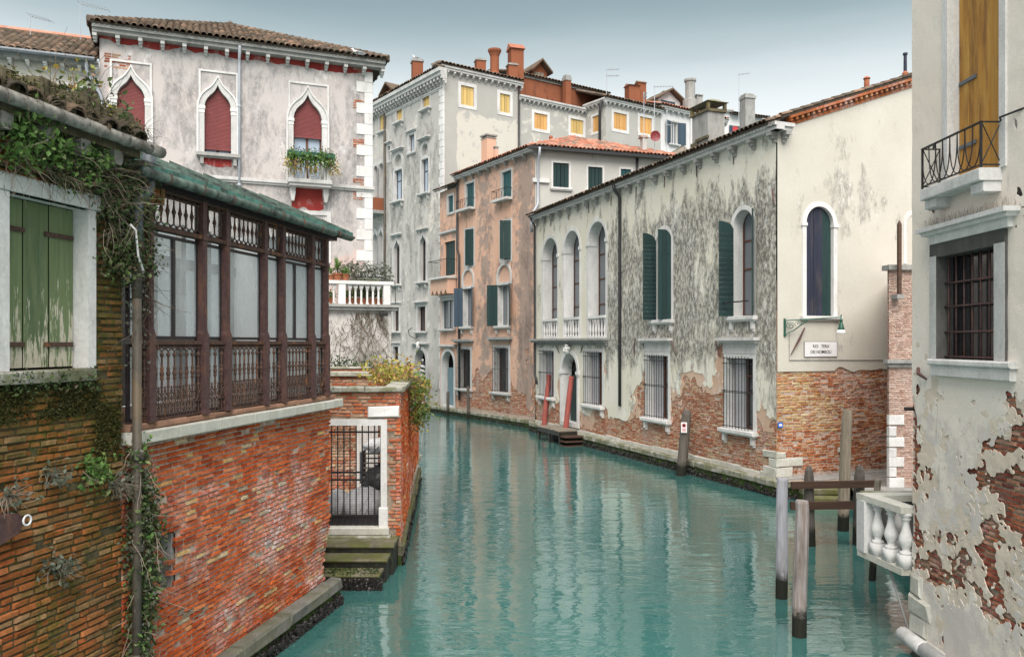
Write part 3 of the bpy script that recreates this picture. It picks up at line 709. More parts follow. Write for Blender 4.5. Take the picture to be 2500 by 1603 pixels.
# the calle pavement between the yellow house and the right-hand house
PZ = .55
pav = thing('pavement', '', ''); del pav['label']; del pav['category']; pav['kind'] = 'structure'
MB().raw([(7.9,23.55,PZ-.03),(9.9,23.45,PZ-.03),(9.9,22.3,PZ-.03),(40,22.3,PZ-.03),(40,45,PZ-.03),(8.6,25.0,PZ-.03)], [(0,1,2,3,4,5)]).build('paving_bed', M['mortar'], pav)
slab_m = MB().rbox(-.5,.5,-.5,.5,-.5,.5,.012).mesh('paving_slab', M['paving'])
for i in range(12):
    for j in range(9):
        q = FYR.P(.25+i*.62, 0, 0)-Vector((FYR.inn.x, FYR.inn.y, 0))*(.22+j*.42)
        if q.y < 22.5 or q.x < 8.1 or (q.y < 23.75 and q.x < 10.1): continue
        o = inst('paving_slab', slab_m, pav, (q.x, q.y, PZ-.05+random.uniform(-.004,.004)), (math.pi/2*-1+0, 0, FYR.rz), (.605, .1, .405)); o.rotation_euler = (-math.pi/2, 0, FYR.rz)
def mussels(parent, F, u0, u1, y, z0, z1, n, r=.035):
    b = MB()
    for k in range(n):
        z = z0+(z1-z0)*random.random()**1.4; b.blob((random.uniform(u0, u1), y+random.uniform(-.03, .03), z), r*random.uniform(.4, 1.1), 5, 3, .3, 1, 1, 1.5)
    b.v = b.v
    return b.build('mussels', M['mussel'], parent, kind='stuff')
def quay(name, F, u0, u1, y, top, bl=.9, seed=0, mus=600, mat='stone_moss'):
    """stone edge at the waterline: pale top blocks, green weed below, mussels at the tide line"""
    q = bpy.data.objects.new(name, None); col.objects.link(q); q.location = (F.p.x, F.p.y, 0); q.rotation_euler = (0, 0, F.rz); q['kind'] = 'structure'
    u = u0
    while u < u1-.05:
        w = min(bl*random.uniform(.7, 1.35), u1-u); d = random.uniform(-.02, .015)
        MB().rbox(u+.006, u+w-.006, y+d, .05, top-.20, top+random.uniform(-.012,.012), .03, .012).build('kerb_stone', M[mat], q); u += w
    MB().box(u0, u1, y+.05, .05, top-.42, top-.205).build('weed_band', M['algae'], q)
    MB().box(u0, u1, y+.02, .05, -.6, top-.425).build('tide_band', M['algae_wet'], q)
    mussels(q, F, u0, u1, y+.02, -.05, top-.28, mus)
    lw = MB()
    return q
quay('canal_edge', FY, -.3, LY+.32, -.30, .50, mus=1500)
quay('landing_edge', Frame((7.95, 23.6), (1, -.06)), 0, 2.0, 0.0, .53, mus=150)
lst = thing('landing_steps', 'green weedy stone steps down to the water at the alley end', 'steps', (8.45, 23.55, 0), -.06)
for k in range(3): MB().rbox(0, 1.15, -.42*(k+1), -.42*k, .22-.17*k, .38-.17*k, .02, .01).build('step', M['stone_step'], lst); MB().box(0, 1.15, -.42*(k+1)+.03, -.42*k, -.5, .218-.17*k).build('riser', M['algae'], lst)

# ---------------------------------------------------------------- yellow house: canal front
yh = FY.thing('yellow_house', 'long two storey house with pale yellow plaster peeling off brick, along the right bank', 'house')
pw = {}
def R(x0, x1, y0, y1): return FY.rect(x0, x1, y0, y1)
arch_r = [(1327,1362,581,779), (1378.5,1416,563,775), (1438,1480,541,771)]
for (x0, x1, y0, y1) in arch_r:
    r_ = R(x0, x1, y0, y1); zb = FY.px((x0+x1)/2, 826)[1]
    full = (r_[0], r_[1], zb, r_[3])
    w = window(yh, 'arch', full, fw=.17, depth=.55, frame='stone', fmat='glass_grey', bars=(.30, .52, .735), mull=1, proud=.04)
    for c in (full[0], full[1]):      # imposts
        zi = full[3]-(full[1]-full[0])/2; MB().box(c-.20, c+.20 if c == full[0] else c+.20, -.09, .25, zi-.20, zi-.04).build('impost', M['stone'], w) if False else MB().box(c-.2 if c == full[0] else c-.03, c+.03 if c == full[0] else c+.2, -.08, .4, zi-.16, zi).build('impost', M['stone'], w)
    MB().prism([((full[0]+full[1])/2-.09, full[3]-.02), ((full[0]+full[1])/2+.09, full[3]-.02), ((full[0]+full[1])/2+.12, full[3]+.22), ((full[0]+full[1])/2-.12, full[3]+.22)], -.09, 0).build('keystone', M['stone'], w)
    h = r_[2]-zb; bl = MB().box(full[0]+.002, full[1]-.002, -.07, .10, r_[2]-.10, r_[2]+.02).box(full[0]+.002, full[1]-.002, -.06, .09, zb, zb+.09); bl.build('balustrade_rail', M['stone'], w)
    bm = MB().lathe(0, 0, balu_prof(h-.19, .062), 8).mesh('baluster', M['stone'], True); k = 6
    for i in range(k): inst('baluster', bm, w, (full[0]+(full[1]-full[0])*(i+.5)/k, .01, zb+.09))
# two arched windows with dark green leaves
r4 = R(1603,1640,560,780); w = window(yh, 'arch', r4, fw=.15, depth=.42, frame='stone', fmat='glass_dark', bars=(.62,), proud=.03, sill=.22, corb=True)
hw = (r4[1]-r4[0])/2
leaf_open(w, r4[0], 1, 97, hw, r4[2], r4[3]-.08, M['shut_dark'], arch=hw*.6, slat=.17); leaf_open(w, r4[1], -1, 34, hw*1.02, r4[2], r4[3]-.02, M['shut_dark'], arch=hw*.7, y=-.01)
r5 = R(1792,1840,512,771); w = window(yh, 'arch', r5, fw=.15, depth=.42, frame='stone', fmat='glass_grey', bars=(.45,.72), proud=.03, sill=.22, corb=True)
hw = (r5[1]-r5[0])/2
leaf_open(w, r5[0], 1, 100, hw, r5[2], r5[3]-.3, M['shut_dark'], arch=hw*.5, slat=.17); leaf_open(w, r5[1], -1, 140, hw, r5[2], r5[3]-.1, M['shut_dark'], arch=hw*.6, slat=.17)
MB().box(r5[0]-.25, r5[1]+.25, -.42, -.40, r5[2]+.42, r5[2]+.46).build('shutter_bar', M['iron'], w)
# ground floor windows with iron grilles
for (x0,x1,y0,y1,hood,nb) in ((1322,1353,856,968,0,9),(1431,1471,859,988,0,9),(1581,1632,868,1021,.26,9),(1775,1840,874,1048,.26,9)):
    g = R(x0,x1,y0,y1); w = window(yh, 'rect', g, fw=.15, depth=.36, frame='stone', fmat='glass_dark', sill=.24, corb=True, hood=0, bars=(.5,.75), mull=2)
    grille(w, g[0]-.06, g[1]-.02, g[2]+.02, g[3]+.06, nb, (.03,.5,.52,.90,.97), r=.012, y=-.14)
    if hood:
        s = MB(); e = .32; zt = g[3]+.15; s.box(g[0]-.18, g[1]+.18, -.045, .01, zt, zt+.34); s.box(g[0]-e+.06, g[1]+e-.06, -.16, .01, zt+.34, zt+.42); s.box(g[0]-e, g[1]+e, -.26, .01, zt+.42, zt+.52); s.build('hood', M['stone_far'], w)
    MB().box(g[0]+.05, g[0]+(g[1]-g[0])*.45, .27, .30, g[2]+.02, g[3]-.02).build('inner_blind', M['curtain'], w)
# portal
p_ = R(1374,1411,863,1030); w = window(yh, 'arch', p_, fw=.2, depth=.5, frame='stone', fill='blank', fmat='dark', proud=.07, name='portal')
MB().box(p_[0]+.05, p_[1]-.05, .38, .42, p_[2], p_[3]-(p_[1]-p_[0])*.62).build('door', M['shut_dark'], w)
for c in (p_[0], p_[1]):
    zi = p_[3]-(p_[1]-p_[0])/2; a, b = (c-.26, c+.03) if c == p_[0] else (c-.03, c+.26)
    m_ = MB(); m_.box(a, b, -.13, .3, zi-.13, zi+.02); m_.box(a+.03, b-.03, -.10, .3, zi-.20, zi-.13); m_.build('impost', M['stone'], w)
cu = (p_[0]+p_[1])/2; hd = MB(); hd.blob((cu, -.16, p_[3]+.18), .19, 10, 7, .10, .9, .9, 1.25); hd.blob((cu, -.32, p_[3]+.14), .06, 6, 4, .1, .8, 1.2, 1.3)
for s_ in (-1, 1): hd.blob((cu+s_*.08, -.30, p_[3]+.24), .04, 6, 4, .1); hd.blob((cu+s_*.17, -.14, p_[3]+.25), .10, 6, 4, .2)
hd.blob((cu, -.18, p_[3]+.39), .14, 7, 4, .2, 1.2, .8, .5); hd.build('carved_head', M['stone'], w, smooth=True)
fan = MB()
for k in range(7):
    a = math.pi*(k+.5)/7; h_ = (p_[1]-p_[0])/2; zi = p_[3]-h_; fan.tube([(cu, .3, zi), (cu+math.cos(a)*h_*.95, .3, zi+math.sin(a)*h_*.95)], .014, 4)
fan.tube([(cu+math.cos(math.pi*k/8)*.28, .3, p_[3]-(p_[1]-p_[0])/2+math.sin(math.pi*k/8)*.28) for k in range(9)], .014, 4); fan.build('fanlight_bars', M['iron'], w)
bz = FY.px(1395, 836)[1]
lg = MB(); u0b, u1b = FY.px(1305,832)[0], FY.px(1486,832)[0]; lg.box(u0b, u1b, -.34, .01, bz+.10, bz+.20); lg.box(u0b+.08, u1b-.08, -.24, .01, bz, bz+.10); lg.box(u0b+.1, u1b-.1, -.1, .01, bz-.12, bz); lg.build('balcony_ledge', M['stone_grey'], yh)
ty = 11.0
def plaster_y(U, Z):
    zb = 2.05+1.45*np.clip((U-4)/12, 0, 1)
    n = fbm(U*.55, Z*.55, 3, 5, .55)-.5; t = fbm(U*1.7, Z*.5, 9, 4, .6)-.5
    return (Z-zb)*.45+n*2.2+t*1.1
def stain_y(U, Z):
    s = np.clip((U-6.2)/2.0, 0, 1)*np.clip((10.4-Z)/1.6, 0, 1)*np.clip((Z-3.2)/1.2, 0, 1)
    under = np.clip(1-np.abs(Z-bz+.1)/.5, 0, 1)*.2
    st = np.zeros(U.shape)
    for k in range(26):
        c = 1.0+k*.71; st = np.maximum(st, np.exp(-((U-c-.1*np.sin(Z*2+k))/.10)**2)*np.clip((Z-7.4-(k*37 % 11)*.2)/1.6, 0, 1)*.16)
    return .37+.37*s*(.72+.5*fbm(U*.45, Z*.6, 101, 3))+.16*np.clip((U-17.6)/.8, 0, 1)+st+under*.5
fy = wall_fn(yh, plaster_y)
wy = sheet('plaster', M['p_yellow'], yh, 0, LY, .35, ty, .09, fy, y=-.028, thick=.04, stain=sills(yh, stain_y))
sheet('under_plaster', M['p_under'], yh, 0, LY, .6, 6.5, .10, wall_fn(yh, lambda U, Z: plaster_y(U, Z)+.12+(fbm(U*1.1, Z*1.1, 77, 5, .6)-.48)*1.6), y=-.012, thick=.02, stain=lambda U, Z: .3+0*U)
bk = sheet('brick_backing', M['mortar_red'], yh, 0, LY, -.3, 5.6, .16, wall_fn(yh), y=.012)
def mask_y(u, z): return not in_holes(yh, u, z, .07) and float(fy(np.array([u]), np.array([z]))[0]) < .16
bricks(bk, FY, M['b_canal'], 0, LY-.002, .62, 5.4, mask_y, y=0, course=.082, length=.29, nparts=300)
u = 0.0; 
while u < LY-.4:          # pale foot course above the weed ledge
    w_ = min(random.uniform(.7, 1.6), LY-u); MB().rbox(u+.008, u+w_-.008, -.05+random.uniform(-.02,.02), .05, .42, .64+random.uniform(-.03,.03), .02, .012).build('foot_stone', M['stone_ledge'], yh); u += w_
for k, (a, b, z0, z1) in enumerate(((LY-.55,LY+.03,.55,.84),(LY-.32,LY+.03,.85,1.10),(LY-.6,LY+.03,1.11,1.32))):
    MB().rbox(a, b, -.06, .1, z0, z1, .02, .015).build('corner_stone', M['stone_ledge'], yh)
co = cornice(yh, FY, -.15, LY+.35, ty, 'stone_far', .36, .22, 0, zig=True)
bm = MB(); bm.prism([(0,0),(.18,0),(.18,-.12),(0,-.12)], -.30, 0); bm.prism([(.02,-.12),(.16,-.12),(.16,-.22),(.02,-.22)], -.21, 0); bm.prism([(.03,-.22),(.15,-.22),(.15,-.32),(.03,-.32)], -.12, 0); bm = bm.mesh('bracket', M['stone_grey'])
for k in range(20): inst('bracket', bm, co, (.2+k*.97, 0, ty+.001))
RSL = (FYR.px(2232,204)[1]-ty-.02)/(FYR.px(2232,204)[0]+.42)
yr = roof(yh, [(-.2,-.42,ty+.24),(LY+.1,-.42,ty+.24),(LY+.1,9.0,ty+.24+9.42*RSL),(-.2,9.0,ty+.24+9.42*RSL)], 'tile_dark', nparts=270, rows=9, w=.215)
pipe(yh, [(FY.px(1519,470)[0],-.42,ty+.15),(FY.px(1519,470)[0],-.38,ty-.05),(FY.px(1519,480)[0],-.12,ty-.35),(FY.px(1518,600)[0],-.10,6),(FY.px(1518,993)[0],-.10,2.0)], .065, 'pipe_dark', [(FY.px(1518,600)[0],-.1,7.5),(FY.px(1518,600)[0],-.1,4.5)])
pipe(yh, [(.12,-.38,ty+.12),(.12,-.14,ty-.3),(.1,-.12,3.1),(.15,-.14,2.95),(.4,-.16,2.8),(.45,-.16,2.5)], .06, 'pipe_dark')
for (x0,y0,x1,y1) in ((1640,820,1653,866),(1748,822,1763,872),(1553,825,1551,872),(1888,450,1894,500),(1360,840,1368,862),(1420,862,1427,840)):   # wall-tie irons
    a = FY.px(x0,y0); b = FY.px(x1,y1); MB().tube([(a[0],-.06,a[1]),((a[0]+b[0])/2,-.075,(a[1]+b[1])/2),(b[0],-.06,b[1])], [.012,.03,.014], 4).build('tie_iron', M['iron_rust'], yh)
for k in range(8): MB().tube([(2.0+k*2.1,-.05,ty-.12),(2.0+k*2.1,-.06,ty-.55)], .018, 4).build('tie_iron', M['iron_rust'], yh)
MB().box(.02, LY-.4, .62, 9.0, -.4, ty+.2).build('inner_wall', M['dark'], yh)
# ---- the calle side of the yellow house, with the street sign
ys = yh
S = bpy.data.objects.new('calle_front', None); col.objects.link(S); S.parent = yh
S.location = (LY, 0, 0); S.rotation_euler = (0, 0, FYR.rz-FY.rz)
rk1 = FYR.px(2232,204)
slope = (rk1[1]-ty-.02)/(rk1[0]+.42); UR = 9.0
def rake(u): return ty+.02+(u+.42)*slope
aw = FYR.rect(1967,2033,504,771)
inner = outline('arch', *aw); holes(S).append(grow('arch', aw, .1, .05))
jz = FYR.px(2030,905)[1]
w = MB(); w.ring(grow('arch', aw, .15), inner, -.05, .01, .3); aw_o = w.build('window', M['stone'], S)
for k in range(3):
    a, b = aw[0]+(aw[1]-aw[0])*k/3, aw[0]+(aw[1]-aw[0])*(k+1)/3; pts = inner[1:-1]; hdf = lambda x: float(np.interp(x, [p[0] for p in pts], [p[1] for p in pts]))-.02
    planks(MB(), a+.004, b-.004, aw[2]+.01, 0, .05+.02*(k == 2), .10, 2, hdf).build('shutter', M['shut_navy'] if k < 2 else M['shut_dark'], aw_o)
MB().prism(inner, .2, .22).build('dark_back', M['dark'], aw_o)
for c in (aw[0], aw[1]):
    zi = aw[3]-(aw[1]-aw[0])/2; a, b = (c-.19, c+.02) if c == aw[0] else (c-.02, c+.19); MB().box(a, b, -.08, .2, zi-.1, zi).build('impost', M['stone'], aw_o)
sl = MB(); sl.box(aw[0]-.25, aw[1]+.25, -.17, .02, aw[2]-.09, aw[2]-.003); sl.box(aw[0]-.2, aw[1]+.2, -.10, .02, aw[2]-.15, aw[2]-.09); sl.build('sill', M['stone'], aw_o)
def fn_side(U, Z):
    V = np.minimum((Z-jz)*1.0+np.where(U > 2.2, (fbm(U*1.3, Z*1.3, 21, 4)-.5)*.55-.05, 0), (rake(U)-Z))
    return V
fs_ = wall_fn(S, fn_side)
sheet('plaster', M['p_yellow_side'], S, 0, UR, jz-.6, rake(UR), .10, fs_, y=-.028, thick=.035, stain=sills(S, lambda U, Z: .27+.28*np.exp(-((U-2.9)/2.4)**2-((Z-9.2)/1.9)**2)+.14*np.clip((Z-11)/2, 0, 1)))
sb = sheet('brick_backing', M['mortar_red'], S, 0, UR, -.3, jz+.7, .3, None, y=.012)
def msk(lo):
    def f(u, z):
        if float(fs_(np.array([u]), np.array([z]))[0]) > .12: return False
        e = 1.9+.5*math.sin(z*3.1)+.9*(float(fbm(u*1.1, z*1.1, 31, 3))-.5)+(.8 if z < 2.2 else 0)
        return (u < e and z > 1.9) == lo
    return f
bricks(sb, FYR, M['b_ochre'], .004, 4.9, .62, jz+.3, msk(True), course=.082, length=.28, nparts=200)
bricks(sb, FYR, M['b_rust'], .004, 4.9, .62, jz+.3, msk(False), course=.082, length=.28, nparts=300, jy=.014)
for (a, b, z0, z1) in ((-.03,.55,.55,.84),(-.03,.95,.85,1.10),(-.03,.3,1.11,1.30),(2.35,2.7,1.18,1.33)): MB().rbox(a, b, -.06, .1, z0, z1, .02, .015).build('corner_stone', M['stone_ledge'], S)
rc = MB()
def band(mb, u0, u1, y0, y1, dz0, dz1): mb.prism([(u0,rake(u0)+dz0),(u1,rake(u1)+dz0),(u1,rake(u1)+dz1),(u0,rake(u0)+dz1)], y0, y1)
rcu = .35
band(rc, rcu, UR, -.06, .1, -.10, .0); band(rc, rcu, UR, -.20, .1, .12, .20); rc_o = rc.build('rake_cornice', M['b_rust'], S)
dm = MB().rbox(0, .10, -.17, .05, .0, .11, .01).mesh('dentil', M['b_rust'])
for k in range(34): inst('dentil', dm, rc_o, (rcu+.05+k*.21, 0, rake(rcu+.05+k*.21)+.015), (0, -math.atan(slope), 0))
rt = MB(); band(rt, rcu-.3, UR, -.16, .3, .205, .30); rt.build('rake_bed', M['tile_bed'], rc_o)
tv, tf = tile_verts(.2, .46); tme = MB().raw([tuple(v) for v in tv], tf).mesh('tile', M['tile_dark'], True)
for k in range(22):
    u_ = rcu-.3+k*.40; t = inst('tile', tme, rc_o, (u_, -.10, rake(u_)+.29), (0, 0, 0)); t.rotation_euler = Matrix(((0,1,0),(-1,0,0),(0,0,1))).transposed().to_euler(); t.rotation_euler = (math.atan(slope), 0, -math.pi/2)
cn = MB(); cn.box(-.36, .40, -.34, .05, ty+.11, ty+.22); cn.box(-.3, .36, -.28, .05, ty, ty+.11); cn.build('cornice_return', M['stone_far'], S)
inst('bracket', bm, S, (.12, 0, ty+.001))
# wall fittings on the calle side
c0 = FYR.px(1921,1080-200)[0]
cz = FYR.px(1960,878)[1]
MB().tube([(FYR.px(1925,830)[0],-.045,FYR.px(1925,812)[1]),(FYR.px(1925,830)[0],-.045,cz),(FYR.px(2165,878)[0],-.045,cz-.02)], .012, 5).build('cable', M['stone_grey'], S)
a = FYR.px(1928,866); b = FYR.px(1962,800); MB().tube([(a[0],-.06,a[1]),((a[0]*.45+b[0]*.55),-.09,(a[1]*.45+b[1]*.55)),(b[0],-.06,b[1])], [.012,.04,.02], 5).build('tie_iron', M['iron_rust'], S)

# nizioleto street sign, painted white panel with black letters
def text_mesh(name, s, size, mat, parent, loc, rot=(math.pi/2,0,0), ext=.002, sx=1.0, bold=0.0):
    c = bpy.data.curves.new(name, 'FONT'); c.body = s; c.size = size; c.align_x = 'CENTER'; c.align_y = 'CENTER'; c.extrude = ext; c.offset = bold; c.resolution_u = 3
    t = bpy.data.objects.new(name, c); col.objects.link(t); dg = bpy.context.evaluated_depsgraph_get(); me = bpy.data.meshes.new_from_object(t.evaluated_get(dg)); bpy.data.objects.remove(t)
    me.materials.clear(); me.materials.append(mat); o = bpy.data.objects.new(name, me); col.objects.link(o); o.parent = parent; o.location = loc; o.rotation_euler = rot; o.scale = (sx, 1, 1); return o
sr = FYR.rect(1962,2041,834,870)
sg = FYR.thing('street_sign', 'white painted street name panel reading RIO TERA DEI NOMBOLI under the green lamp', 'sign')
sg.location = FYR.P(sr[0], -.03, sr[2]); 
sw, sh = sr[1]-sr[0], sr[3]-sr[2]
MB().box(0, sw, -.012, .0, 0, sh).build('panel', M['enamel'], sg)
bd = MB(); bd.box(-.012, sw+.012, -.011, .0, -.012, -.0005); bd.box(-.012, sw+.012, -.011, .0, sh+.0005, sh+.012); bd.box(-.012, -.0005, -.0115, .0, 0, sh); bd.box(sw+.0005, sw+.012, -.0115, .0, 0, sh); bd.build('border_line', M['ink'], sg)
text_mesh('lettering', 'RIO   TERA\u0300', sh*.30, M['ink'], sg, (sw*.5, -.014, sh*.69), sx=.95, bold=.0012); text_mesh('lettering', 'DEI NOMBOLI', sh*.30, M['ink'], sg, (sw*.5, -.014, sh*.31), sx=.95, bold=.0012)
tg = FYR.rect(1897,1909,1030,1043); tp = thing('number_plate', 'small blue enamel number plate at the brick house corner', 'plate', FYR.P(tg[0], -.03, tg[2]), FYR.rz)
MB().box(0, tg[1]-tg[0], -.02, 0, 0, tg[3]-tg[2]).build('plate', M['blue_sign'], tp); MB().box(.035, tg[1]-tg[0]-.035, -.023, -.02, .045, tg[3]-tg[2]-.045).build('number_field', M['enamel'], tp)
# green bracket lamp
l0 = FYR.px(1914,782); l1 = FYR.px(2033,771,-.55)
lamp = thing('wall_lamp', 'green iron scroll bracket lamp with white glass shade above the street sign', 'lamp', FYR.P(l0[0], -.03, l0[1]), FYR.rz)
LL = 1.36; br = MB(); br.tube([(0,0,0),(LL*.35,-.33,.03),(LL*.98,-.9,.09)], .022, 6); br.tube([(.0,0,-.42),(LL*.16,-.15,-.30),(LL*.40,-.37,.0)], .018, 5); br.box(-.03,.03,-.02,.02,-.48,.06); br.build('bracket_arm', M['lamp_green'], lamp)
sc_ = MB()
def spiral(cx, cz, r0, turns, s=1):
    n = int(turns*12); f = lambda t: (cx+s*r0*(1-t*.85)*math.cos(t*turns*6.28), cz+r0*(1-t*.85)*math.sin(t*turns*6.28)); return [((p:=f(k/n))[0], -p[0]*.93, p[1]) for k in range(n+1)]
sc_.tube(spiral(.12,-.17,.11,1.8), .011, 4); sc_.tube(spiral(.30,-.08,.075,1.6,-1), .010, 4); sc_.tube(spiral(.44,-.04,.05,1.5), .009, 4); sc_.tube(spiral(.0,-.46,.05,1.4), .010, 4); sc_.build('scrollwork', M['lamp_green'], lamp)
lx, ly = LL*.98, -.9
MB().lathe(lx, ly, [(.012,.17),(.02,.15),(.02,.05),(.045,.03),(.05,-.03),(.03,-.06),(.06,-.1),(.075,-.2),(.10,-.26),(.10,-.29)], 10).build('lamp_cap', M['lamp_green'], lamp, smooth=True)
MB().lathe(lx, ly, [(.10,-.292),(.135,-.36),(.145,-.40),(.11,-.405),(.03,-.40)], 12).build('lamp_shade', M['lamp_glass'], lamp, smooth=True)

# chimney and vents on the yellow roof
def roofz(u_, v): return ty+.24+(v+.42)*.40
q = FY.px(1729,380,1.2)
ch = thing('chimney', 'square grey cement chimney with mossy open cap on the yellow house roof', 'chimney', FY.P(q[0], 1.2, roofz(0,.9)-.1), FY.rz)
cb = MB(); cb.box(-.50,.50,-.36,.36,-.3,1.35); cb.build('shaft', M['stone_grey'], ch)
cp = MB(); cp.box(-.56,.56,-.42,.42,1.352,1.45); 
for a in (-.5,.5):
    for b in (-.36,.36): cp.box(a-.06,a+.06,b-.05,b+.05,1.45,1.70)
cp.build('cap_frame', M['moss_cement'], ch); MB().raw([(-.62,-.48,1.70),(.62,-.48,1.70),(.62,.48,1.70),(-.62,.48,1.70),(-.3,-.1,1.88),(.3,-.1,1.88),(.3,.1,1.88),(-.3,.1,1.88)], [(3,2,1,0),(0,1,5,4),(1,2,6,5),(2,3,7,6),(3,0,4,7),(4,5,6,7)]).build('cap_slab', M['stone_moss'], ch)
MB().box(-.2,.58,-.44,-.362,.36,.46).box(-.5,-.1,-.44,-.362,.22,.36).build('ledge', M['moss_cement'], ch)
for nm, x_, y0_, y1_, lab in (('roof_vent',2116,186,218,'short orange clay vent pipe with conical cap on the gable roof'),('roof_vent',2210,130,182,'tall thin dark metal flue with orange base on the gable roof')):
    q = FYR.px(x_, y1_, .5); zt = FYR.px(x_, y0_, .5)[1]; z_ = rake(q[0])+.2; hh = zt-z_
    t = thing(nm, lab, 'vent', FYR.P(q[0], .5, z_), FYR.rz)
    if x_ < 2150:
        MB().lathe(0,0,[(.085,-.1),(.085,hh*.78),(.08,hh*.80)],10).build('pipe', M['terracotta'], t, smooth=True); MB().lathe(0,0,[(.12,hh*.84),(.10,hh*.90),(.02,hh)],10).build('cap', M['terracotta'], t)
        m_ = MB()
        for a in range(4): m_.box(math.cos(a*1.571)*.06-.015, math.cos(a*1.571)*.06+.015, math.sin(a*1.571)*.06-.015, math.sin(a*1.571)*.06+.015, hh*.79, hh*.85)
        m_.build('cap_post', M['terracotta'], t)
    else:
        MB().lathe(0,0,[(.10,-.1),(.10,hh*.28),(.06,hh*.34)],10).build('base', M['terracotta'], t); MB().lathe(0,0,[(.085,hh*.27),(.055,hh*.36),(.05,hh*.92),(.075,hh*.93),(.075,hh)],10).build('flue', M['shut_navy'], t)

# ---------------------------------------------------------------- low pale brick building beyond the right-hand house
FB = Frame((10.58, 22.4), (1, .05))
lb = FB.thing('brick_annex', 'low building of thin pale pink bricks with white corner stones beside the alley', 'building')
LBT = FB.px(2200,652)[1]; lw_ = sheet('wall', M['mortar_red'], lb, 0, 4, .3, LBT, .4, None, y=.012)
bricks(lw_, FB, M['b_pale'], .0, 1.6, PZ, 3.93, None, course=.062, length=.24, nparts=220, jy=.003); bricks(lw_, FB, M['b_pale'], .0, 1.6, 4.16, LBT-.1, None, course=.062, length=.24, nparts=80, jy=.003)
s = MB(); s.box(-.06,4,-.10,.3,LBT-.08,LBT+.06); s.build('coping', M['stone_grey'], lb); s = MB(); s.box(-.12,4,-.14,.1,4.05,4.15); s.box(-.06,4,-.07,.1,3.94,4.05); s.build('string_course', M['stone_grey'], lb)
for k, zz in enumerate((.56,.86,1.14,1.40,1.70,2.0,2.32)):
    wq = .42 if k % 2 == 0 else .2; MB().rbox(-.02, wq, -.035, .1, zz, zz+.27, .015, .006).build('corner_stone', M['stone'], lb)
MB().raw([(0,.1,-.3),(4,.1,-.3),(5.6,3,-.3),(1.75,3,-.3),(0,.1,LBT),(4,.1,LBT),(5.6,3,LBT),(1.75,3,LBT)],[(0,3,2,1),(4,5,6,7),(0,1,5,4),(1,2,6,5),(2,3,7,6),(3,0,4,7)]).build('inner_wall', M['b_pale'], lb)
q0 = FB.px(2201,536,-.3); q1 = FB.px(2198,718,-.3)
pl = thing('wall_pole', 'dark brown pointed square pole standing against the pale brick annex', 'pole', FB.P(q1[0], -.25, q1[1]), FB.rz)
MB().box(-.045,.045,-.045,.045,0,q0[1]-q1[1]-.12).raw([(-.045,-.045,q0[1]-q1[1]-.12),(.045,-.045,q0[1]-q1[1]-.12),(.045,.045,q0[1]-q1[1]-.12),(-.045,.045,q0[1]-q1[1]-.12),(0,0,q0[1]-q1[1])],[(0,1,4),(1,2,4),(2,3,4),(3,0,4)]).build('shaft', M['wood_beam'], pl); MB().box(-.10,.10,-.07,.24,-.12,-.002).build('bracket', M['stone_grey'], pl)
# further window of the calle house beyond the gable front
g = FYR.rect(2212,2245,525,645); w = MB(); w.ring(grow('arch', g, .14), outline('arch', *g), -.05, .01, .2); w = w.build('window', M['stone'], S); MB().prism(outline('arch', *g), -.02, -.008).build('shutter', M['shut_navy'], w)
# ---------------------------------------------------------------- right-hand house, close by
rh = FR.thing('corner_house', 'near house at right edge with plaster flaking off crimson brick', 'house')
RT = 12.5; RU = 5.0
gw = (FR.px(2296,700)[0], FR.px(2438,700)[0], FR.px(2296,875)[1], FR.px(2296,628)[1])
holes(rh).append(grow('rect', gw, .06, .05))
fr = MB(); inner = outline('rect', *gw); fo = (FR.px(2279.5,700)[0], FR.px(2465,700)[0], gw[2], FR.px(2465,556)[1])
w = MB(); w.ring(outline('rect', *fo), inner, -.06, .01, .2); w.box(gw[0]-.02, gw[1]+.02, -.01, .2, gw[2]-.06, gw[2]); w = w.build('window', M['stone_dark'], rh)
MB().box(fo[0]+.001, gw[0]-.004, -.064, -.059, gw[2], gw[3]+.02).box(gw[1]+.004, fo[1]-.001, -.064, -.059, gw[2], gw[3]+.02).build('jamb_face', M['stone_far'], w)
MB().prism(inner, .18, .20).build('pane', M['glass_dark'], w)
bar = MB().tube([(0,0,0),(0,0,1)], .013, 6).mesh('grille_bar', M['iron_rust'], True)
nb = 7
for k in range(nb): inst('grille_bar', bar, w, (gw[0]+(gw[1]-gw[0])*(k+.35)/nb, .08, gw[2]), (0,0,0), (1,1,gw[3]-gw[2]))
for q in (.02,.26,.51,.74): inst('grille_bar', bar, w, (gw[0], .065, gw[2]+(gw[3]-gw[2])*q), (0, math.pi/2, 0), (1.1, 1.1, gw[1]-gw[0]))
sl = MB(); e0, e1 = FR.px(2263,880,-.12)[0], FR.px(2466,880,-.12)[0]; sl.rbox(e0, e1, -.13, .02, gw[2]-.09, gw[2]-.004, .02); sl.rbox(e0+.04, e1-.04, -.10, .02, gw[2]-.24, gw[2]-.09, .01); sl.build('sill', M['stone'], w)
hz = fo[3]; hd0, hd1 = FR.px(2240,560,-.2)[0], FR.px(2450,520,-.2)[0]
h_ = MB(); h_.prism([(hd0+.1,hz),(hd1-.1,hz),(hd1-.1,hz+.12),(hd0+.1,hz+.12)], -.09, .01); h_.prism([(hd0+.03,hz+.12),(hd1-.03,hz+.12),(hd1,hz+.17),(hd0,hz+.17)], -.16, .01); h_.box(hd0-.03, hd1+.03, -.22, .01, hz+.17, hz+.23); h_.build('hood', M['stone'], w)
wr = MB()
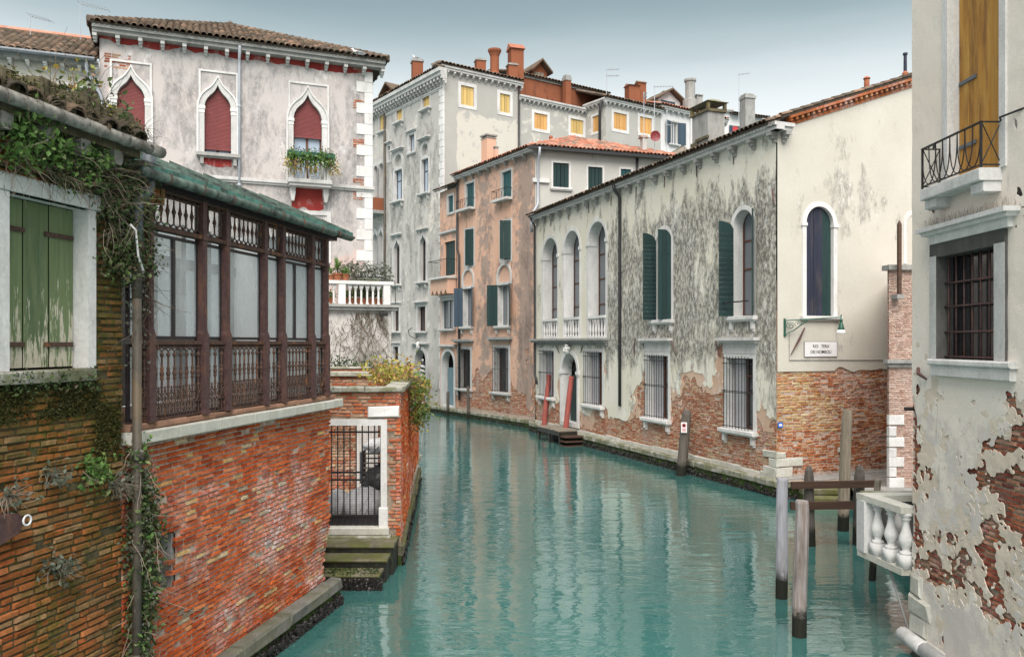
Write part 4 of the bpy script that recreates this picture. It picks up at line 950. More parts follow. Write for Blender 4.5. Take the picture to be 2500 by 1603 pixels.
for k in range(90):
    a = hd0+(hd1-hd0)*k/89; 
    for j in range(2): wr.tube([(a,-.05-.1*j,hz+.23),(a+random.uniform(-.06,.06),-.05-.1*j+random.uniform(-.05,.05),hz+.23+random.uniform(.08,.14))], .0016, 3, False)
wr.build('pigeon_wires', M['twig_pale'], w, kind='stuff')
# balcony with door
BP = .30; b0, b1 = 12-11.23, 12-9.79; bz0, bz1 = 6.60, 6.755
bs = MB(); bs.rbox(b0, b1, -BP, .02, bz0, bz1, .012, .004); bs = bs.build('balcony_slab', M['stone'], rh)
for a in (b0+.02, b1-.30): MB().rbox(a, a+.28, -BP+.06, .02, bz0-.13, bz0-.002, .01).build('corbel', M['stone'], bs)
rl = MB(); rz0, rz1 = bz1+.04, 7.33; iy = -BP+.03
rl.tube([(b0+.02,iy,rz0),(b1-.02,iy,rz0)], .011, 5); rl.box(b0+.01, b1-.01, iy-.016, iy+.016, rz1-.02, rz1); 
for c in (b0+.02, b1-.02): rl.box(c-.012, c+.012, iy-.012, iy+.012, bz1, rz1)
for c in (b0+.02, b1-.02):
    rl.box(c-.012, c+.012, iy, .0, rz1-.018, rz1-.002); rl.box(c-.01, c+.01, iy, 0, rz0-.008, rz0+.008); rl.box(c-.012, c+.012, -.03, -.006, bz1, rz1); rl.tube([(c,iy,rz0),(c,-.02,rz1)], .008, 4); rl.tube([(c,-.02,rz0),(c,iy,rz1)], .008, 4)
rl.build('railing', M['iron'], bs)
nA = 8; wA = (b1-b0-.04)/nA; hA = rz1-rz0-.02
am = MB(); am.tube([(wA*1.0*(math.cos(math.pi*t/12)*-1)*1.0, 0, hA-(hA*(math.sin(math.pi*t/12)**.75))) for t in range(13)], .0085, 4); am = am.mesh('rail_loop', M['iron'])
for k in range(nA+1):
    if 0 < k < nA: inst('rail_loop', am, bs, (b0+.02+wA*k, iy, rz0+.004))
MB().tube([(b1-.02,-.02,rz1-.01),(b1+.08,-.10,rz1+.015),(b1+.42,-.02,rz1+.03)], .013, 5).build('rail_end', M['iron'], bs)
dr = (FR.px(2320,300)[0], FR.px(2447,300)[0], bz1, 10.5); holes(rh).append(grow('rect', dr, .05))
dw = MB(); dw.ring(grow('rect', dr, .13), outline('rect', *dr), -.045, .01, .26); dw = dw.build('doorway', M['stone'], rh)
npl = 5; pm = None
for k in range(npl):
    a = dr[0]+(dr[1]-dr[0])*k/npl; MB().rbox(a+.003, a+(dr[1]-dr[0])/npl-.003, .12+.004*(k % 2), .17, dr[2]+.02, dr[3], .006).build('plank', M['wood_door'], dw)
for zz in (7.25, 8.12): MB().box(dr[0]+.02, dr[0]+.42, .105, .118, zz, zz+.05).build('hinge', M['pipe_grey'], dw)
for zz in (6.95, 8.32): MB().box(dr[1]-.14, dr[1]-.01, .105, .118, zz, zz+.05).build('hinge', M['pipe_grey'], dw)
string(rh, b1+.02, RU, 6.60, .012, .02, 'stone_grey', 'joint_line')
def rsum(U, Z): return fbm(U*1.5, Z*1.5, 41, 5, .55), fbm(U*4.5, Z*4.5, 47, 4, .6)
def band_r(Z): return np.clip((3.45-Z)/.5, 0, 1)*np.clip((Z-.75)/.7, 0, 1)
def fin(U, Z):
    a, b = rsum(U, Z); n = a*.55+b*.24+fbm(U*13, Z*13, 49, 3, .7)*.21
    chips = np.clip(1-np.abs(Z-3.85)/.35, 0, 1)*np.clip((U-.3)/.3, 0, 1)*np.clip((1.9-U)/.3, 0, 1)*.10
    return (.655-n)*1.0-band_r(Z)*.192-chips*.9-np.clip((.16-U)/.1, 0, 1)*np.clip((3.9-Z)/.4, 0, 1)*np.clip((Z-2.4)/.4, 0, 1)*.3-np.clip((U-1.75)/.5, 0, 1)*np.clip((4.3-Z)/.5, 0, 1)*np.clip((Z-2.0)/.4, 0, 1)*.12
def und(U, Z):
    a, b = rsum(U, Z); c = fbm(U*2.2+5, Z*3.5, 53, 5, .7)
    return fin(U, Z)+.085+(.50-c)*.9
frr, fru = wall_fn(rh, fin), wall_fn(rh, und)
sheet('plaster', M['p_right'], rh, 0, RU, -.2, RT, .035, frr, y=-.021, thick=.006, stain=lambda U, Z: .24+.25*np.exp(-((Z-6.3)/.3)**2)*np.exp(-((U-.6)/.4)**2)+.16*np.clip((U-1.6)/.6, 0, 1)*np.exp(-((Z-6.3)/.45)**2), tone=lambda U, Z: .36+.22*np.clip((3.9-Z)/.4, 0, 1), yfn=lambda U, Z: (fbm(U*3, Z*3, 61, 3)-.5)*.014)
sheet('under_plaster', M['p_right_under'], rh, 0, RU, -.2, 5.0, .035, fru, y=-.016, thick=.014, stain=lambda U, Z: .22+.33*np.exp(-np.clip(und(U, Z), 0, 1)/.045), yfn=lambda U, Z: (fbm(U*7, Z*7, 67, 3)-.5)*.016)
rb = sheet('brick_backing', M['mortar'], rh, 0, RU, -.2, 5.2, .2, wall_fn(rh), y=.016)
bricks(rb, FR, M['b_right'], 0, 3.2, .2, 4.9, lambda u, z: not in_holes(rh, u, z, .12) and float(fru(np.array([u]), np.array([z]))[0]) < .09, y=0, course=.066, length=.25, nparts=300, jy=.007)
for (a, b, z0, z1) in ((-.035,.30,.86,1.16),(-.035,.52,.58,.85),(-.035,.42,.30,.57),(-.035,.95,.05,.29)): MB().rbox(a, b, -.055, .1, z0, z1, .025, .02).build('base_stone', M['stone_ledge'], rh)
tr = MB(); tr.tube([(-.16,-.10,.20),(-.12,-.10,.20),(.5,-.10,.20),(.52,-.10,.20)], [.06,.115,.115,.11], 10); tr.tube([(.53,-.10,.20),(RU,-.10,.20)], .115, 10); tr.build('base_moulding', M['stone'], rh, smooth=True)
MB().box(0, RU, .34, 6, -.5, RT).build('inner_wall', M['p_cream'], rh); MB().box(0, .03, .0, .34, -.5, RT).build('end_wall', M['p_cream'], rh)
a = FR.px(2252,898); b = FR.px(2270,925); MB().tube([(a[0],-.06,a[1]),(a[0]+.08,-.10,(a[1]+b[1])/2),(b[0],-.05,b[1])], [.025,.03,.018], 5).build('iron_stub', M['iron_rust'], rh)
MB().tube([(.02,.06,3.62),(.02,-.14,3.62)], .03, 7).build('spout', M['iron'], rh)

# ---------------------------------------------------------------- small stone balcony landing behind the corner house
bl = thing('stone_balcony', 'small white stone balcony with bulbous balusters over the water behind the near right house', 'balcony', (6.0, 12.1, 0), 0)
# local x right, y away: canal side runs from (0,0) to (-.16,1.0)
zt, zs = 2.13, 1.20; A, B = Vector((.0,-.05,0)), Vector((-.16,1.02,0)); d_ = (B-A).normalized()
rotz = math.atan2(-d_.x, d_.y)
def along(t, off=0): p = A+(B-A)*t; return (p.x+off, p.y)
sl = MB(); sl.raw([(A.x-.12,A.y,zs-.10),(B.x-.12,B.y+.12,zs-.10),(1.6,B.y+.12,zs-.10),(1.6,A.y,zs-.10),(A.x-.12,A.y,zs),(B.x-.12,B.y+.12,zs),(1.6,B.y+.12,zs),(1.6,A.y,zs)], [(3,2,1,0),(4,5,6,7),(0,1,5,4),(1,2,6,5),(2,3,7,6),(3,0,4,7)]); sl.build('floor_slab', M['stone_ledge'], bl)
rr = MB(); rr.raw([(A.x-.13,A.y,zt-.10),(B.x-.13,B.y+.13,zt-.10),(B.x+.13,B.y+.13,zt-.10),(A.x+.13,A.y,zt-.10),(A.x-.13,A.y,zt),(B.x-.13,B.y+.13,zt),(B.x+.13,B.y+.13,zt),(A.x+.13,A.y,zt)], [(3,2,1,0),(4,5,6,7),(0,1,5,4),(1,2,6,5),(2,3,7,6),(3,0,4,7)])
rr.build('handrail', M['stone_ledge'], bl); MB().box(B.x+.131, 1.6, B.y-.13, B.y+.131, zt-.098, zt+.002).build('handrail', M['stone_ledge'], bl)
bp = [(.085,.20)]+[(r_, .20+z_*(zt-zs-.30)/1.0) for r_, z_ in balu_prof(1.0, .105)]
bme = MB(); bme.box(-.10,.10,-.10,.10,.002,.20); bme.lathe(0, 0, bp, 12); bme = bme.mesh('baluster', M['stone'], True)
for t in (.08,.42,.74): p = along(t); inst('baluster', bme, bl, (p[0], p[1], zs), (0,0,rotz))
MB().box(-.12,.12,-.14,.14,0,zt-zs-.101).build('post', M['stone'], bl).location = (B.x, B.y, zs)
for x_ in (.35,.72,1.1): inst('baluster', bme, bl, (x_, B.y, zs))
MB().tube([(.05,-.1,.0),(-.05,.5,zs-.12)], .02, 5).build('stay_bar', M['stone_grey'], bl)
# quay wall under and behind the balcony
def edge(nm, a, b, **kw):
    v = Vector(b)-Vector(a); return quay(nm, Frame(a, v), 0, v.length, 0.0, .60, **kw)
edge('alley_edge', (9.75, 22.9), (8.45, 18.2), mus=200); edge('balcony_edge', (8.45, 18.2), (6.95, 11.9), mus=450)
MB().raw([(6.97,11.9,.57),(40,11.9,.57),(40,22.9,.57),(9.77,22.9,.57),(8.47,18.2,.57)],[(0,1,2,3,4)]).build('quay_ground', M['paving'], None, kind='structure')
gwl = thing('parapet_wall', 'short grey cement parapet block behind the stone balcony', 'wall', (5.95, 13.24, 1.2)); MB().rbox(0,1.3,0,.30,0,.82,.02,.01).build('block', M['stone_grey'], gwl); MB().box(-.04,1.3,-.02,.34,.822,.90).build('cap', M['stone_moss'], gwl)

# ---------------------------------------------------------------- mooring poles
def pole(label, x0, y0, x1, y1, dia, mat, taper=.85, top='flat', group='mooring poles', cat='pole', name='mooring_pole', extra=None, dep=None):
    """(x0,y0) top centre and (x1,y1) waterline centre in the photo"""
    Y = dep or water_depth(y1); b = ray(x1, y1, Y); t = ray(x0, y0, Y); lean = t-b; h = lean.z
    o = thing(name, label, cat, (b.x, b.y, 0), 0, group); r = dia/2
    pr = [0, .35, .7, .93] if top != 'point' else [0, .35, .7, .86]
    pts = [Vector((lean.x*k+math.sin(k*5+x0)*.012, math.cos(k*4+x0)*.012, h*k)) for k in pr]; rs = [r, r*.99, r*.96, r*.92]
    pts = [Vector((-lean.x*.2, 0, -1.2))]+pts; rs = [r]+rs
    if top == 'flat': pts += [Vector((lean.x*.97,0,h*.985)), Vector((lean.x,0,h))]; rs += [r*taper, r*taper*.92]
    else: pts += [Vector((lean.x*.95,0,h*.95)), Vector((lean.x,0,h))]; rs += [r*.72, r*.38]
    MB().tube([tuple(p) for p in pts], rs, 12).build('shaft', M[mat], o, smooth=False)
    return o, h, lean, r
pole('pale bleached mooring pole, left of the two in open water', 1911,1167,1907,1459,.215,'pole_pale',.95)
pole('brownish grey mooring pole nearest the camera in open water', 1958,1221,1952,1551,.225,'pole_brown',.9)
pole('dark old post with pointed top at left end of the rail beams', 1975,1137,1977,1331,.235,'pole_old',top='point')
pole('tall bare log post rising highest beside the alley landing', 2069,1000,2057,1294,.27,'pole_log',.75)
pole('dark old post with pointed top at right end of the rail beams', 2100,1135,2094,1329,.25,'pole_old',top='point')
pole('thin grey post half hidden behind the stone balcony', 2144,1169,2128,1416,.13,'pole_log',.95)
for nm, lab, xa, ya, xb, yb, hh in (('rail_beam','upper dark wooden rail beam between the mooring posts',1932,1184,2136,1180,.155),('rail_beam','lower dark wooden rail beam between the mooring posts',1930,1234,2083,1232,.17)):
    Y = 18.05; a, b = ray(xa,ya,Y), ray(xb,yb,Y); o = thing(nm, lab, 'beam', a, 0, 'rail beams'); L = b.x-a.x; dz = b.z-a.z
    MB().raw([(0,-.05,-hh/2),(L,-.05,dz-hh/2),(L,.05,dz-hh/2),(0,.05,-hh/2),(0,-.05,hh/2),(L,-.05,dz+hh/2),(L,.05,dz+hh/2),(0,.05,hh/2)],[(0,3,2,1),(4,5,6,7),(0,1,5,4),(1,2,6,5),(2,3,7,6),(3,0,4,7)]).build('board', M['wood_beam'], o)
o, h, ln, r_ = pole('grey leaning mooring pole carrying a small no mooring notice', 1678,999,1662,1160,.36,'pole_old',.7)
nt_ = thing('notice_sign', 'small white notice with red symbol on the grey leaning pole', 'sign', (o.location.x+ln.x*.72-.1, o.location.y-.23, h*.66), -.25)
MB().box(-.10,.10,-.012,0,0,.36).build('plate', M['enamel'], nt_); MB().prism([(math.cos(k*.7854)*.07, .25+math.sin(k*.7854)*.07) for k in range(8)], -.016, -.0125).build('red_disc', M['red_sign'], nt_); MB().prism([(math.cos(k*.7854)*.045, .25+math.sin(k*.7854)*.045) for k in range(8)], -.0185, -.0165).build('pictogram', M['ink'], nt_)
tx = MB()
for k, w_ in enumerate((.07,.06,.07,.05)): tx.box(-w_,w_,-.015,-.0125,.13-k*.03,.143-k*.03)
tx.build('text_lines', M['red_sign'], nt_)
pole('red leaning mooring pole left of the yellow house portal', 1341,914,1326,1062,.26,'pole_red',.98,group='red poles')
pole('red leaning mooring pole in front of the yellow house portal', 1396,918,1377,1078,.26,'pole_red',.98,group='red poles')
pole('thin brown post under the salmon house right of the blue door', 1143,942,1143,1022,.2,'pole_old',.9,dep=48.5)
pole('short brown post under the blue door', 1094,948,1093,1008,.2,'pole_old',.9,dep=50.5)
# landing stage at the portal
ls = FY.thing('landing_stage', 'small wooden landing stage with steps below the carved portal', 'landing'); pc = (p_[0]+p_[1])/2
for k in range(7): MB().rbox(pc-1.1+k*.36, pc-.75+k*.36, -1.25, -.31, .60, .66, .01).build('deck_board', M['wood_pole'], ls)
fm = MB(); fm.box(pc-1.1, pc+1.4, -1.22, -1.12, .42, .595); fm.box(pc-1.1,pc-1.0,-1.2,-.31,.42,.595); fm.box(pc+1.3,pc+1.4,-1.2,-.31,.42,.595)
for c in (-1.05,.2,1.35): fm.box(pc+c-.05,pc+c+.05,-1.2,-1.1,-.6,.42)
fm.build('frame', M['algae_wet'], ls)
for k in range(3): MB().box(pc+1.42, pc+2.0, -1.2, -.31, .38-k*.2, .44-k*.2).build('step', M['wood_beam'], ls)
# ================================================================ left bank
FL = Frame((-3.2-.201*7.5, 14.0-.98*7.5), (.201, .98))
ZE = 6.62                                  # eaves of the near brick house
UH = FL.px(300, 800)[0]                    # end of the near house, start of the loggia
UE = 7.58
bh = FL.thing('brick_house', 'mossy brick house with green peeling shutters at left edge', 'house')
r_ = (FL.px(12,700)[0], FL.px(206,700)[0], FL.px(110,902)[1], FL.px(206,512)[1])
holes(bh).append(grow('rect', r_, .07, .06))
w = MB(); w.ring([(r_[0]-.13,r_[2]),(r_[0]-.13,r_[3]),(r_[1]+.11,r_[3]),(r_[1]+.11,r_[2])], outline('rect', *r_), -.05, .02, .2); w = w.build('window', M['stone'], bh)
MB().rbox(r_[0]-.24, r_[1]+.16, -.065, .05, r_[3]+.001, r_[3]+.17, .015, .01).build('lintel', M['stone'], w)
MB().rbox(r_[0]-.2, r_[1]+.08, -.10, .2, r_[2]-.13, r_[2]-.002, .02, .012).build('sill', M['stone_moss'], w)
ws = [.19,.14,.20,.13,.14,.2]; tot = sum(ws); x = r_[0]+.01; W_ = r_[1]-r_[0]-.02
for k, q in enumerate(ws):
    b = x+W_*q/tot; p = sheet('plank', M['shut_green'], w, x+.003, b-.003, r_[2]+.02, r_[3]-.012, .08, None, y=.12+.006*(k % 2), stain=lambda U, Z: np.clip(.19-(Z-r_[2])*.20, -.02, .19))
    MB().box(x+.003, b-.003, .121+.006*(k % 2), .15, r_[2]+.02, r_[3]-.012).build('plank_back', M['shut_green'], p) if False else None
    x = b
MB().box(r_[0], r_[1], .14, .16, r_[2], r_[3]).build('dark_back', M['dark'], w)
for zz in (r_[2]+.22, r_[3]-.32):
    for a, b in ((r_[0]+.03, r_[0]+.34), (r_[1]-.40, r_[1]-.03)): MB().box(a, b, .102, .118, zz, zz+.045).build('hinge_strap', M['iron_lace'], w)
hw_ = sheet('wall', M['mortar_moss'], bh, -2.5, UH, -.4, ZE, .2, wall_fn(bh), y=.02)
bricks(hw_, FL, M['b_moss'], .35, UH-.0, .75, ZE-.42, lambda u, z: not in_holes(bh, u, z, .12), y=0, course=.070, length=.255, nparts=300, jy=.011)
MB().box(-2.5, UH, .22, 3.0, -.4, ZE).build('inner_wall', M['b_moss'], bh)
dv = MB().rbox(-.03,.03,-.09,.05,0,.24,.012,.006).mesh('dentil_brick', M['b_moss'])
for k in range(32): inst('dentil_brick', dv, hw_, (.1+k*.085, -.01, ZE-.40), (0, random.uniform(-.06,.06), 0))
ev = MB(); ev.box(-2.5, UH-.06, -.26, .3, ZE-.02, ZE+.08); ev.build('eaves_slab', M['moss_cement'], bh)
cm = MB(); cm.prism([(-.09,0),(.09,0),(.09,-.13),(.05,-.19),(-.05,-.19),(-.09,-.13)], -.34, .05); cm = cm.mesh('corbel', M['gutter_stone'])
for k in range(6): inst('corbel', cm, bh, (-.15+k*.47, 0, ZE-.025), (0,0,0), (.72,.85,.75))
gz = ZE+.09; GV = -.36
for k in range(6):
    a = -.6+k*.58; b = min(a+.60, UH-.06); MB().tube([(a,GV,gz),(a+.03,GV,gz),(b-.04,GV,gz),(b,GV,gz)], [.058,.064,.060,.070], 10).build('gutter', M['gutter_stone'], bh, smooth=True)
rf = roof(bh, [(-2.5,-.30,gz+.06),(UH-.08,-.30,gz+.06),(UH-.08,3.0,gz+1.5),(-2.5,3.0,gz+1.5)], 'tile_dark', bed='moss_cement', nparts=60, w=.23, lift=.02)
em_ = MB()
for k in range(40):
    a = -1.2+k*(UH+1.1)/40; em_.rbox(a, a+(UH+1.1)/40+.004, -.34+random.uniform(-.02,.02), -.1, gz+.0, gz+.27+.05*math.sin(k*.9)+random.uniform(-.03,.03), .03, .012)
em_.build('eaves_mortar', M['moss_cement'], bh)
gm_ = thing('gutter_moss', 'moss and dry stalks growing along the cement gutter of the brick house', 'plant', (0,0,0))
leaves('foliage', gm_, [tuple(FL.P(random.uniform(.2, UH), random.uniform(-.40,-.2), gz+.06+random.random()*.22)) for k in range(170)], 'moss', .022, 5, .03)
twigs('stem', gm_, [tuple(FL.P(random.uniform(.3, UH), random.uniform(-.40,-.25), gz+random.uniform(.05,.2))) for k in range(150)], 'twig', .30, 6, .0035, (0,0,-.2), .8, .1)
# brick and ring at the left edge
rg = FL.px(14, 1275); hk = thing('mooring_ring', 'white ring on a rusty iron bracket at the left edge of the mossy wall', 'ring', FL.P(rg[0], -.12, rg[1]), FL.rz)
MB().prism([(-.25,-.16),(.0,-.09),(.06,.0),(.0,.09),(-.25,.10)], -.02, .12).build('bracket', M['iron_rust'], hk)
MB().tube([(.05+.045*math.cos(t*.5236), -.06, .02+.045*math.sin(t*.5236)) for t in range(13)], .009, 6).build('ring', M['enamel'], hk)
# downpipe at the joint
du = FL.px(303, 700)[0]
dp = thing('downpipe', 'tall stained drainpipe with grey elbow between mossy house and glazed loggia', 'pipe', FL.P(du, -.16, 0), FL.rz)
z1 = FL.px(303,590)[1]
MB().tube([(0,0,-.3),(0,0,z1-.62)], .05, 10).build('lower_pipe', M['pipe_brown'], dp, smooth=True); MB().tube([(0,0,z1-.62),(0,0,z1)], .055, 10).build('middle_pipe', M['pipe_brown'], dp, smooth=True)
MB().tube([(0,0,z1),(0,0,z1+.40),(.02,-.0,z1+.46),(.16,-.02,z1+.60),(.18,-.02,z1+.66),(.18,-.02,z1+1.05)], .066, 10).build('elbow_pipe', M['pipe_grey'], dp, smooth=True)
for zz in (1.15, 2.35, 3.35, z1-.05): MB().lathe(0, 0, [(.058,zz-.03),(.078,zz-.02),(.080,zz+.03),(.058,zz+.05)], 10).build('collar', M['pipe_brown'], dp)
wp = MB(); wp.tube([(-.18,-.05,z1+.16),(-.14,-.09,z1+.10),(-.10,-.09,z1-.18),(-.02,-.10,z1-.34),(.0,-.07,z1-.35)], .012, 6); wp.build('white_hose', M['enamel'], dp, smooth=True)

# ---------------------------------------------------------------- glazed iron loggia on its brick wall
lo = FL.thing('glazed_loggia', 'glazed iron loggia with copper roof on a high red brick wall over the canal', 'building')
ZL = (FL.px(340,1062)[1]+FL.px(830,965,-.15)[1])/2; ZB = (FL.px(369,1028,-.05)[1]+FL.px(800,955,-.05)[1])/2
ZL -= .14; ZB -= .035
ZR = FL.px(560,834)[1]; ZF = (FL.px(377,562)[1]+FL.px(800,648)[1])/2; ZT = ZF+.46; ZG = ZT+.07
print('loggia', UH, UE, ZL, ZB, ZR, ZF, ZT)
hb = FL.px(408,1370); hole_nb = (hb[0]-.15, hb[0]+.17, hb[1]-.36, hb[1]+.30)
bmask = lambda u, z: not (hole_nb[0] < u < hole_nb[1] and hole_nb[2] < z < hole_nb[3])
lean = lambda u, z: .10*max(0, (1.6-z)/1.6)+.07*math.exp(-((z-.8)/.4)**2)*max(0, (u-6.2)/1.2)
lw = sheet('wall', M['mortar_red'], lo, UH, UE-.05, -.4, ZL, .15, lambda U, Z: np.where((U > hole_nb[0]) & (U < hole_nb[1]) & (Z > hole_nb[2]) & (Z < hole_nb[3]), -.1, .1), y=.022, yfn=lambda U, Z: np.array([lean(a, b) for a, b in zip(U, Z)]))
bricks(lw, FL, M['b_red'], UH, UE, .42, ZL-.01, bmask, y=0, course=.0655, length=.25, nparts=300, jy=.009, yfn=lean)
MB().box(hole_nb[0]-.05, hole_nb[1]+.05, .24, .26, hole_nb[2]-.05, hole_nb[3]+.05).box(hole_nb[1]-.02, hole_nb[1]+.04, .05, .25, hole_nb[2], hole_nb[3]).box(hole_nb[0]-.04, hole_nb[0]+.02, .05, .25, hole_nb[2], hole_nb[3]).box(hole_nb[0], hole_nb[1], .02, .25, hole_nb[2]-.03, hole_nb[2]).build('niche', M['stone_grey'], lo)
em = MB().rbox(0,.18,-.0,.12,0,.056,.01).mesh('end_brick', M['b_red'])
u = UH
u = UH
while u < UE+.1:
    w_ = min(random.uniform(.75,1.25), UE+.16-u); MB().rbox(u+.003, u+w_-.003, -.17, .1, ZL, ZL+.14, .012, .004).build('ledge_stone', M['stone_ledge'], lo); u += w_
u = UH
while u < UE-.02:
    w_ = min(random.uniform(.32,.7), UE+.02-u); MB().rbox(u+.004, u+w_-.004, -.09+random.uniform(-.006,.006), .12, ZL+.142, ZB-.003, .02, .008).build('curb_block', M['terracotta_curb'], lo); u += w_
pxs = [365, 497, 553.6, 647, 691, 762.5, 797]
pu = [FL.px(x_, 834, -.06)[0] for x_ in pxs]
pm = MB(); pm.box(-.045,.045,-.085,.035,0,ZT-ZB); pm.box(-.056,.056,-.105,.03,0,ZR-ZB+.10); pm.prism([(-.056,ZR-ZB+.10),(.056,ZR-ZB+.10),(.045,ZR-ZB+.14),(-.045,ZR-ZB+.14)], -.095, .03); pm.box(-.054,.054,-.10,.03,ZF-ZB-.03,ZF-ZB+.02); pm.box(-.068,.068,-.12,.03,0,.05); pm.box(-.022,.022,-.092,-.08,ZR-ZB+.18,ZF-ZB-.08)
pm = pm.mesh('post', M['iron_rust'])
for a in pu: inst('post', pm, lo, (a, 0, ZB))
panels = [(UH+.05, pu[0], 3, 1)]+[(pu[i], pu[i+1], (8,3,8,3,8,3)[i], (2,1,1,1,2,1)[i]) for i in range(6)]
hR = ZR-ZB
def rail_unit(sp):
    m = MB(); y = -.055
    m.lathe(0, y, [(.014,hR*.30),(.014,hR*.40),(.022,hR*.42),(.014,hR*.44),(.014,hR*.50),(.026,hR*.53),(.018,hR*.55),(.030,hR*.59),(.018,hR*.63),(.024,hR*.66),(.013,hR*.68),(.013,hR*.80),(.026,hR*.82),(.026,hR*.84),(.013,hR*.86)], 6)
    n = 6
    for s in (-1, 1): m.tube([(s*sp*.5*(1-math.cos(math.pi*k/(2*n))), y, hR*.84+sp*.5*math.sin(math.pi*k/(2*n))) for k in range(n+1)], .009, 4)
    c = sp/2; a, b = sp*.42, hR*.075
    m.tube([(c+a*math.cos(t*.5236), y, hR*.27+b*math.sin(t*.5236)) for t in range(13)], .0095, 4, False)
    m.tube([(c+a*.5*math.cos(t*1.047), y, hR*.27+b*.5*math.sin(t*1.047)) for t in range(7)], .006, 3, False); m.box(c-a*.8, c+a*.8, y-.004, y+.004, hR*.266, hR*.274); m.box(c-.004, c+.004, y-.004, y+.004, hR*.21, hR*.33)
    m.lathe(c, y, [(.006,hR*.34),(.018,hR*.37),(.007,hR*.39),(.015,hR*.405),(.003,hR*.43)], 5)
    for x_ in (0, c): m.box(x_-.006, x_+.006, y-.006, y+.006, hR*.02, hR*.20)
    m.blob((c, y, hR*.12), .026, 6, 4, .25, 1, .5, 1.3); m.box(c-.03, c+.03, y-.005, y+.005, hR*.155, hR*.165); m.box(c-.026, c+.026, y-.005, y+.005, hR*.06, hR*.07)
    for x_ in (-.3, 0, .3): m.box(sp*x_-.007+.0, sp*x_+.007, y-.006, y+.006, hR*.925, hR*.985)
    return m
def frieze_unit(sp, h):
    m = MB(); y = -.045
    m.lathe(0, y, [(.012,h*.12),(.012,h*.30),(.02,h*.44),(.028,h*.47),(.028,h*.53),(.02,h*.56),(.012,h*.70),(.012,h*.85)], 6)
    for s in (-1, 1):
        m.tube([(s*sp*.5*(1-math.cos(math.pi*k/10)), y, h*.80+sp*.45*math.sin(math.pi*k/10)) for k in range(6)], .010, 4); m.tube([(s*sp*.5*(1-math.cos(math.pi*k/10)), y, h*.17-sp*.45*math.sin(math.pi*k/10)+.02) for k in range(6)], .010, 4)
    m.blob((sp/2, y, h*.93), .02, 5, 3, .3); m.blob((sp/2, y, h*.06), .02, 5, 3, .3); return m
M['glass_loggia'] = None
gm, nt, b = newmat('milky loggia glass'); setc(nt, b, (.62,.67,.70), .12, .6); tb = nd(nt, 'ShaderNodeBsdfTransparent'); mxs = nd(nt, 'ShaderNodeMixShader')
fac = ramp(nt, noise(nt, pos(nt, (1,1,.6)), 1.6, 5, .6), [(.3, .14), (.7, .46)]); nt.links.new(fac, mxs.inputs[0]); nt.links.new(tb.outputs[0], mxs.inputs[1]); nt.links.new(b.outputs[0], mxs.inputs[2]); nt.links.new(mxs.outputs[0], nt.nodes['Material Output'].inputs['Surface']); M['glass_loggia'] = gm
gm2, nt, b = newmat('white rear glazing'); setc(nt, b, (.75,.77,.78), .5, .3); tl = nd(nt, 'ShaderNodeBsdfTranslucent'); tl.inputs['Color'].default_value = (.85,.9,.92,1); mxs = nd(nt, 'ShaderNodeMixShader'); mxs.inputs[0].default_value = .6
nt.links.new(b.outputs[0], mxs.inputs[1]); nt.links.new(tl.outputs[0], mxs.inputs[2]); nt.links.new(mxs.outputs[0], nt.nodes['Material Output'].inputs['Surface']); M['rear_glass'] = gm2
cache = {}
for (a, b, n, cas) in panels:
    a += .05; b -= .05; sp = (b-a)/n; key = round(sp, 3)
    if key not in cache: cache[key] = (rail_unit(sp).mesh('baluster', M['iron_lace'], False), frieze_unit(sp, ZT-ZF-.05).mesh('frieze_baluster', M['iron_lace'], False))
    rp = MB(); rp.box(a-.01, b+.01, -.078, -.03, ZR-.035, ZR+.012); rp.box(a-.01, b+.01, -.068, -.042, ZB+hR*.19, ZB+hR*.205); rp.box(a-.01, b+.01, -.068, -.042, ZB+hR*.015, ZB+hR*.03); rp.box(a-.01, b+.01, -.068, -.042, ZB+hR*.91, ZB+hR*.925); rp.box(a-.012, a+.004, -.066, -.044, ZB, ZR); rp.box(b-.004, b+.012, -.066, -.044, ZB, ZR)
    rp = rp.build('rail_panel', M['iron_lace'], lo)
    fp = MB(); fp.box(a-.01, b+.01, -.085, .03, ZF-.02, ZF+.03); fp.box(a-.01, b+.01, -.07, .03, ZT-.03, ZT); fp.box(a-.01, b+.01, -.055, -.03, ZT-.08, ZT-.06); fp.box(a-.012, a+.004, -.056, -.034, ZF, ZT); fp.box(b-.004, b+.012, -.056, -.034, ZF, ZT); fp = fp.build('frieze_panel', M['iron_lace'], lo)
    for i in range(n): inst('baluster', cache[key][0], rp, (a+sp*(i+.5), 0, ZB)); inst('frieze_baluster', cache[key][1], fp, (a+sp*(i+.5), 0, ZF+.03))
    y = .012
    for (z0, z1_, c_) in ((ZB+.02, ZR-.03, 1), (ZR+.03, ZF-.05, cas), (ZF+.02, ZT-.02, 1)):
        for i in range(c_):
            p, q = a-.02+(b-a+.04)*i/c_, a-.02+(b-a+.04)*(i+1)/c_
            cf = MB(); cf.ring([(p,z0),(p,z1_),(q,z1_),(q,z0)], [(p+.028,z0+.035),(p+.028,z1_-.035),(q-.028,z1_-.035),(q-.028,z0+.035)], y-.02, y+.02, closed=True); cf = cf.build('casement', M['iron_dark'], lo)
            MB().box(p+.03, q-.03, y, y+.006, z0+.035, z1_-.035).build('pane', M['glass_loggia'], cf)
bm_ = MB(); bm_.box(UH, UE-.02, -.12, .2, ZT, ZT+.10); bm_.box(UH, UE, -.15, .2, ZT+.10, ZT+.16); bm_.build('roof_beam', M['iron_dark'], lo)
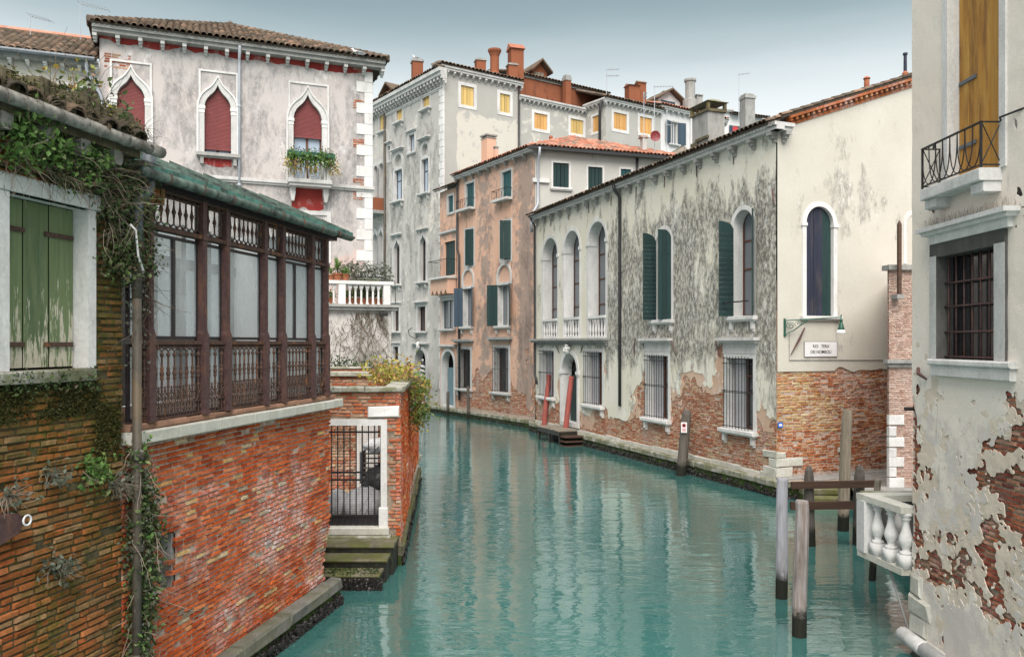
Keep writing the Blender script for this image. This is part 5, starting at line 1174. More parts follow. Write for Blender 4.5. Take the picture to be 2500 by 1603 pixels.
gtr = MB().tube([(UH-.08,-.30,ZG),(UE+.0,-.30,ZG),(UE+.16,-.30,ZG),(UE+.34,-.30,ZG+.03)], [.062,.062,.058,.012], 10).build('gutter', M['copper_gutter'], lo, smooth=True)
for k in range(8): MB().tube([(UH+.35+k*.66,-.30+.068*math.cos(t*.5236),ZG+.068*math.sin(t*.5236)) for t in range(13)], .012, 4, False).build('gutter_strap', M['iron_lace'], gtr)
RS = math.tan(math.radians(23)); RD = 1.35
cr = MB(); cr.raw([(UH+.05,-.34,ZG+.06),(UE+.15,-.34,ZG+.06),(UE+.15,RD,ZG+.06+(RD+.34)*RS),(UH+.05,RD,ZG+.06+(RD+.34)*RS),(UH+.05,-.34,ZG+.03),(UE+.15,-.34,ZG+.03),(UE+.15,RD,ZG+.0+(RD+.34)*RS),(UH+.05,RD,ZG+.0+(RD+.34)*RS)], [(0,1,2,3),(7,6,5,4),(0,4,5,1),(1,5,6,2),(2,6,7,3),(3,7,4,0)]); cr = cr.build('copper_roof', M['copper'], lo)
for k in range(7): a = UH+.2+k*.86; MB().raw([(a-.02,-.35,ZG+.061+.0),(a+.02,-.35,ZG+.061+.0),(a+.02,RD,ZG+.061+.0+(RD+.35)*RS),(a-.02,RD,ZG+.061+.0+(RD+.35)*RS),(a-.02,-.35,ZG+.10),(a+.02,-.35,ZG+.10),(a+.02,RD,ZG+.10+(RD+.35)*RS),(a-.02,RD,ZG+.10+(RD+.35)*RS)], [(0,3,2,1),(4,5,6,7),(0,1,5,4),(1,2,6,5),(2,3,7,6),(3,0,4,7)]).build('roof_seam', M['copper_gutter'], cr)
MB().box(UH+.05, UE+.15, -.345, -.335, ZG+.04, ZG+.09).build('roof_edge', M['copper'], cr)
# the room behind the glass
RB_ = 1.9
MB().box(UH, UE-.05, .2, RB_, ZB-.3, ZB-.02).build('floor', M['terracotta_curb'], lo)
rg_ = MB(); rg_.box(UH, UE-.05, RB_, RB_+.01, ZB, ZT+.1); rg_.build('rear_glazing', M['rear_glass'], lo)
rp = MB(); 
for k in range(8): a = UH+.2+k*(UE-UH-.4)/7; rp.box(a-.06, a+.06, RB_-.1, RB_-.001, ZB, ZT+.1)
rp.box(UH, UE-.05, RB_-.09, RB_-.001, ZF-.14, ZF+.02); rp.box(UH, UE-.05, RB_-.09, RB_-.001, ZR-.05, ZR+.05); rp.build('rear_frame', M['stone_grey'], lo)
MB().box(UE-.06, UE-.02, .05, RB_, ZB, ZT+.1).build('end_glazing', M['rear_glass'], lo)
MB().box(UH, UE-.06, .3, RB_+1.0, -.4, ZB-.3).build('inner_wall', M['b_red'], lo)
ew = sheet('end_wall', M['mortar_red'], lo, 0, 2.6, -.4, ZL, .5, None, y=0); ew.location = (UE-.14, .12, 0); ew.rotation_euler = (0,0,math.pi/2)
kb = quay('loggia_edge', FL, UH-1.5, UE+.12, -.17, .45, bl=1.6, mus=1600, mat='stone_wet')

# ---------------------------------------------------------------- ivy, moss and weeds on the left
FLd = np.array((FL.inn.x, FL.inn.y, 0))
def cl(n, box, dens=None):
    out = []
    while len(out) < n:
        u = random.uniform(box[0], box[1]); v = random.uniform(box[2], box[3]); z = random.uniform(box[4], box[5])
        if dens is None or random.random() < dens(u, z): out.append(tuple(FL.P(u, v, z)))
    return out
iv = thing('ivy', 'tangled ivy hanging under the eaves of the mossy brick house', 'plant', FL.P(1.2, -.1, 5.2)); iv.location = (0,0,0)
fz = lambda u, z: float(np.clip((fbm(np.array([u*1.6]), np.array([z*1.6]), 71, 4)[0]-.40)*6, 0, 1))
wz = r_[3]+.2
dens = lambda u, z: fz(u, z)*(1 if z > wz else (1 if u > r_[1]+.12 and z > 4.9 else 0))
leaves('foliage', iv, cl(760, (.3, UH+.12, -.24, -.02, wz-.9, ZE-.06), dens), 'leaf_ivy', .029, 5, .05); leaves('foliage', iv, cl(220, (.3, UH+.1, -.30, -.05, wz, ZE-.1), lambda u, z: dens(u+3, z)), 'leaf_bright', .032, 5, .05)
leaves('foliage', iv, cl(130, (.35, .85, -.34, -.1, wz+.05, wz+.55)), 'leaf_bright', .036, 5, .06)
twigs('stem', iv, cl(330, (.4, UH+.1, -.20, -.04, wz-.4, ZE-.1), lambda u, z: 1 if z > wz or u > r_[1]+.12 else 0), 'twig_pale', .42, 7, .0038, (0,0,-.3), .7, .08)
twigs('stem', iv, cl(260, (.4, UH, -.18, -.04, wz, ZE-.1)), 'twig', .42, 7, .0042, (0,0,-.2), .7, .05)
rw = thing('roof_weed', 'leafy weed sprouting from the mossy gutter roof', 'plant', FL.P(1.35, -.1, gz+.1)); rw.location = (0,0,0)
leaves('foliage', rw, cl(110, (1.0, 1.75, -.35, .25, gz+.1, gz+.48), lambda u, z: max(0, 1-abs(u-1.4)*1.4-(z-gz-.1)*.9)), 'leaf_ivy', .036, 5, .06); leaves('foliage', rw, cl(26, (1.05, 1.75, -.35, .2, gz+.15, gz+.6)), 'leaf_autumn', .035, 4, .05)
twigs('stem', rw, [tuple(FL.P(random.uniform(1.05,1.7), random.uniform(-.3,.1), gz+.08)) for k in range(45)], 'twig', .7, 6, .005, (0,0,1), .35)
vi = thing('creeper', 'creeper climbing behind the drainpipe on the red brick wall', 'plant', FL.P(UH+.25, -.1, .5)); vi.location = (0,0,0)
vd = lambda u, z: max(0, 1-abs(u-UH-.14+.08*math.sin(z*2.2))/(.15+.16*math.sin(z*1.7+.6)**2))*(.25+.75*fz(u*1.5, z*1.1))
leaves('foliage', vi, cl(1000, (UH-.05, UH+.72, -.22, -.02, .25, ZL-.05), vd), 'leaf_ivy', .030, 5, .045); leaves('foliage', vi, cl(260, (UH-.05, UH+.7, -.22, -.03, .25, ZL), vd), 'leaf_grey', .028, 5, .04); leaves('foliage', vi, cl(170, (UH-.25, UH+.5, -.24, -.05, .3, ZL+.1), vd), 'leaf_bright', .032, 4, .04)
twigs('stem', vi, cl(130, (UH-.1, UH+.6, -.15, -.04, .3, ZL), vd), 'twig_pale', .6, 7, .006, (0,0,-.7), .5, .05)
vt = thing('creeper', 'thin creeper hanging beside the loggia post and grey elbow pipe', 'plant', FL.P(UH+.2, -.1, 4.5)); vt.location = (0,0,0)
leaves('foliage', vt, cl(260, (UH-.05, UH+.42, -.2, -.0, ZF-.6, ZT+.1), lambda u, z: .3+.7*fz(u*2, z*2)), 'leaf_ivy', .030, 5, .05); twigs('stem', vt, cl(60, (UH, UH+.35, -.16, -.04, ZR, ZF)), 'twig', .55, 7, .0045, (0,0,-.4), .6, .05); leaves('foliage', vt, cl(60, (UH-.02, UH+.3, -.16, -.03, ZR-.3, ZF-.5)), 'leaf_grey', .024, 4, .05)
def weed(label, x_, y_, rad, n, mat, tw=18):
    q = FL.px(x_, y_); t = thing('wall_weed', label, 'plant', (0,0,0)); pts = [tuple(FL.P(q[0]+random.gauss(0, rad*.5), random.uniform(-.2,-.02), q[1]+random.gauss(0, rad*.45)-.0)) for k in range(n)]
    leaves('foliage', t, pts, mat, .032, 5, .04); twigs('stem', t, [tuple(FL.P(q[0]+random.gauss(0, .04), -.03, q[1]+.02)) for k in range(tw)], 'twig_pale', rad*1.5, 5, .0045, (-FLd[0]*.7,-FLd[1]*.7,-.3), .6, .12)
weed('bushy green weed growing from the mossy brick wall left of the drainpipe', 215, 1150, .16, 60, 'leaf_bright')
weed('dry grass tuft hanging from the wall hole beside the drainpipe', 275, 1180, .16, 14, 'leaf_grey', 70)
weed('wiry grey weed below the green window', 120, 1160, .13, 22, 'leaf_grey', 24)
weed('small grey weed low on the mossy brick wall', 135, 1385, .15, 30, 'leaf_grey', 26)
weed('withered weed at the left edge of the mossy wall', 10, 1215, .14, 10, 'leaf_grey', 50)
mo = thing('moss', 'thick green moss below the green window sill', 'plant', (0,0,0))
leaves('foliage', mo, cl(1300, (.3, r_[1]+.2, -.02, .005, r_[2]-.48, r_[2]-.13), lambda u, z: .3+.7*fz(u*1.3, z*2)), 'moss', .013, 6, .014); leaves('foliage', mo, cl(700, (r_[1]+.14, UH-.06, -.03, .0, 3.2, 5.3), lambda u, z: fz(u*2.2, z*1.2)**2), 'moss', .013, 6, .016)
leaves('foliage', mo, cl(160, (.4, r_[1]+.1, -.12, -.02, r_[2]-.2, r_[2]-.02)), 'leaf_ivy', .022, 4, .03)

# ---------------------------------------------------------------- garden wall with iron gate and water steps
FG = Frame((-4.6, 16.6), (1, 0)); GX = 4.6-2.315
gwall = FG.thing('garden_wall', 'weathered brick garden wall with gateway and stone coping beside the loggia', 'wall')
CT = FG.px(900, 944)[1]
go = (.55, FG.px(930,1100)[0], FG.px(900,1285)[1], FG.px(900,1038)[1])
holes(gwall).append(grow('rect', go, .08, .1))
gs = sheet('wall', M['mortar'], gwall, 0, GX, -.3, CT-.1, .12, wall_fn(gwall), y=.02)
bricks(gs, FG, M['b_gate'], 0, GX-.0, .75, CT-.11, lambda u, z: not in_holes(gwall, u, z, .09), course=.075, length=.27, nparts=200, jy=.006)
gf = MB(); gf.ring(grow('rect', go, .13), outline('rect', *go), -.03, .05, .25); gf = gf.build('gate_frame', M['stone'], gwall)
MB().rbox(go[1]-.04, go[1]+.15, -.05, .2, go[2]-.02, go[2]+.40, .01).build('jamb_block', M['stone'], gf)
MB().rbox(go[1]-.28, GX-.02, -.045, .1, go[3]+.17, go[3]+.40, .03, .015).build('lintel_stone', M['stone'], gwall)
th = MB(); th.rbox(0, go[1]+.18, -.12, .3, go[2]-.15, go[2]-.001, .015); th.build('threshold', M['stone_ledge'], gwall); MB().rbox(0, go[1]+.22, -.2, .1, go[2]-.36, go[2]-.152, .02).build('threshold', M['stone_moss'], gwall)
u = 0
while u < GX-.1:
    w_ = min(random.uniform(.6,1.1), GX+.06-u); MB().rbox(u+.004, u+w_-.004, -.07, .32, CT-.11, CT+.0, .02, .01).build('coping_stone', M['stone_moss'], gwall); u += w_
# canal side of the garden wall
FGS = Frame((-2.315, 16.6), (-.335, 4.2)); GL = 10.5
SD = bpy.data.objects.new('side', None); col.objects.link(SD); SD.parent = gwall; SD.location = (GX, 0, 0); SD.rotation_euler = (0,0,FGS.rz)
ss = sheet('side_wall', M['mortar_red'], SD, 0, GL, -.3, CT-.1, .3, None, y=.02); bricks(ss, FGS, M['b_red'], 0, 4.4, .45, CT-.11, None, course=.075, length=.27, nparts=300); bricks(ss, FGS, M['b_red'], 4.4, GL, .6, CT-1.0, None, course=.15, length=.5, nparts=0)
u = 0
while u < 4.2: w_ = random.uniform(.7,1.2); MB().rbox(u+.004, u+w_-.004, -.08, .34, CT-.108, CT+.002, .02, .01).build('coping_stone', M['stone_moss'], SD); u += w_
quay('garden_edge', FGS, -.05, GL, -.07, .40, mus=900, mat='stone_step')
# steps
st = thing('water_steps', 'mossy stone water steps leading up to the iron gate', 'steps', (FG.p.x, 16.6, 0))
for k, (y0, y1, zt_) in enumerate(((-.75,.0,.60),(-1.25,-.74,.445),(-1.72,-1.24,.29))): MB().rbox(-.2, GX-.03-.06*k, y0, y1, zt_-.07, zt_, .025, .012).build('step', M['stone_step'], st); MB().box(-.2, GX-.05-.06*k, y0+.05, y1, -.4, zt_-.072).build('riser', M['algae_wet'], st)
leaves('algae', st, [(random.uniform(-.2, GX-.2), random.uniform(-1.72,-1.28), .292) for k in range(500)], 'leaf_dark', .02, 3, .01)
mussels(st, None, -.2, GX-.1, -1.70, -.05, .20, 900, .032)
FST = Frame((0,0),(1,0))
# gate
gt = thing('iron_gate', 'black iron barred gate in the stone gateway of the garden wall', 'gate', FG.P(go[0], .1, go[2]), 0)
gw_, gh = go[1]-go[0], go[3]-go[2]; gb = MB().box(-.011,.011,-.011,.011,0,gh-.02).mesh('bar', M['iron'])
for k in range(11): inst('bar', gb, gt, (.02+(gw_-.04)*k/10, 0, .01))
hb_ = MB()
for q in (.10,.455,.53,.93): MB().box(0, gw_, -.016, .016, gh*q-.018, gh*q+.018).build('cross_bar', M['iron'], gt)
hb_.box(0, gw_, .012, .02, 0, gh*.09); hb_.build('kick_plate', M['iron'], gt)
mesh_ = MB()
for k in range(int(gw_/.05)): mesh_.box(k*.05-.0014, k*.05+.0014, .018, .021, 0, gh)
for k in range(int(gh/.05)): mesh_.box(0, gw_, .021, .024, k*.05-.0014, k*.05+.0014)
mesh_.build('wire_mesh', M['iron'], gt)
# courtyard
CZ = go[2]-.02
MB().raw([(-9,16.62,CZ),(-2.35,16.62,CZ),(-3.1,27.5,CZ),(-9,27.5,CZ)],[(0,1,2,3)]).build('courtyard_ground', M['stone_moss'], None, kind='structure')
FC = Frame((-9, 20.6), (1, 0)); cw = FC.thing('courtyard_wall', 'rear brick courtyard wall with grey coping behind the gate', 'wall')
cs = sheet('wall', M['mortar'], cw, 0, 6.2, CZ-.3, 3.75, .4, None, y=.02); bricks(cs, FC, M['b_gate'], 3.9, 6.2, CZ, 3.72, None, course=.08, length=.28, nparts=200)
MB().rbox(0, 6.25, -.1, .4, 3.75, 3.87, .02).build('coping', M['stone_moss'], cw); MB().box(0, 6.2, .1, .3, CZ-.3, 3.75).build('core', M['b_gate'], cw)
sheet('render_patch', M['p_terrace'], cw, 5.0, 5.55, CZ, 2.9, .2, None, y=-.03)
def lump(name, label, cat, loc, rx, ry, rz_, mat, jit=.12, n=14, m=9):
    t = thing(name, label, cat, loc); b = MB(); b.blob((0,0,rz_*.72), 1, n, m, jit, rx, ry, rz_); b.v = [(x, y, max(0, z)) for x, y, z in b.v]; b.build('body', M[mat], t, smooth=True)
    f = MB()
    for k in range(9):
        a = random.uniform(0, 6.28); f.tube([(rx*.98*math.cos(a+q*.12)*math.cos(q*.22-.3), ry*.98*math.sin(a+q*.12)*math.cos(q*.22-.3), max(.01, rz_*.72+rz_*.98*math.sin(q*.22-.3))) for q in range(6)], .014, 4, False)
    f.build('fold', M[mat], t); return t
lump('rubble_sack', 'big white woven rubble sack just behind the gate', 'sack', (-3.15, 17.25, CZ), .50, .34, .42, 'sack', .10)
lump('rubble_sack', 'flat white woven sack at left behind the gate', 'sack', (-3.85, 17.5, CZ), .34, .34, .36, 'sack', .14)
lump('black_bag', 'black plastic bag behind the big white sack', 'bag', (-3.0, 17.95, CZ), .42, .36, .62, 'plastic_dark', .14)
bd_ = thing('folded_lounger', 'grey folded slatted lounger leaning on the bags', 'furniture', (-3.02, 18.3, CZ+.62), 0)
for k in range(6): MB().box(-.42,.42,-.02+k*.07,.04+k*.07,.12+k*.10,.15+k*.10).build('slat', M['stone_grey'], bd_)
MB().box(-.46,-.42,-.05,.5,.0,.72).box(.42,.46,-.05,.5,.0,.72).build('frame', M['pipe_grey'], bd_)
MB().box(-.4,.4,.0,.5,-.62,.12).build('base', M['plastic_dark'], bd_)
lump('rubble_sack', 'crumpled white sack topmost of the pile behind the gate', 'sack', (-2.98, 18.5, CZ+1.30), .44, .3, .2, 'sack', .16)
# yellow climbing shrub over the coping
vs_ = thing('climbing_shrub', 'yellow and russet climbing shrub spilling over the garden wall corner', 'shrub', (0,0,0))
pts = []
for k in range(250):
    t = random.random(); Pp = FGS.P(2.0+t*2.6, random.uniform(-.1,.9), CT+.02+abs(random.gauss(0,.2))*(1-abs(t-.5))); pts.append(tuple(Pp))
leaves('foliage', vs_, pts, 'leaf_autumn', .055, 5, .13)
pts = []
for k in range(170):
    t = random.random(); z = CT-.05-random.random()**1.5*1.2; s = 3.4+random.gauss(0,.3)+(CT-z)*.5; pts.append(tuple(FGS.P(s, -.12-random.random()*.32*(1-(CT-z)*.3), z)))
leaves('foliage', vs_, pts, 'leaf_autumn', .05, 5, .11); leaves('foliage', vs_, pts[:120], 'leaf_bright', .05, 5, .14)
twigs('stem', vs_, [tuple(FGS.P(random.uniform(2.2,5), random.uniform(-.2,.3), CT+.02)) for k in range(60)], 'twig', .6, 6, .006, (.3,0,.2), .6, .15)
# ---------------------------------------------------------------- pink palazzo
FP = Frame((-5.61-.93*9.75, 32-.367*9.75), (.93, .367)); LP = FP.px(908, 300)[0]; ZC = 15.55
pz = FP.thing('palazzo', 'pale pink palazzo with three pointed Gothic windows and red roller blinds', 'palazzo')
for (x0, x1, yt, yb, bl, px0, px1, pyt) in ((285,354,184,366,330,268,371,150),(499,564,209,376,362,485,581,174),(716,786,232,446,333,704,803,203)):
    r_ = FP.rect(x0, x1, yt, yb); zb = FP.px((x0+x1)/2, bl)[1]; rise = (r_[1]-r_[0])*.98
    inner = outline('ogee', *r_, rise=rise); holes(pz).append(grow('ogee', r_, .10, .05, rise))
    w = MB(); w.ring(grow('ogee', r_, .20, 0, rise), inner, -.07, .01, .28); w = w.build('window', M['stone_far'], pz)
    w2 = MB(); w2.ring(grow('ogee', r_, .27, 0, rise), grow('ogee', r_, .205, 0, rise), -.11, .01); w2.build('hood_moulding', M['stone'], w)
    pr = (FP.px(px0,300)[0], FP.px(px1,300)[0], r_[2], FP.px((px0+px1)/2, pyt)[1])
    pn = MB(); pn.ring(outline('rect', *pr), outline('rect', pr[0]+.07, pr[1]-.07, pr[2], pr[3]-.07), -.045, .0); pn.build('panel_moulding', M['stone'], w)
    for c, s in ((r_[0],-1),(r_[1],1)):
        zi = r_[3]-rise; a, b = (c-.22, c+.03) if s < 0 else (c-.03, c+.22); MB().box(a, b, -.10, .2, zi-.02, zi+.10).box(a+.02, b-.02, -.08, .2, zi-.16, zi-.02).build('capital', M['stone'], w)
    pts = inner[1:-1]; rl = MB(); z = zb
    while z < r_[3]-.05:
        xs = [p for p in pts]; 
        L_ = [p[0] for p in inner[:len(inner)//2+1]]; Zs = [p[1] for p in inner[:len(inner)//2+1]]; zz = min(z+.05, r_[3]-.03); a = float(np.interp(zz, Zs, L_)); c = (r_[0]+r_[1])/2
        if c-a > .03: rl.rbox(a+.005, 2*c-a-.005, .10, .13, z, z+.048, .008)
        z += .05
    rl.box(r_[0], r_[1], .095, .13, zb-.05, zb); rl.build('roller_blind', M['roller'], w)
    MB().prism(inner, .24, .26).build('pane', M['glass_sky'], w)
    s = MB(); s.box((r_[0]+r_[1])/2-.04, (r_[0]+r_[1])/2+.04, .18, .24, r_[2], zb); s.box(r_[0], r_[0]+.06, .18, .24, r_[2], zb); s.box(r_[1]-.06, r_[1], .18, .24, r_[2], zb); s.box(r_[0], r_[1], .181, .24, r_[2], r_[2]+.06); s.build('sash', M['wood_frame'], w)
    if yb < 400:
        s = MB(); s.box(pr[0]-.08, pr[1]+.08, -.22, .02, r_[2]-.12, r_[2]); s.box(pr[0]-.03, pr[1]+.03, -.14, .02, r_[2]-.18, r_[2]-.12)
        for c in (pr[0]+.05, pr[1]-.17): s.box(c, c+.12, -.15, .02, r_[2]-.42, r_[2]-.18)
        s.build('sill', M['stone_grey'], w); rq = (r_[0]-.02, r_[1]+.02, r_[2]-.5, r_[2]-.18)
        sheet('red_panel', M['p_red'], w, rq[0], rq[1], rq[2], rq[3], .1, lambda U, Z: (Z-rq[2])*1.2+(fbm(U*3, Z*3, 5, 3)-.55)*.4, y=-.012, thick=.02, stain=lambda U, Z: .4-(Z-rq[3])*.5)
# balcony of the third window
bz_ = FP.px(750,444)[1]; b0, b1 = FP.px(700,450)[0], FP.px(806,450)[0]
ba = MB(); ba.rbox(b0, b1, -.62, .02, bz_-.16, bz_, .02); ba.box(b0+.05, b1-.05, -.55, .02, bz_-.26, bz_-.16); ba = ba.build('balcony', M['stone_far'], pz)
bme = MB().lathe(0, 0, [(.05,0),(.05,.05),(.03,.08),(.055,.22),(.05,.35),(.03,.6),(.045,.75),(.05,.8),(.05,.86)], 8).mesh('baluster', M['stone'], True)
for k in range(7): inst('baluster', bme, ba, (b0+.28+(b1-b0-.56)*k/6, -.52, bz_))
MB().box(b0+.06, b0+.22, -.6, -.44, bz_, bz_+.86).build('pier', M['stone_far'], ba); MB().box(b1-.22, b1-.06, -.6, -.44, bz_, bz_+.86).build('pier', M['stone_far'], ba); MB().box(b0+.03, b1-.03, -.63, -.41, bz_+.862, bz_+.97).build('handrail', M['stone_far'], ba)
for c in (b0+.1, b1-.3): MB().prism([(c,bz_-.26),(c+.2,bz_-.26),(c+.2,bz_-.5),(c+.15,bz_-.8),(c+.05,bz_-.8),(c,bz_-.5)], -.3, 0).build('corbel', M['stone_far'], ba)
rq2 = FP.rect(712,790,459,516); sheet('red_panel', M['p_red'], pz, rq2[0], rq2[1], rq2[2], rq2[3], .08, lambda U, Z: np.minimum(.1, (Z-rq2[2])*1.5+(fbm(U*2, Z*3, 15, 3)-.6)*.7), y=-.012, thick=.02, stain=lambda U, Z: .36+.1*np.sin(Z*7))
dq = FP.rect(708,798,524,640); d_ = MB(); d_.ring(grow('rect', dq, .16), outline('rect', *dq), -.05, .01, .1); d_ = d_.build('lower_doorway', M['stone'], pz); MB().box(dq[0], dq[1], .05, .07, dq[2], dq[3]).build('infill', M['p_red'], d_)
for f_ in (.3,.75): c = dq[0]+(dq[1]-dq[0])*f_; MB().prism([(c+.16*math.cos(t*.5236), dq[3]-.34+.19*math.sin(t*.5236)) for t in range(12)], .03, .048).build('white_disc', M['stone'], d_)
fb = thing('flower_box', 'long green flower box with trailing plants on the palazzo balcony', 'planter', FP.P(b0-.05, -.75, bz_+.80), FP.rz); FW = b1-b0+.1
MB().rbox(0, FW, -.1, .12, 0, .18, .01).build('box', M['lamp_green'], fb)
leaves('foliage', fb, [(random.uniform(0, FW), random.uniform(-.2,.1), .1-abs(random.gauss(0,.2))) for k in range(190)], 'leaf_bright', .055, 6, .07); leaves('foliage', fb, [(random.choice((.0, .35, FW*.55, FW-.05))+random.gauss(0,.1), random.uniform(-.2,.1), -.1-random.random()*.5) for k in range(110)], 'leaf_autumn', .05, 5, .07); leaves('foliage', fb, [(random.uniform(.1, FW), random.uniform(-.1,.1), .15+random.random()*.15) for k in range(60)], 'leaf_ivy', .04, 5, .06)
wb = thing('wall_box', 'small white rectangular utility box on the palazzo wall', 'box', FP.P(FP.px(384,425)[0], -.03, FP.px(410,428)[1]), FP.rz); MB().rbox(0,.78,-.06,0,0,.26,.01).build('cover', M['enamel'], wb); MB().box(.3,.38,-.068,-.061,.06,.12).build('lock', M['iron'], wb)
def fnp(U, Z): return np.ones(U.shape)*.2
def stp(U, Z): return .52+.10*np.exp(-((Z-12.5)/1.6)**2)+.14*np.exp(-((Z-ZSC+.3)/.35)**2)+.12*np.exp(-((Z-ZSC-.25)/.25)**2)+.12*np.clip((U-8)/1.5,0,1)*np.clip((Z-9)/2,0,1)
ZSC = (FP.px(400,432)[1]+FP.px(860,455)[1])/2
sheet('wall', M['p_palazzo'], pz, 0, LP, 2.5, ZC+.1, .16, wall_fn(pz), y=0, stain=sills(pz, stp, .28), tone=lambda U, Z: .36+.30*np.clip((8.9-Z)/.8, 0, 1)+.10*np.clip((2.5-U)/1, 0, 1))
string(pz, 0, LP+.08, ZSC-.1, .2, .13)
sheet('red_frieze', M['p_red'], pz, 0, LP, ZC-.30, ZC, .06, lambda U, Z: (Z-ZC+.18)*2+(fbm(U*1.5, Z*2, 91, 4)-.45)*.9, y=-.008, thick=.008, stain=lambda U, Z: .44+0*U)
co = cornice(pz, FP, -.2, LP+.45, ZC, 'stone_grey', .48, .28, .72, .14, zig=True, bmat='stone_far', bh=.28)
for k in range(24):
    zz = 6.2+k*.42; L_ = (.62 if k % 2 == 0 else .30)
    if zz < ZC-.5: MB().rbox(LP-L_, LP+.03, -.03, .15, zz+.004, zz+.416, .01, .004).build('quoin', M['stone'], pz)
for k in range(5): zz = FP.px(895, (163,250,344,440,470)[k])[1]; bricks(pz, FP, M['b_gate'], LP-.75, LP-.32, zz-.3, zz+.08, None, y=-.02, course=.09, length=.3, nparts=20)
bricks(pz, FP, M['b_gate'], .15, 1.0, ZC-1.1, ZC-.55, lambda u, z: random.random() < .8, y=-.015, course=.09, length=.3, nparts=40)
DP = 9.0; ap = FP.px(562, 66, 4.2); e = .55; ez = ZC+.30
A = (-.3,-e,ez); B = (LP+e,-e,ez); AP = (ap[0],4.2,ap[1]); Cb = (LP+e,DP+e,ez); Db = (-.3,DP+e,ez)
roof(pz, [A, B, AP], 'tile_dark', nparts=300, w=.23, l=.38); roof(pz, [B, Cb, AP], 'tile_dark', w=.23, l=.38); roof(pz, [Db, A, AP], 'tile_dark', w=.23, l=.38)
rdg = MB()
for p, q in ((A,AP),(B,AP)):
    for k in range(24): t = k/24; a = Vector(p).lerp(Vector(q), t); b = Vector(p).lerp(Vector(q), t+.05); rdg.tube([tuple(a+Vector((0,0,.08))), tuple(b+Vector((0,0,.06)))], [.11,.09], 7)
rdg.build('hip_tiles', M['tile_dark'], pz); MB().lathe(ap[0], 4.2, [(.12,ap[1]),(.16,ap[1]+.14),(.05,ap[1]+.24)], 8).build('finial', M['tile_dark'], pz)
MB().box(.3, LP, .35, DP, 2.5, ZC+.2).build('inner_wall', M['p_palazzo'], pz); sd_ = sheet('side_wall', M['p_palazzo'], pz, 0, DP, 2.5, ZC+.2, .5, None); sd_.location = (LP-.01, .01, 0); sd_.rotation_euler = (0,0,math.pi/2)
pu_ = FP.px(584,200)[0]; pipe(pz, [(pu_,-.5,ZC+.1),(pu_,-.12,ZC-.25),(pu_,-.10,ZC-.5),(pu_,-.10,8.0)], .055, 'zinc', [(pu_,-.1,13.5),(pu_,-.1,ZSC-.2)])
vb = MB(); q = FP.px(868,148,-.2); vb.box(q[0]-.35, q[0]+.35, -.35, .3, ez-.02, ez+.16); vb.build('roof_block', M['stone_grey'], pz)
# ---------------------------------------------------------------- cream house beside it
ch_ = FP.thing('cream_house', 'cream plastered house with tiled roof and dark brown shutters at upper left', 'house')
ZQ = 14.3
for (x0, x1, yt, yb) in ((18,85,200,300),(166,206,213,300)):
    r_ = FP.rect(x0, x1, yt, yb); w = window(ch_, 'rect', r_, fw=.12, depth=.2, frame='stone', fmat='glass_sky', sash='wood_frame', mull=2, bars=(.72,), sill=.15)
    wd = (r_[1]-r_[0])/2+.12; leaf_open(w, r_[1]+.02, -1, 172, .42, r_[2], r_[3], M['shut_brown'], slat=.3); leaf_open(w, r_[0]-.02, 1, 172, .42, r_[2], r_[3], M['shut_brown'], slat=.3)
sheet('wall', M['p_cream'], ch_, -7, .0, 2.5, ZQ+.1, .25, wall_fn(ch_), y=.03, stain=lambda U, Z: .14+.1*np.clip((Z-13.5), 0, 1))
co = cornice(ch_, FP, -7, -.02, ZQ+.02, 'stone_grey', .42, .2, .52, .12, bmat='stone', bh=.16)
roof(ch_, [(-7,-.5,ZQ+.25),(-.05,-.5,ZQ+.25),(-.05,4.0,ZQ+2.35),(-7,4.0,ZQ+2.35)], 'tile_dark', w=.24, l=.38, nparts=240)
MB().tube([(-7,4.0,ZQ+2.42),(-.05,4.0,ZQ+2.42)], .13, 8).build('ridge', M['tile_red'], ch_); MB().tube([(-7,-.55,ZQ+.2),(-.1,-.55,ZQ+.2)], .09, 8).build('gutter', M['pipe_grey'], ch_)
MB().box(-7, -.05, .4, 7, 2.5, ZQ).build('inner_wall', M['p_cream'], ch_)
q = FP.px(215,160)[0]; q2 = FP.px(249,200)[0]; pipe(ch_, [(q,-.5,ZQ+.15),(q,-.35,ZQ-.15),(q2,-.10,ZQ-.95),(q2,-.09,ZQ-1.1),(q2,-.09,9.0)], .06, 'zinc')
c = FP.px(222,193); MB().lathe(0,0,[(.11,0),(.11,.02)],10).build('wall_vent', M['dark'], ch_).matrix_local = Matrix.Translation((c[0],.02,c[1]))@Matrix.Rotation(math.pi/2, 4, 'X')
# ---------------------------------------------------------------- terrace with white balustrade
FT = Frame((-4.61-.93*6, 30.5-.367*6), (.93, .367)); LT = FT.px(955,700)[0]
te = FT.thing('terrace', 'white balustraded terrace on a lichened wall in front of the palazzo', 'terrace')
zt = FT.px(880,686)[1]; zr_ = FT.px(880,694)[1]; zb = FT.px(880,743)[1]; zw = FT.px(880,757)[1]
sheet('wall', M['p_terrace'], te, -1, LT, .4, zw, .2, None, y=0, stain=lambda U, Z: .44+.22*np.clip((U-3.6)/1.2, 0, 1)*np.clip((5.6-Z)/1.5, .35, 1)+.2*np.clip((3.4-Z)/1, 0, 1))
MB().box(-1, LT, .05, 2.2, .4, zw).build('core', M['p_terrace'], te); sdw = sheet('side_wall', M['p_terrace'], te, 0, 2.2, .4, zw, .3, None); sdw.location = (LT+.005,0,0); sdw.rotation_euler = (0,0,math.pi/2)
lg = MB(); lg.box(-1, LT+.28, -.28, 2.2, zb-.10, zb); lg.box(-1, LT+.2, -.2, 2.2, zw, zb-.10); lg.build('ledge', M['stone_grey'], te)
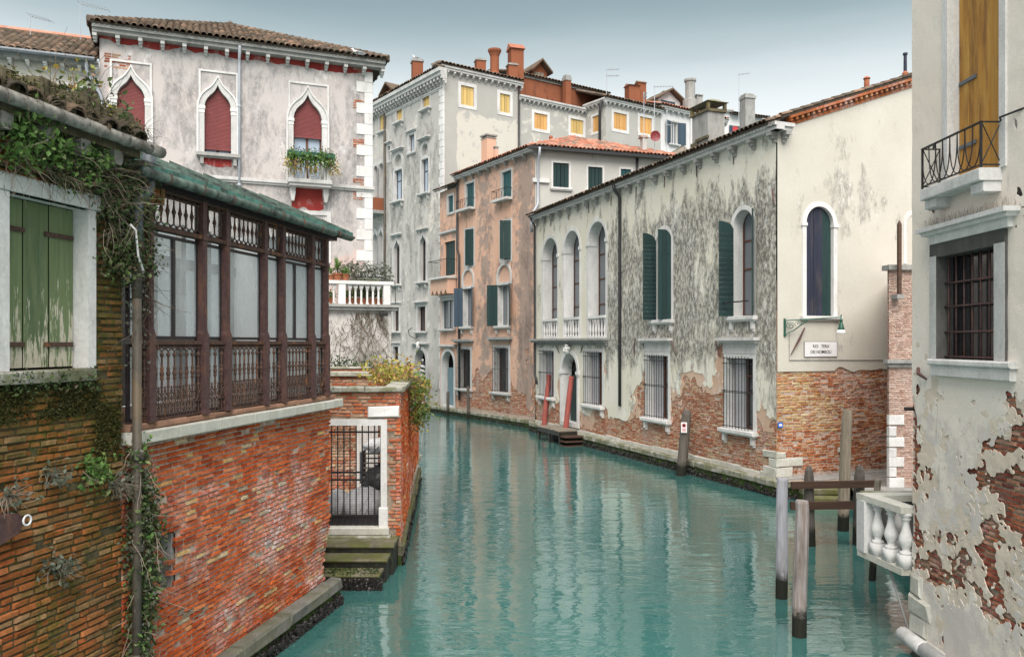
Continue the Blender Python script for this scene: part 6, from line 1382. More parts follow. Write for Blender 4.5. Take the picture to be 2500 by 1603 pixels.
MB().box(-1, LT+.05, -.14, .12, zr_, zt).build('handrail', M['stone'], te); MB().box(LT-.14, LT+.12, .121, 2.2, zr_, zt).build('handrail', M['stone'], te)
for x_ in (834, 943): a = FT.px(x_,720)[0]; MB().box(a-.13, a+.13, -.12, .10, zb, zr_-.001).build('pier', M['stone'], te)
bp_ = MB(); hh = zr_-zb; bp_.box(-.05,.05,-.05,.05,0,.06); bp_.lathe(0,0,[(.042,.06),(.04,hh*.6),(.036,hh*.68),(.055,hh*.72),(.055,hh*.76)],8); bp_.prism([(-.11,hh),(-.05,hh*.78),(.05,hh*.78),(.11,hh),(.11,hh-.001)][:4], -.05, .05); bp_ = bp_.mesh('baluster', M['stone'])
for x_ in (800,815,854,868,882,896.5,910.5,924): inst('baluster', bp_, te, (FT.px(x_,720)[0], 0, zb))
for k in range(6): inst('baluster', bp_, te, (LT-.01, .35+k*.3, zb))
ra = MB(); ra.tube([(FT.px(805,680)[0],.1,zt+.17),(LT-.35,.1,zt+.17),(LT+.1,-.2,zt+.02),(LT+.12,-.22,zb-.1)], .016, 5); ra.tube([(FT.px(833,680)[0],.1,zt),(FT.px(833,680)[0],.1,zt+.17)], .014, 5); ra.build('iron_rail', M['iron'], te)
def pot(label, x_, v, kind, r=.14, h=.26, base=None, group='terrace pots'):
    a = FT.px(x_,700,v)[0]; t = thing('potted_plant', label, 'potted plant', FT.P(a, v, base if base is not None else zb), FT.rz, group)
    MB().lathe(0,0,[(r*.7,0),(r*.95,h*.85),(r*1.1,h*.86),(r*1.1,h),(r*.9,h)],10).build('pot', M['terracotta'], t)
    if kind == 'yucca':
        b = MB()
        for k in range(46):
            az = random.uniform(0,6.28); el = random.uniform(.1,1.45); L = random.uniform(.4,.62); d = Vector((math.cos(az)*math.cos(el), math.sin(az)*math.cos(el), math.sin(el))); s = Vector((-math.sin(az),math.cos(az),0))*.022; o = Vector((0,0,h+.15))
            p = [o-s, o+s, o+d*L*.55+s*.9, o+d*L*.55-s*.9, o+d*L-Vector((0,0,.08*math.cos(el)))]; b.raw([tuple(x) for x in p], [(0,1,2,3),(3,2,4)])
        b.build('foliage', M['leaf_bright'], t); MB().tube([(0,0,h),(0,0,h+.2)], .03, 6).build('trunk', M['twig'], t)
    elif kind == 'bush': leaves('foliage', t, [(random.gauss(0,.12), random.gauss(0,.12), h+.05+random.random()*.62) for k in range(70)], 'leaf_ivy', .05, 5, .06); twigs('stem', t, [(0,0,h)]*6, 'twig', .4, 4, .006, (0,0,1), .3)
    else: leaves('foliage', t, [(random.gauss(0,.09), random.gauss(0,.09), h+.03+random.random()*.22) for k in range(36)], 'leaf_bright', .045, 5, .05)
    return t
pot('spiky yucca in a terracotta pot standing on the white balustrade', 824, .0, 'yucca', .19, .26, zt)
pot('small terracotta pot left of the yucca on the balustrade', 807, .0, 'low', .15, .2, zt); pot('small red pot right of the yucca on the balustrade', 843, .0, 'low', .15, .24, zt)
for k, (x_, kd) in enumerate(((808,'low'),(847,'low'),(861,'low'),(875,'bush'),(889,'bush'),(903,'bush'),(917,'bush'),(931,'low'))): pot('potted plant behind the balusters, %s from the left on the terrace floor' % ('first','second','third','fourth','fifth','sixth','seventh','last')[k], x_, .45, kd)
ol = thing('olive_bush', 'grey leaved straggly bush behind the terrace balustrade', 'shrub', FT.P(FT.px(890,650,1.2)[0], 1.2, zb), FT.rz)
leaves('foliage', ol, [(random.uniform(-1.0,1.0), random.gauss(0,.2), .9+random.random()*.75) for k in range(260)], 'leaf_grey', .06, 5, .09); twigs('stem', ol, [(random.uniform(-.7,.7),0,0) for k in range(22)], 'twig', 1.5, 6, .012, (0,0,1), .16)
sp_ = thing('flood_light', 'small black flood light under the terrace ledge', 'lamp', FT.P(FT.px(932,765)[0], -.25, zw-.22), FT.rz); MB().rbox(-.16,.16,-.12,.0,0,.14,.02).build('housing', M['iron'], sp_); MB().box(-.02,.02,0,.25,.05,.09).build('arm', M['iron'], sp_)
dv_ = thing('bare_creeper', 'leafless creeper stems over the lichened terrace wall', 'plant', (0,0,0))
twigs('stem', dv_, [tuple(FT.P(random.uniform(LT-2.3, LT-.1), -.06, random.uniform(2.6, zw-.3))) for k in range(260)], 'twig', .9, 8, .009, (0,0,-.8), .45, .02); twigs('stem', dv_, [tuple(FT.P(random.uniform(LT-1.6, LT-.4), -.06, zw-.1)) for k in range(30)], 'twig', 2.2, 10, .014, (0,0,-1), .18, .02)
leaves('foliage', dv_, [tuple(FT.P(random.uniform(LT-2, LT), -.12, 2.3+random.random()**2*1.6)) for k in range(220)], 'leaf_dark', .05, 5, .1); leaves('foliage', dv_, [tuple(FT.P(random.gauss(LT-1.3,.7), -.1, random.uniform(3,6.3))) for k in range(70)], 'leaf_grey', .035, 4, .1)
bt = thing('bare_sapling', 'leafless young tree in front of the lichened terrace wall', 'tree', FT.P(FT.px(829,880,-.8)[0], -.8, 2.0), FT.rz)
MB().tube([(0,0,-.5),(0.02,0,.8),(-.02,0,1.6),(.05,0,3.0)], [.03,.025,.018,.006], 6).build('trunk', M['twig'], bt); twigs('branches', bt, [(0,0,.5+k*.1) for k in range(22)], 'twig', .9, 6, .008, (0,0,.6), .6, -.05)
gr_ = thing('garden_rise', 'low brick planting wall below the terrace', 'wall', FT.P(0, -2.6, 0), FT.rz)
MB().box(0, 4.6, 0, .3, CZ-.2, 3.72).build('wall', M['b_gate'], gr_); MB().rbox(-.05, 4.65, -.06, .36, 3.722, 3.80, .02).build('coping', M['stone_moss'], gr_)
gsx = thing('garden_shrub', 'dark green shrub below the terrace wall', 'shrub', FT.P(3.9, -1.0, 2.6), FT.rz); leaves('foliage', gsx, [(random.gauss(0,.5), random.gauss(0,.3), random.uniform(-.2,1.4)) for k in range(200)], 'leaf_dark', .06, 6, .1); leaves('foliage', gsx, [(random.gauss(-1.6,.5), random.gauss(0,.3), random.uniform(.6,1.35)) for k in range(120)], 'moss', .06, 5, .1); twigs('stem', gsx, [(random.gauss(0,.6),0,-.3) for k in range(30)], 'twig', 1.6, 6, .01, (0,0,1), .4)
MB().box(-3.5, 1.2, -.3, .9, -2.0, .1).build('planting_soil', M['moss_cement'], gsx)
# ================================================================ houses at the bend of the canal
F1 = Frame((-4.70-.59*14, 54.5+.807*14), (.59, -.807)); U1 = F1.px(942,500)[0]; L1 = 14.0; Z1 = (F1.px(1060,196)[1]+F1.px(950,262)[1])/2
g1 = F1.thing('grey_palazzo', 'tall grey plastered palazzo with yellow shutters and stone corner at the canal bend', 'palazzo')
def W(root, F, kind, x0, x1, y0, y1, **kw): return window(root, kind, F.rect(x0, x1, y0, y1), **kw)
for b in ((1032,1049,225,265),(968,982,259,297)): W(g1, F1, 'rect', *b, fill='shut', fmat='shut_yellow', fw=.2, depth=.3, sill=.28, corb=True)
W(g1, F1, 'rect', 998,1012,329,371, fmat='glass_sky', fw=.16, depth=.25, hood=.2, mull=2, sill=.12); W(g1, F1, 'rect', 947,953,357,392, fmat='glass_grey', fw=.16, depth=.25, hood=.2)
for (x0,x1,yt,ym,yb) in ((1029,1046,351,384,471),(963,982,377,411,490)):
    W(g1, F1, 'rect', x0, x1, ym+3, yb, fmat='glass_sky', fw=.2, depth=.3, sill=.3, corb=True, mull=2, bars=(.66,), sash='iron')
    r_ = F1.rect(x0+1, x1-1, yt, ym-4); window(g1, 'arch', r_, fw=.24, depth=.3, fill='blank', fmat='p_greyface', hood=.3, name='lunette')
for (x0,x1,yt,yb) in ((1025,1040,572,687),(961.5,976,585,694)): W(g1, F1, 'ogee', x0, x1, yt, yb, fmat='glass_dark', fw=.24, depth=.35, sill=.3, corb=True, bars=(.5,), mull=1, hood=.22, sash='wood_beam')
W(g1, F1, 'rect', 1020,1039,748,808, fmat='glass_dark', fw=.2, depth=.3, sill=.28, hood=.3, sash='wood_frame', mull=2); W(g1, F1, 'rect', 960,974,750,808, fmat='glass_dark', fw=.2, depth=.3, sill=.28, hood=.3, mull=2)
W(g1, F1, 'rect', 960,973,846,880, fmat='glass_dark', fw=.18, depth=.25, hood=.2)
r_ = F1.rect(1015,1041,853,960); pd = window(g1, 'arch', r_, fw=.3, depth=.6, fill='blank', fmat='dark', proud=.08, hood=.28, name='portal'); MB().blob(((r_[0]+r_[1])/2,-.22,r_[3]+.28), .22, 8, 6, .15, .8, .8, 1.3).build('carved_head', M['stone'], pd, smooth=True)
ib = F1.px(1020,823); sc2 = MB(); sc2.tube([(ib[0]-.6,-.1,ib[1]+.7),(ib[0]-.5,-.5,ib[1]+.5),(ib[0]-.1,-.6,ib[1]+.1),(ib[0]+.2,-.3,ib[1]-.1),(ib[0]+.3,-.1,ib[1]+.1)], .03, 5); sc2.build('iron_scroll', M['iron'], g1)
sheet('wall', M['p_grey'], g1, U1, L1, -.3, Z1, .2, wall_fn(g1), y=0, stain=sills(g1, lambda U, Z: .45+.12*np.exp(-((Z-17)/3)**2)+.08*np.exp(-((Z-12)/2)**2)-.14*np.clip((Z-20.0)/.5,0,1)*(U>9.5), .25), tone=lambda U, Z: .38+.16*np.exp(-((Z-13.5)/2.5)**2)*np.clip((U-8)/3,.2,1))
co = cornice(g1, F1, U1-4, L1+.5, Z1, 'stone_far', .62, .5, .46, .16, bmat='stone_far', bh=.5); string(g1, U1, L1, Z1-.75, .2, .1)
for k in range(46):
    zz = 1.0+k*.5
    if zz < Z1-.6: MB().rbox(L1-.40-(k % 2)*.12, L1+.04, -.05, .1, zz+.006, zz+.494, .02, .006).build('quoin', M['stone'], g1)
pipe(g1, [(U1,-.12,Z1-.5),(U1,-.12,.8)], .09, 'pipe_brown')
# right face
F1R = Frame((-4.70, 54.5), (.829, .56)); L1R = F1R.px(1264,300)[0]; Z1R = (F1R.px(1124,183)[1]+F1R.px(1264,210)[1])/2
X = bpy.data.objects.new('side_face', None); col.objects.link(X); X.parent = g1; X.location = (L1,0,0); X.rotation_euler = (0,0,F1R.rz-F1.rz)
for b in ((1125,1157,211,258),(1220,1245,230,275)): W(X, F1R, 'rect', *b, fill='shut', fmat='shut_yellow', fw=.22, depth=.2, frame='stone', n_pl=2)
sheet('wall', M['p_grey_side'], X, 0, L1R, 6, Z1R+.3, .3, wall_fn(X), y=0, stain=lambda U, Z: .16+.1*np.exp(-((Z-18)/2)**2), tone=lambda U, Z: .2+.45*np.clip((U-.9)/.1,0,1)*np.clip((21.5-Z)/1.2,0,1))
cornice(X, F1R, -.3, L1R+.3, Z1R, 'stone_far', .35, .3, .5, .14, bh=.3)
roof(X, [(-.4,-.4,Z1R+.34),(L1R+.3,-.4,Z1R+.34),(L1R+.3,5,Z1R+2.1),(1.8,5,Z1R+2.1)], 'tile_dark', w=.3, l=.5)
roof(g1, [(U1-4,-.6,Z1+.52),(L1+.5,-.6,Z1+.52),(L1-1.5,4.5,Z1+1.6),(U1-4,4.5,Z1+1.6)], 'tile_dark', w=.3, l=.5, rows=4)
MB().box(.1, L1-.1, .65, 5.5, -.3, Z1+.2).build('inner_wall', M['p_grey_side'], g1)
# arcaded house to its left
g0 = F1.thing('arcaded_house', 'narrow grey house front with arcaded windows squeezed behind the palazzo corner', 'house')
for b in ((902,910,292,330),(927,939,281,320)): W(g0, F1, 'rect', *b, fill='shut', fmat='shut_yellow', fw=.18, depth=.2, sill=.2)
for b in ((913,922,405,490),(926,936,398,490)): W(g0, F1, 'arch', *b, fmat='glass_dark', fw=.3, depth=.4, bars=(.6,), sash='stone')
for b in ((911,921,566,665),(925,935,560,665)): W(g0, F1, 'ogee', *b, fmat='glass_dark', fw=.3, depth=.4, bars=(.4,), sash='stone')
bq = F1.rect(905,941,490,520); MB().box(bq[0], bq[1], -.9, 0, bq[2], bq[3]).build('balcony_box', M['p_orange'], g0); MB().box(bq[0]-.1, bq[1]+.1, -1.0, 0, bq[2]-.25, bq[2]-.002).build('balcony_slab', M['stone_grey'], g0)
sheet('wall', M['p_grey'], g0, 0, U1, -.3, Z1, .2, wall_fn(g0), y=.04, stain=lambda U, Z: .42+0*U)

# ---------------------------------------------------------------- salmon house
F2 = Frame((-4.88, 53.5), (6.13, -10)); U2 = F2.px(1119,600)[0]; L2 = 11.73
s2 = F2.thing('salmon_house', 'sooty salmon pink house with dark green shutters at the canal bend', 'house')
Z2 = (F2.px(1122,436)[1]+F2.px(1300,376)[1])/2
for (x0,x1,y0,y1) in ((1138,1158,447,508),(1226,1249,418,484)):
    w = W(s2, F2, 'rect', x0,x1,y0,y1, fill='shut', fmat='shut_teal', fw=.14, depth=.25)
    r_ = F2.rect(x0-12,x1+3,y1-20,y1+2); MB().box(r_[0], r_[1], -.45, 0, r_[2]-.14, r_[2]).build('balcony_slab', M['stone_far'], w)
    rl = MB(); 
    for k in range(7): a = r_[0]+.05+(r_[1]-r_[0]-.1)*k/6; rl.tube([(a,-.4,r_[2]),(a,-.4,r_[3])], .012, 4)
    rl.tube([(r_[0]+.03,-.02,r_[3]),(r_[0]+.03,-.4,r_[3]),(r_[1]-.03,-.4,r_[3]),(r_[1]-.03,-.02,r_[3])], .018, 4)
    for k in range(3): a = r_[0]+(r_[1]-r_[0])*(k+.5)/3; rl.tube([(a+.25*math.cos(t*.6283), -.4, (r_[2]+r_[3])/2+.2*math.sin(t*.6283)) for t in range(11)], .01, 4)
    rl.build('railing', M['iron'], w)
w = W(s2, F2, 'rect', 1136,1157,561,648, fmat='glass_dark', fw=.14, depth=.3, sash='wood_beam'); r_ = F2.rect(1136,1157,561,648); leaf_open(w, r_[1], -1, 20, (r_[1]-r_[0])*.6, r_[2], r_[3], M['shut_dark'])
w = W(s2, F2, 'rect', 1223,1248,541,634, fmat='glass_dark', fw=.14, depth=.3, sash='wood_beam'); r_ = F2.rect(1223,1248,541,634); leaf_open(w, r_[1], -1, 60, (r_[1]-r_[0])*.55, r_[2], r_[3], M['shut_dark'])
for (x0,x1,y0,y1) in ((1131,1156,659,698),(1217,1247,647,688)): W(s2, F2, 'arch', x0,x1,y0,y1, fill='blank', fmat='p_salmon', fw=.16, depth=.1, name='blind_arch', proud=.05)
for (x0,x1,y0,y1,m_) in ((1131,1153,702,797,'shut_blue'),(1216,1244,694,795,'shut_dark')):
    w = W(s2, F2, 'rect', x0,x1,y0,y1, fmat='glass_grey', fw=.1, depth=.35, sash='stone', mull=2, sill=.25, corb=True); r_ = F2.rect(x0,x1,y0,y1); hw = (r_[1]-r_[0])/2; leaf_open(w, r_[0], 1, 135, hw, r_[2], r_[3], M[m_]); leaf_open(w, r_[1], -1, 150, hw, r_[2], r_[3], M[m_])
for (x0,x1,y0,y1) in ((1121,1149,853,948),(1208,1242,850,957)):
    w = W(s2, F2, 'rect', x0,x1,y0,y1, fmat='glass_dark', fw=.2, depth=.4, sill=.25, corb=True); r_ = F2.rect(x0,x1,y0,y1); grille(w, r_[0]-.05, r_[1]-.02, r_[2]+.02, r_[3]+.1, 9, (.03,.5,.9,.97), r=.014, y=-.16)
    lz = r_[3]+.42; s = MB(); s.box(r_[0]-.45, r_[1]+.45, -.34, .01, lz+.1, lz+.24); s.box(r_[0]-.35, r_[1]+.35, -.22, .01, lz, lz+.1); s.build('hood', M['stone_grey'], w)
def pl2(U, Z): return (Z-2.6)*.5+(fbm(U*.8, Z*.8, 83, 5, .6)-.5)*3.0
f2 = wall_fn(s2, pl2)
sheet('wall', M['p_salmon'], s2, U2, L2, .3, Z2, .16, f2, y=-.02, thick=.03, stain=sills(s2, lambda U, Z: .36+.22*np.exp(-((U-L2+1.0)/1.0)**2)+.16*np.exp(-((U-6.4)/1.0)**2)*np.clip((Z-4)/3,0,1)+.12*np.exp(-((Z-5.3)/.8)**2), .25), tone=lambda U, Z: .42+.26*np.exp(-((U-L2+1.0)/1.0)**2)+.2*np.exp(-((U-6.2)/.9)**2))
b2 = sheet('brick_backing', M['mortar_red'], s2, U2, L2, -.3, 6, .4, wall_fn(s2), y=.012)
bricks(b2, F2, M['b_canal'], U2, L2, .6, 5.4, lambda u, z: not in_holes(s2, u, z) and float(f2(np.array([u]), np.array([z]))[0]) < .2, course=.09, length=.3, nparts=0)
co = cornice(s2, F2, U2, L2+.2, Z2, 'stone_far', .4, .22, .95, .14, bmat='stone_grey')
pipe(s2, [(U2+.12,-.14,Z2-.2),(U2+.1,-.14,10.6),(U2+.35,-.14,10.2),(U2+.35,-.12,1.0)], .075, 'pipe_dark')
F2R = Frame((1.25, 43.5), (.953, .30)); L2R = F2R.px(1668,400)[0]; Z2R = Z2+.0
V = bpy.data.objects.new('side_face', None); col.objects.link(V); V.parent = s2; V.location = (L2,0,0); V.rotation_euler = (0,0,F2R.rz-F2.rz)
for (x0,x1,y0,y1,mm) in ((1350,1389,398,458,'shut_dark'),(1435.5,1471,408,465,'shut_dark'),(1515,1541,413,447,'shut_teal')): w = W(V, F2R, 'rect', x0,x1,y0,y1, fill='shut', fmat=mm, fw=.1, depth=.14, frame='stone', sill=.14)
sheet('wall', M['p_greyface'], V, 0, L2R, 6, Z2R+.2, .25, wall_fn(V), y=0, stain=lambda U, Z: .20+.16*np.exp(-((U-4.0)/1)**2)+.1*np.clip((Z-14.2),0,1))
q0 = F2R.px(1315,436); s = MB(); s.box(F2R.px(1300,440)[0], F2R.px(1340,440)[0], -.12, .05, F2R.px(1320,446)[1], F2R.px(1320,436)[1]); s.build('stone_stub', M['stone'], V)
apx = F2R.px(1402,336,3.6); Ar = (-.5,-.45,Z2R+.22); Br = (L2R+.3,-.45,Z2R+.22)
roof(V, [Ar, Br, (apx[0],3.6,apx[1])], 'tile_red', w=.24, l=.42)
MB().box(-.5, L2R+.3, -.5, -.38, Z2R+.04, Z2R+.2).build('gutter', M['pipe_dark'], V)
# roof plane along the canal front, in front-face coordinates
m_l = Matrix.Rotation(F2R.rz-F2.rz, 4, 'Z'); pA = m_l@Vector((apx[0],3.6,apx[1]))+Vector((L2,0,0))
roof(s2, [(U2-.1,-.45,Z2+.24),(L2+.1,-.45,Z2+.24),tuple(pA),(U2-.1,4.0,Z2+1.8)], 'tile_red', w=.24, l=.42)
MB().box(.1, L2-.1, .55, 5, -.3, Z2+.1).build('inner_wall', M['p_greyface'], s2)
pipe(V, [(.1,-.5,Z2R+.15),(.14,-.3,Z2R-.3),(.14,-.12,Z2R-.5),(.14,-.12,12.2),(-.3,-.3,11.5),(-.3,-.3,10.6)], .075, 'zinc'); pq = F2R.px(1554,400)[0]; pipe(V, [(pq,-.1,Z2R+.05),(pq,-.1,12)], .07, 'pipe_dark')
# narrow salmon house at its left
n2 = F2.thing('narrow_salmon_house', 'narrow salmon house front with blue water door and small balcony', 'house'); Z2B = F2.px(1092,463)[1]
W(n2, F2, 'rect', 1094,1107,478,518, fill='shut', fmat='shut_teal', fw=.14, depth=.2); dwr = W(n2, F2, 'rect', 1086,1112,589,672, fill='shut', fmat='shut_dark', fw=.12, depth=.25, frame='p_salmon', name='balcony_door')
r_ = F2.rect(1069,1115,637,678); MB().box(r_[0], r_[1], -.8, 0, r_[2]-.12, r_[2]+.02).build('balcony_slab', M['stone_far'], n2); rl = MB()
for k in range(15): a = r_[0]+.05+(r_[1]-r_[0]-.1)*k/14; rl.tube([(a,-.74,r_[2]),(a,-.74,r_[3])], .011, 4)
rl.tube([(r_[0]+.04,0,r_[3]),(r_[0]+.04,-.74,r_[3]),(r_[1]-.04,-.74,r_[3]),(r_[1]-.04,0,r_[3])], .02, 4); rl.build('balcony_railing', M['iron'], n2)
apn = MB(); nar = 4; ww = (r_[1]-r_[0]-.2)/nar; apn.prism([(r_[0]+.1,r_[2]-.121),(r_[1]-.1,r_[2]-.121),(r_[1]-.1,r_[2]-1.1)]+sum([[(r_[1]-.1-k*ww-ww*.15, r_[2]-1.1),(r_[1]-.1-k*ww-ww*.5, r_[2]-.80),(r_[1]-.1-k*ww-ww*.85, r_[2]-1.1)] for k in range(nar)], [])+[(r_[0]+.1,r_[2]-1.1)], -.6, .0); apn.f = [tuple(reversed(f)) for f in apn.f]; apn.build('arched_apron', M['p_salmon'], n2)
W(n2, F2, 'rect', 1079,1108,733,802, fmat='glass_grey', fw=.14, depth=.25, mull=2, sill=.2, hood=.15, sash='shut_dark')
r_ = F2.rect(1080,1108,857,990); pd = window(n2, 'arch', r_, fw=.22, depth=.5, fill='blank', fmat='dark', name='water_door', hood=.2); MB().box(r_[0]+.1, r_[1]-.1, .35, .4, r_[2], r_[3]-(r_[1]-r_[0])*.65).build('door', M['door_blue'], pd)
sheet('wall', M['p_salmon'], n2, 0, U2-.01, -.2, Z2B, .16, wall_fn(n2), y=.05, stain=lambda U, Z: .44+.06*np.sin(Z*1.3), tone=lambda U, Z: .46+.14*np.exp(-((Z-11.5)/1.3)**2))
roof(n2, [(-.1,-.35,Z2B+.05),(U2+.1,-.35,Z2B+.05),(U2+.1,1.5,Z2B+.8),(-.1,1.5,Z2B+.8)], 'tile_dark', w=.26, l=.42); MB().box(0, U2, .7, 4, -.3, Z2B).build('inner_wall', M['p_salmon'], n2); string(n2, .05, U2-.05, F2.px(1090,570)[1], .14, .1)
quay('bend_edge', F2, -1.5, L2+.3, -.32, .42, bl=1.2, mus=500); quay('far_edge', F1, 2, L1+.3, -.3, .42, bl=1.2, mus=200)

# ---------------------------------------------------------------- grey row behind, with orange roof storey
F3 = Frame((.44, 57.97), (.829, .56)); L3 = F3.px(1430,260)[0]; Z3 = (F3.px(1290,247)[1]+F3.px(1420,273)[1])/2
g3 = F3.thing('grey_rear_house', 'grey rear house with orange roof storey and ochre shutters above the salmon roof', 'house')
for (x0,x1,y0,y1,m_) in ((1304,1336,278,316,'shut_orange'),(1393,1424,292,327,'shut_yellow')): W(g3, F3, 'rect', x0,x1,y0,y1, fill='shut', fmat=m_, fw=.22, depth=.15, frame='stone')
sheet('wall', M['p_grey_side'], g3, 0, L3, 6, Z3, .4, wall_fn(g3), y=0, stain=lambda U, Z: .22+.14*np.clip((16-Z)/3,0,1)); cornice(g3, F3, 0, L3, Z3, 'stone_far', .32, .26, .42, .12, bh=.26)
or_ = F3.rect(1270,1430,150,262,1.0); zo = F3.px(1350,205,1.0)[1]
sheet('orange_storey', M['p_orange'], g3, 0, L3+3.2, Z3+.2, zo, .3, None, y=1.0, stain=lambda U, Z: .40+.12*np.clip((Z3+.9-Z),0,1)); MB().box(0, L3+3.2, .9, 4, zo, zo+.14).build('storey_coping', M['stone_grey'], g3); MB().box(0, L3, .5, 5, 6, Z3).build('inner_wall', M['p_grey_side'], g3); MB().box(.02, L3+3.2, 1.05, 4, Z3, zo).build('storey_wall', M['p_orange'], g3)
roof(g3, [(0,.8,zo+.15),(L3+3.2,.8,zo+.15),(L3+3.2,4,zo+1.1),(0,4,zo+1.1)], 'tile_dark', w=.3, l=.5)
pipe(g3, [(.02,-.12,Z1R),(.02,-.12,8)], .07, 'pipe_dark')
F3b = Frame((5.68, 61.5), (.59, -.807)); F3c = Frame((7.0, 59.7), (.829, .56)); L3c = F3c.px(1613,280)[0]; Z3c = (F3c.px(1490,255)[1]+F3c.px(1600,272)[1])/2
g4 = F3c.thing('grey_wing', 'grey projecting wing with orange shutters and a corner drainpipe in the rear row', 'house')
for (x0,x1,y0,y1) in ((1498,1530,277,317),(1562,1591,287,327)): W(g4, F3c, 'rect', x0,x1,y0,y1, fill='shut', fmat='shut_orange', fw=.22, depth=.15, frame='stone')
sheet('wall', M['p_grey_side'], g4, 0, L3c, 6, Z3c, .4, wall_fn(g4), stain=lambda U, Z: .24+0*U, tone=lambda U, Z: .2+.4*np.exp(-((U-2.4)/.5)**2)*np.clip((16-Z)/2,0,1)); cornice(g4, F3c, -.2, L3c, Z3c, 'stone_far', .32, .26, .45, .12, bh=.26)
roof(g4, [(-.3,-.4,Z3c+.28),(L3c,-.4,Z3c+.28),(L3c,4,Z3c+1.9),(-.3,4,Z3c+1.9)], 'tile_dark', w=.3, l=.5)
Wb = bpy.data.objects.new('wing_side', None); col.objects.link(Wb); Wb.parent = g4; pr = F3b.p-F3c.p; Wb.location = (pr.dot(F3c.d), pr.dot(F3c.inn), 0); Wb.rotation_euler = (0,0,F3b.rz-F3c.rz); Lb = (Vector((7.0,59.7))-F3b.p).length
W(Wb, F3b, 'rect', 1447,1463,283,322, fill='shut', fmat='shut_orange', fw=.18, depth=.15, frame='stone'); sheet('wall', M['p_grey_side'], Wb, 0, Lb, 6, Z3c, .4, wall_fn(Wb), stain=lambda U, Z: .32+0*U); cornice(Wb, F3b, 0, Lb+.2, Z3c, 'stone_far', .32, .26, .42, .12, bh=.26)
pipe(Wb, [(Lb-.1,-.35,Z3c+.1),(Lb-.5,-.14,Z3c-.8),(Lb-.55,-.14,8)], .10, 'pipe_dark'); MB().box(.1, L3c-.1, .4, 5, 6, Z3c+.2).build('inner_wall', M['p_grey_side'], g4)
# white houses
F4 = Frame((11.7, 62.9), (.829, .56)); L4 = F4.px(1765,300)[0]; Z4 = (F4.px(1630,278)[1]+F4.px(1755,292)[1])/2
g5 = F4.thing('white_house', 'white rear house with slate blue open shutters behind the grey chimney', 'house')
w = W(g5, F4, 'rect', 1636,1654,298,352, fmat='glass_grey', fw=.12, depth=.2, sash='stone', mull=3, sill=.2); r_ = F4.rect(1636,1654,298,352); leaf_open(w, r_[0], 1, 165, .62, r_[2], r_[3], M['shut_blue']); leaf_open(w, r_[1], -1, 165, .75, r_[2], r_[3], M['shut_blue'])
w = W(g5, F4, 'rect', 1700,1712,305,360, fmat='glass_dark', fw=.12, depth=.2)
sheet('wall', M['p_white'], g5, 0, L4, 6, Z4, .4, wall_fn(g5), stain=lambda U, Z: .16+0*U); cornice(g5, F4, -.2, L4+.3, Z4, 'stone_far', .36, .24, .6, .14, zig=True); roof(g5, [(-.3,-.4,Z4+.28),(L4+.3,-.4,Z4+.28),(L4+.3,4,Z4+1.7),(-.3,4,Z4+1.7)], 'tile_red', w=.3, l=.5); MB().box(.1, L4-.1, .4, 5, 6, Z4+.2).build('inner_wall', M['p_white'], g5); MB().box(F4.px(1683,300)[0], F4.px(1700,300)[0], -.15, .02, 6, Z4).build('pilaster', M['p_white'], g5)
F5 = Frame((15.2, 72), (.93, .36)); L5a = F5.px(1782,300)[0]; L5b = F5.px(1862,300)[0]
g6 = F5.thing('far_white_house', 'farther white house with small window and red blind at the right of the rear row', 'house'); z5 = F5.px(1730,268)[1]; z5b = F5.px(1820,284)[1]
w = W(g6, F5, 'rect', 1788,1802,308,336, fmat='glass_dark', fw=.08, depth=.15, sash='stone', mull=2); r_ = F5.rect(1788,1802,308,336); leaf_open(w, r_[0], 1, 170, .4, r_[2], r_[3], M['shut_blue']); leaf_open(w, r_[1], -1, 170, .4, r_[2], r_[3], M['shut_blue']); MB().box(r_[0], r_[1], .02, .05, r_[2]+(r_[3]-r_[2])*.55, r_[3]).build('red_blind', M['red_sign'], w)
sheet('wall', M['p_white'], g6, -2, L5a, 6, z5, .5, wall_fn(g6), stain=lambda U, Z: .16+0*U); sheet('wall', M['p_white'], g6, L5a, L5b, 6, z5b, .5, wall_fn(g6), y=.02, stain=lambda U, Z: .16+0*U)
cornice(g6, F5, -2, L5a+.2, z5, 'stone_far', .32, .24, .8, .14); roof(g6, [(L5a,-.5,z5b),(L5b+.6,-.5,z5b),(L5b+.6,4,z5b+1.2),(L5a,4,z5b+1.2)], 'tile_dark', w=.3, l=.5); MB().box(-2, L5a, .3, 6, 6, z5+.1).build('inner_wall', M['p_white'], g6); MB().box(L5a, L5b-.05, .3, 6, 6, z5b).build('inner_wall', M['p_white'], g6)

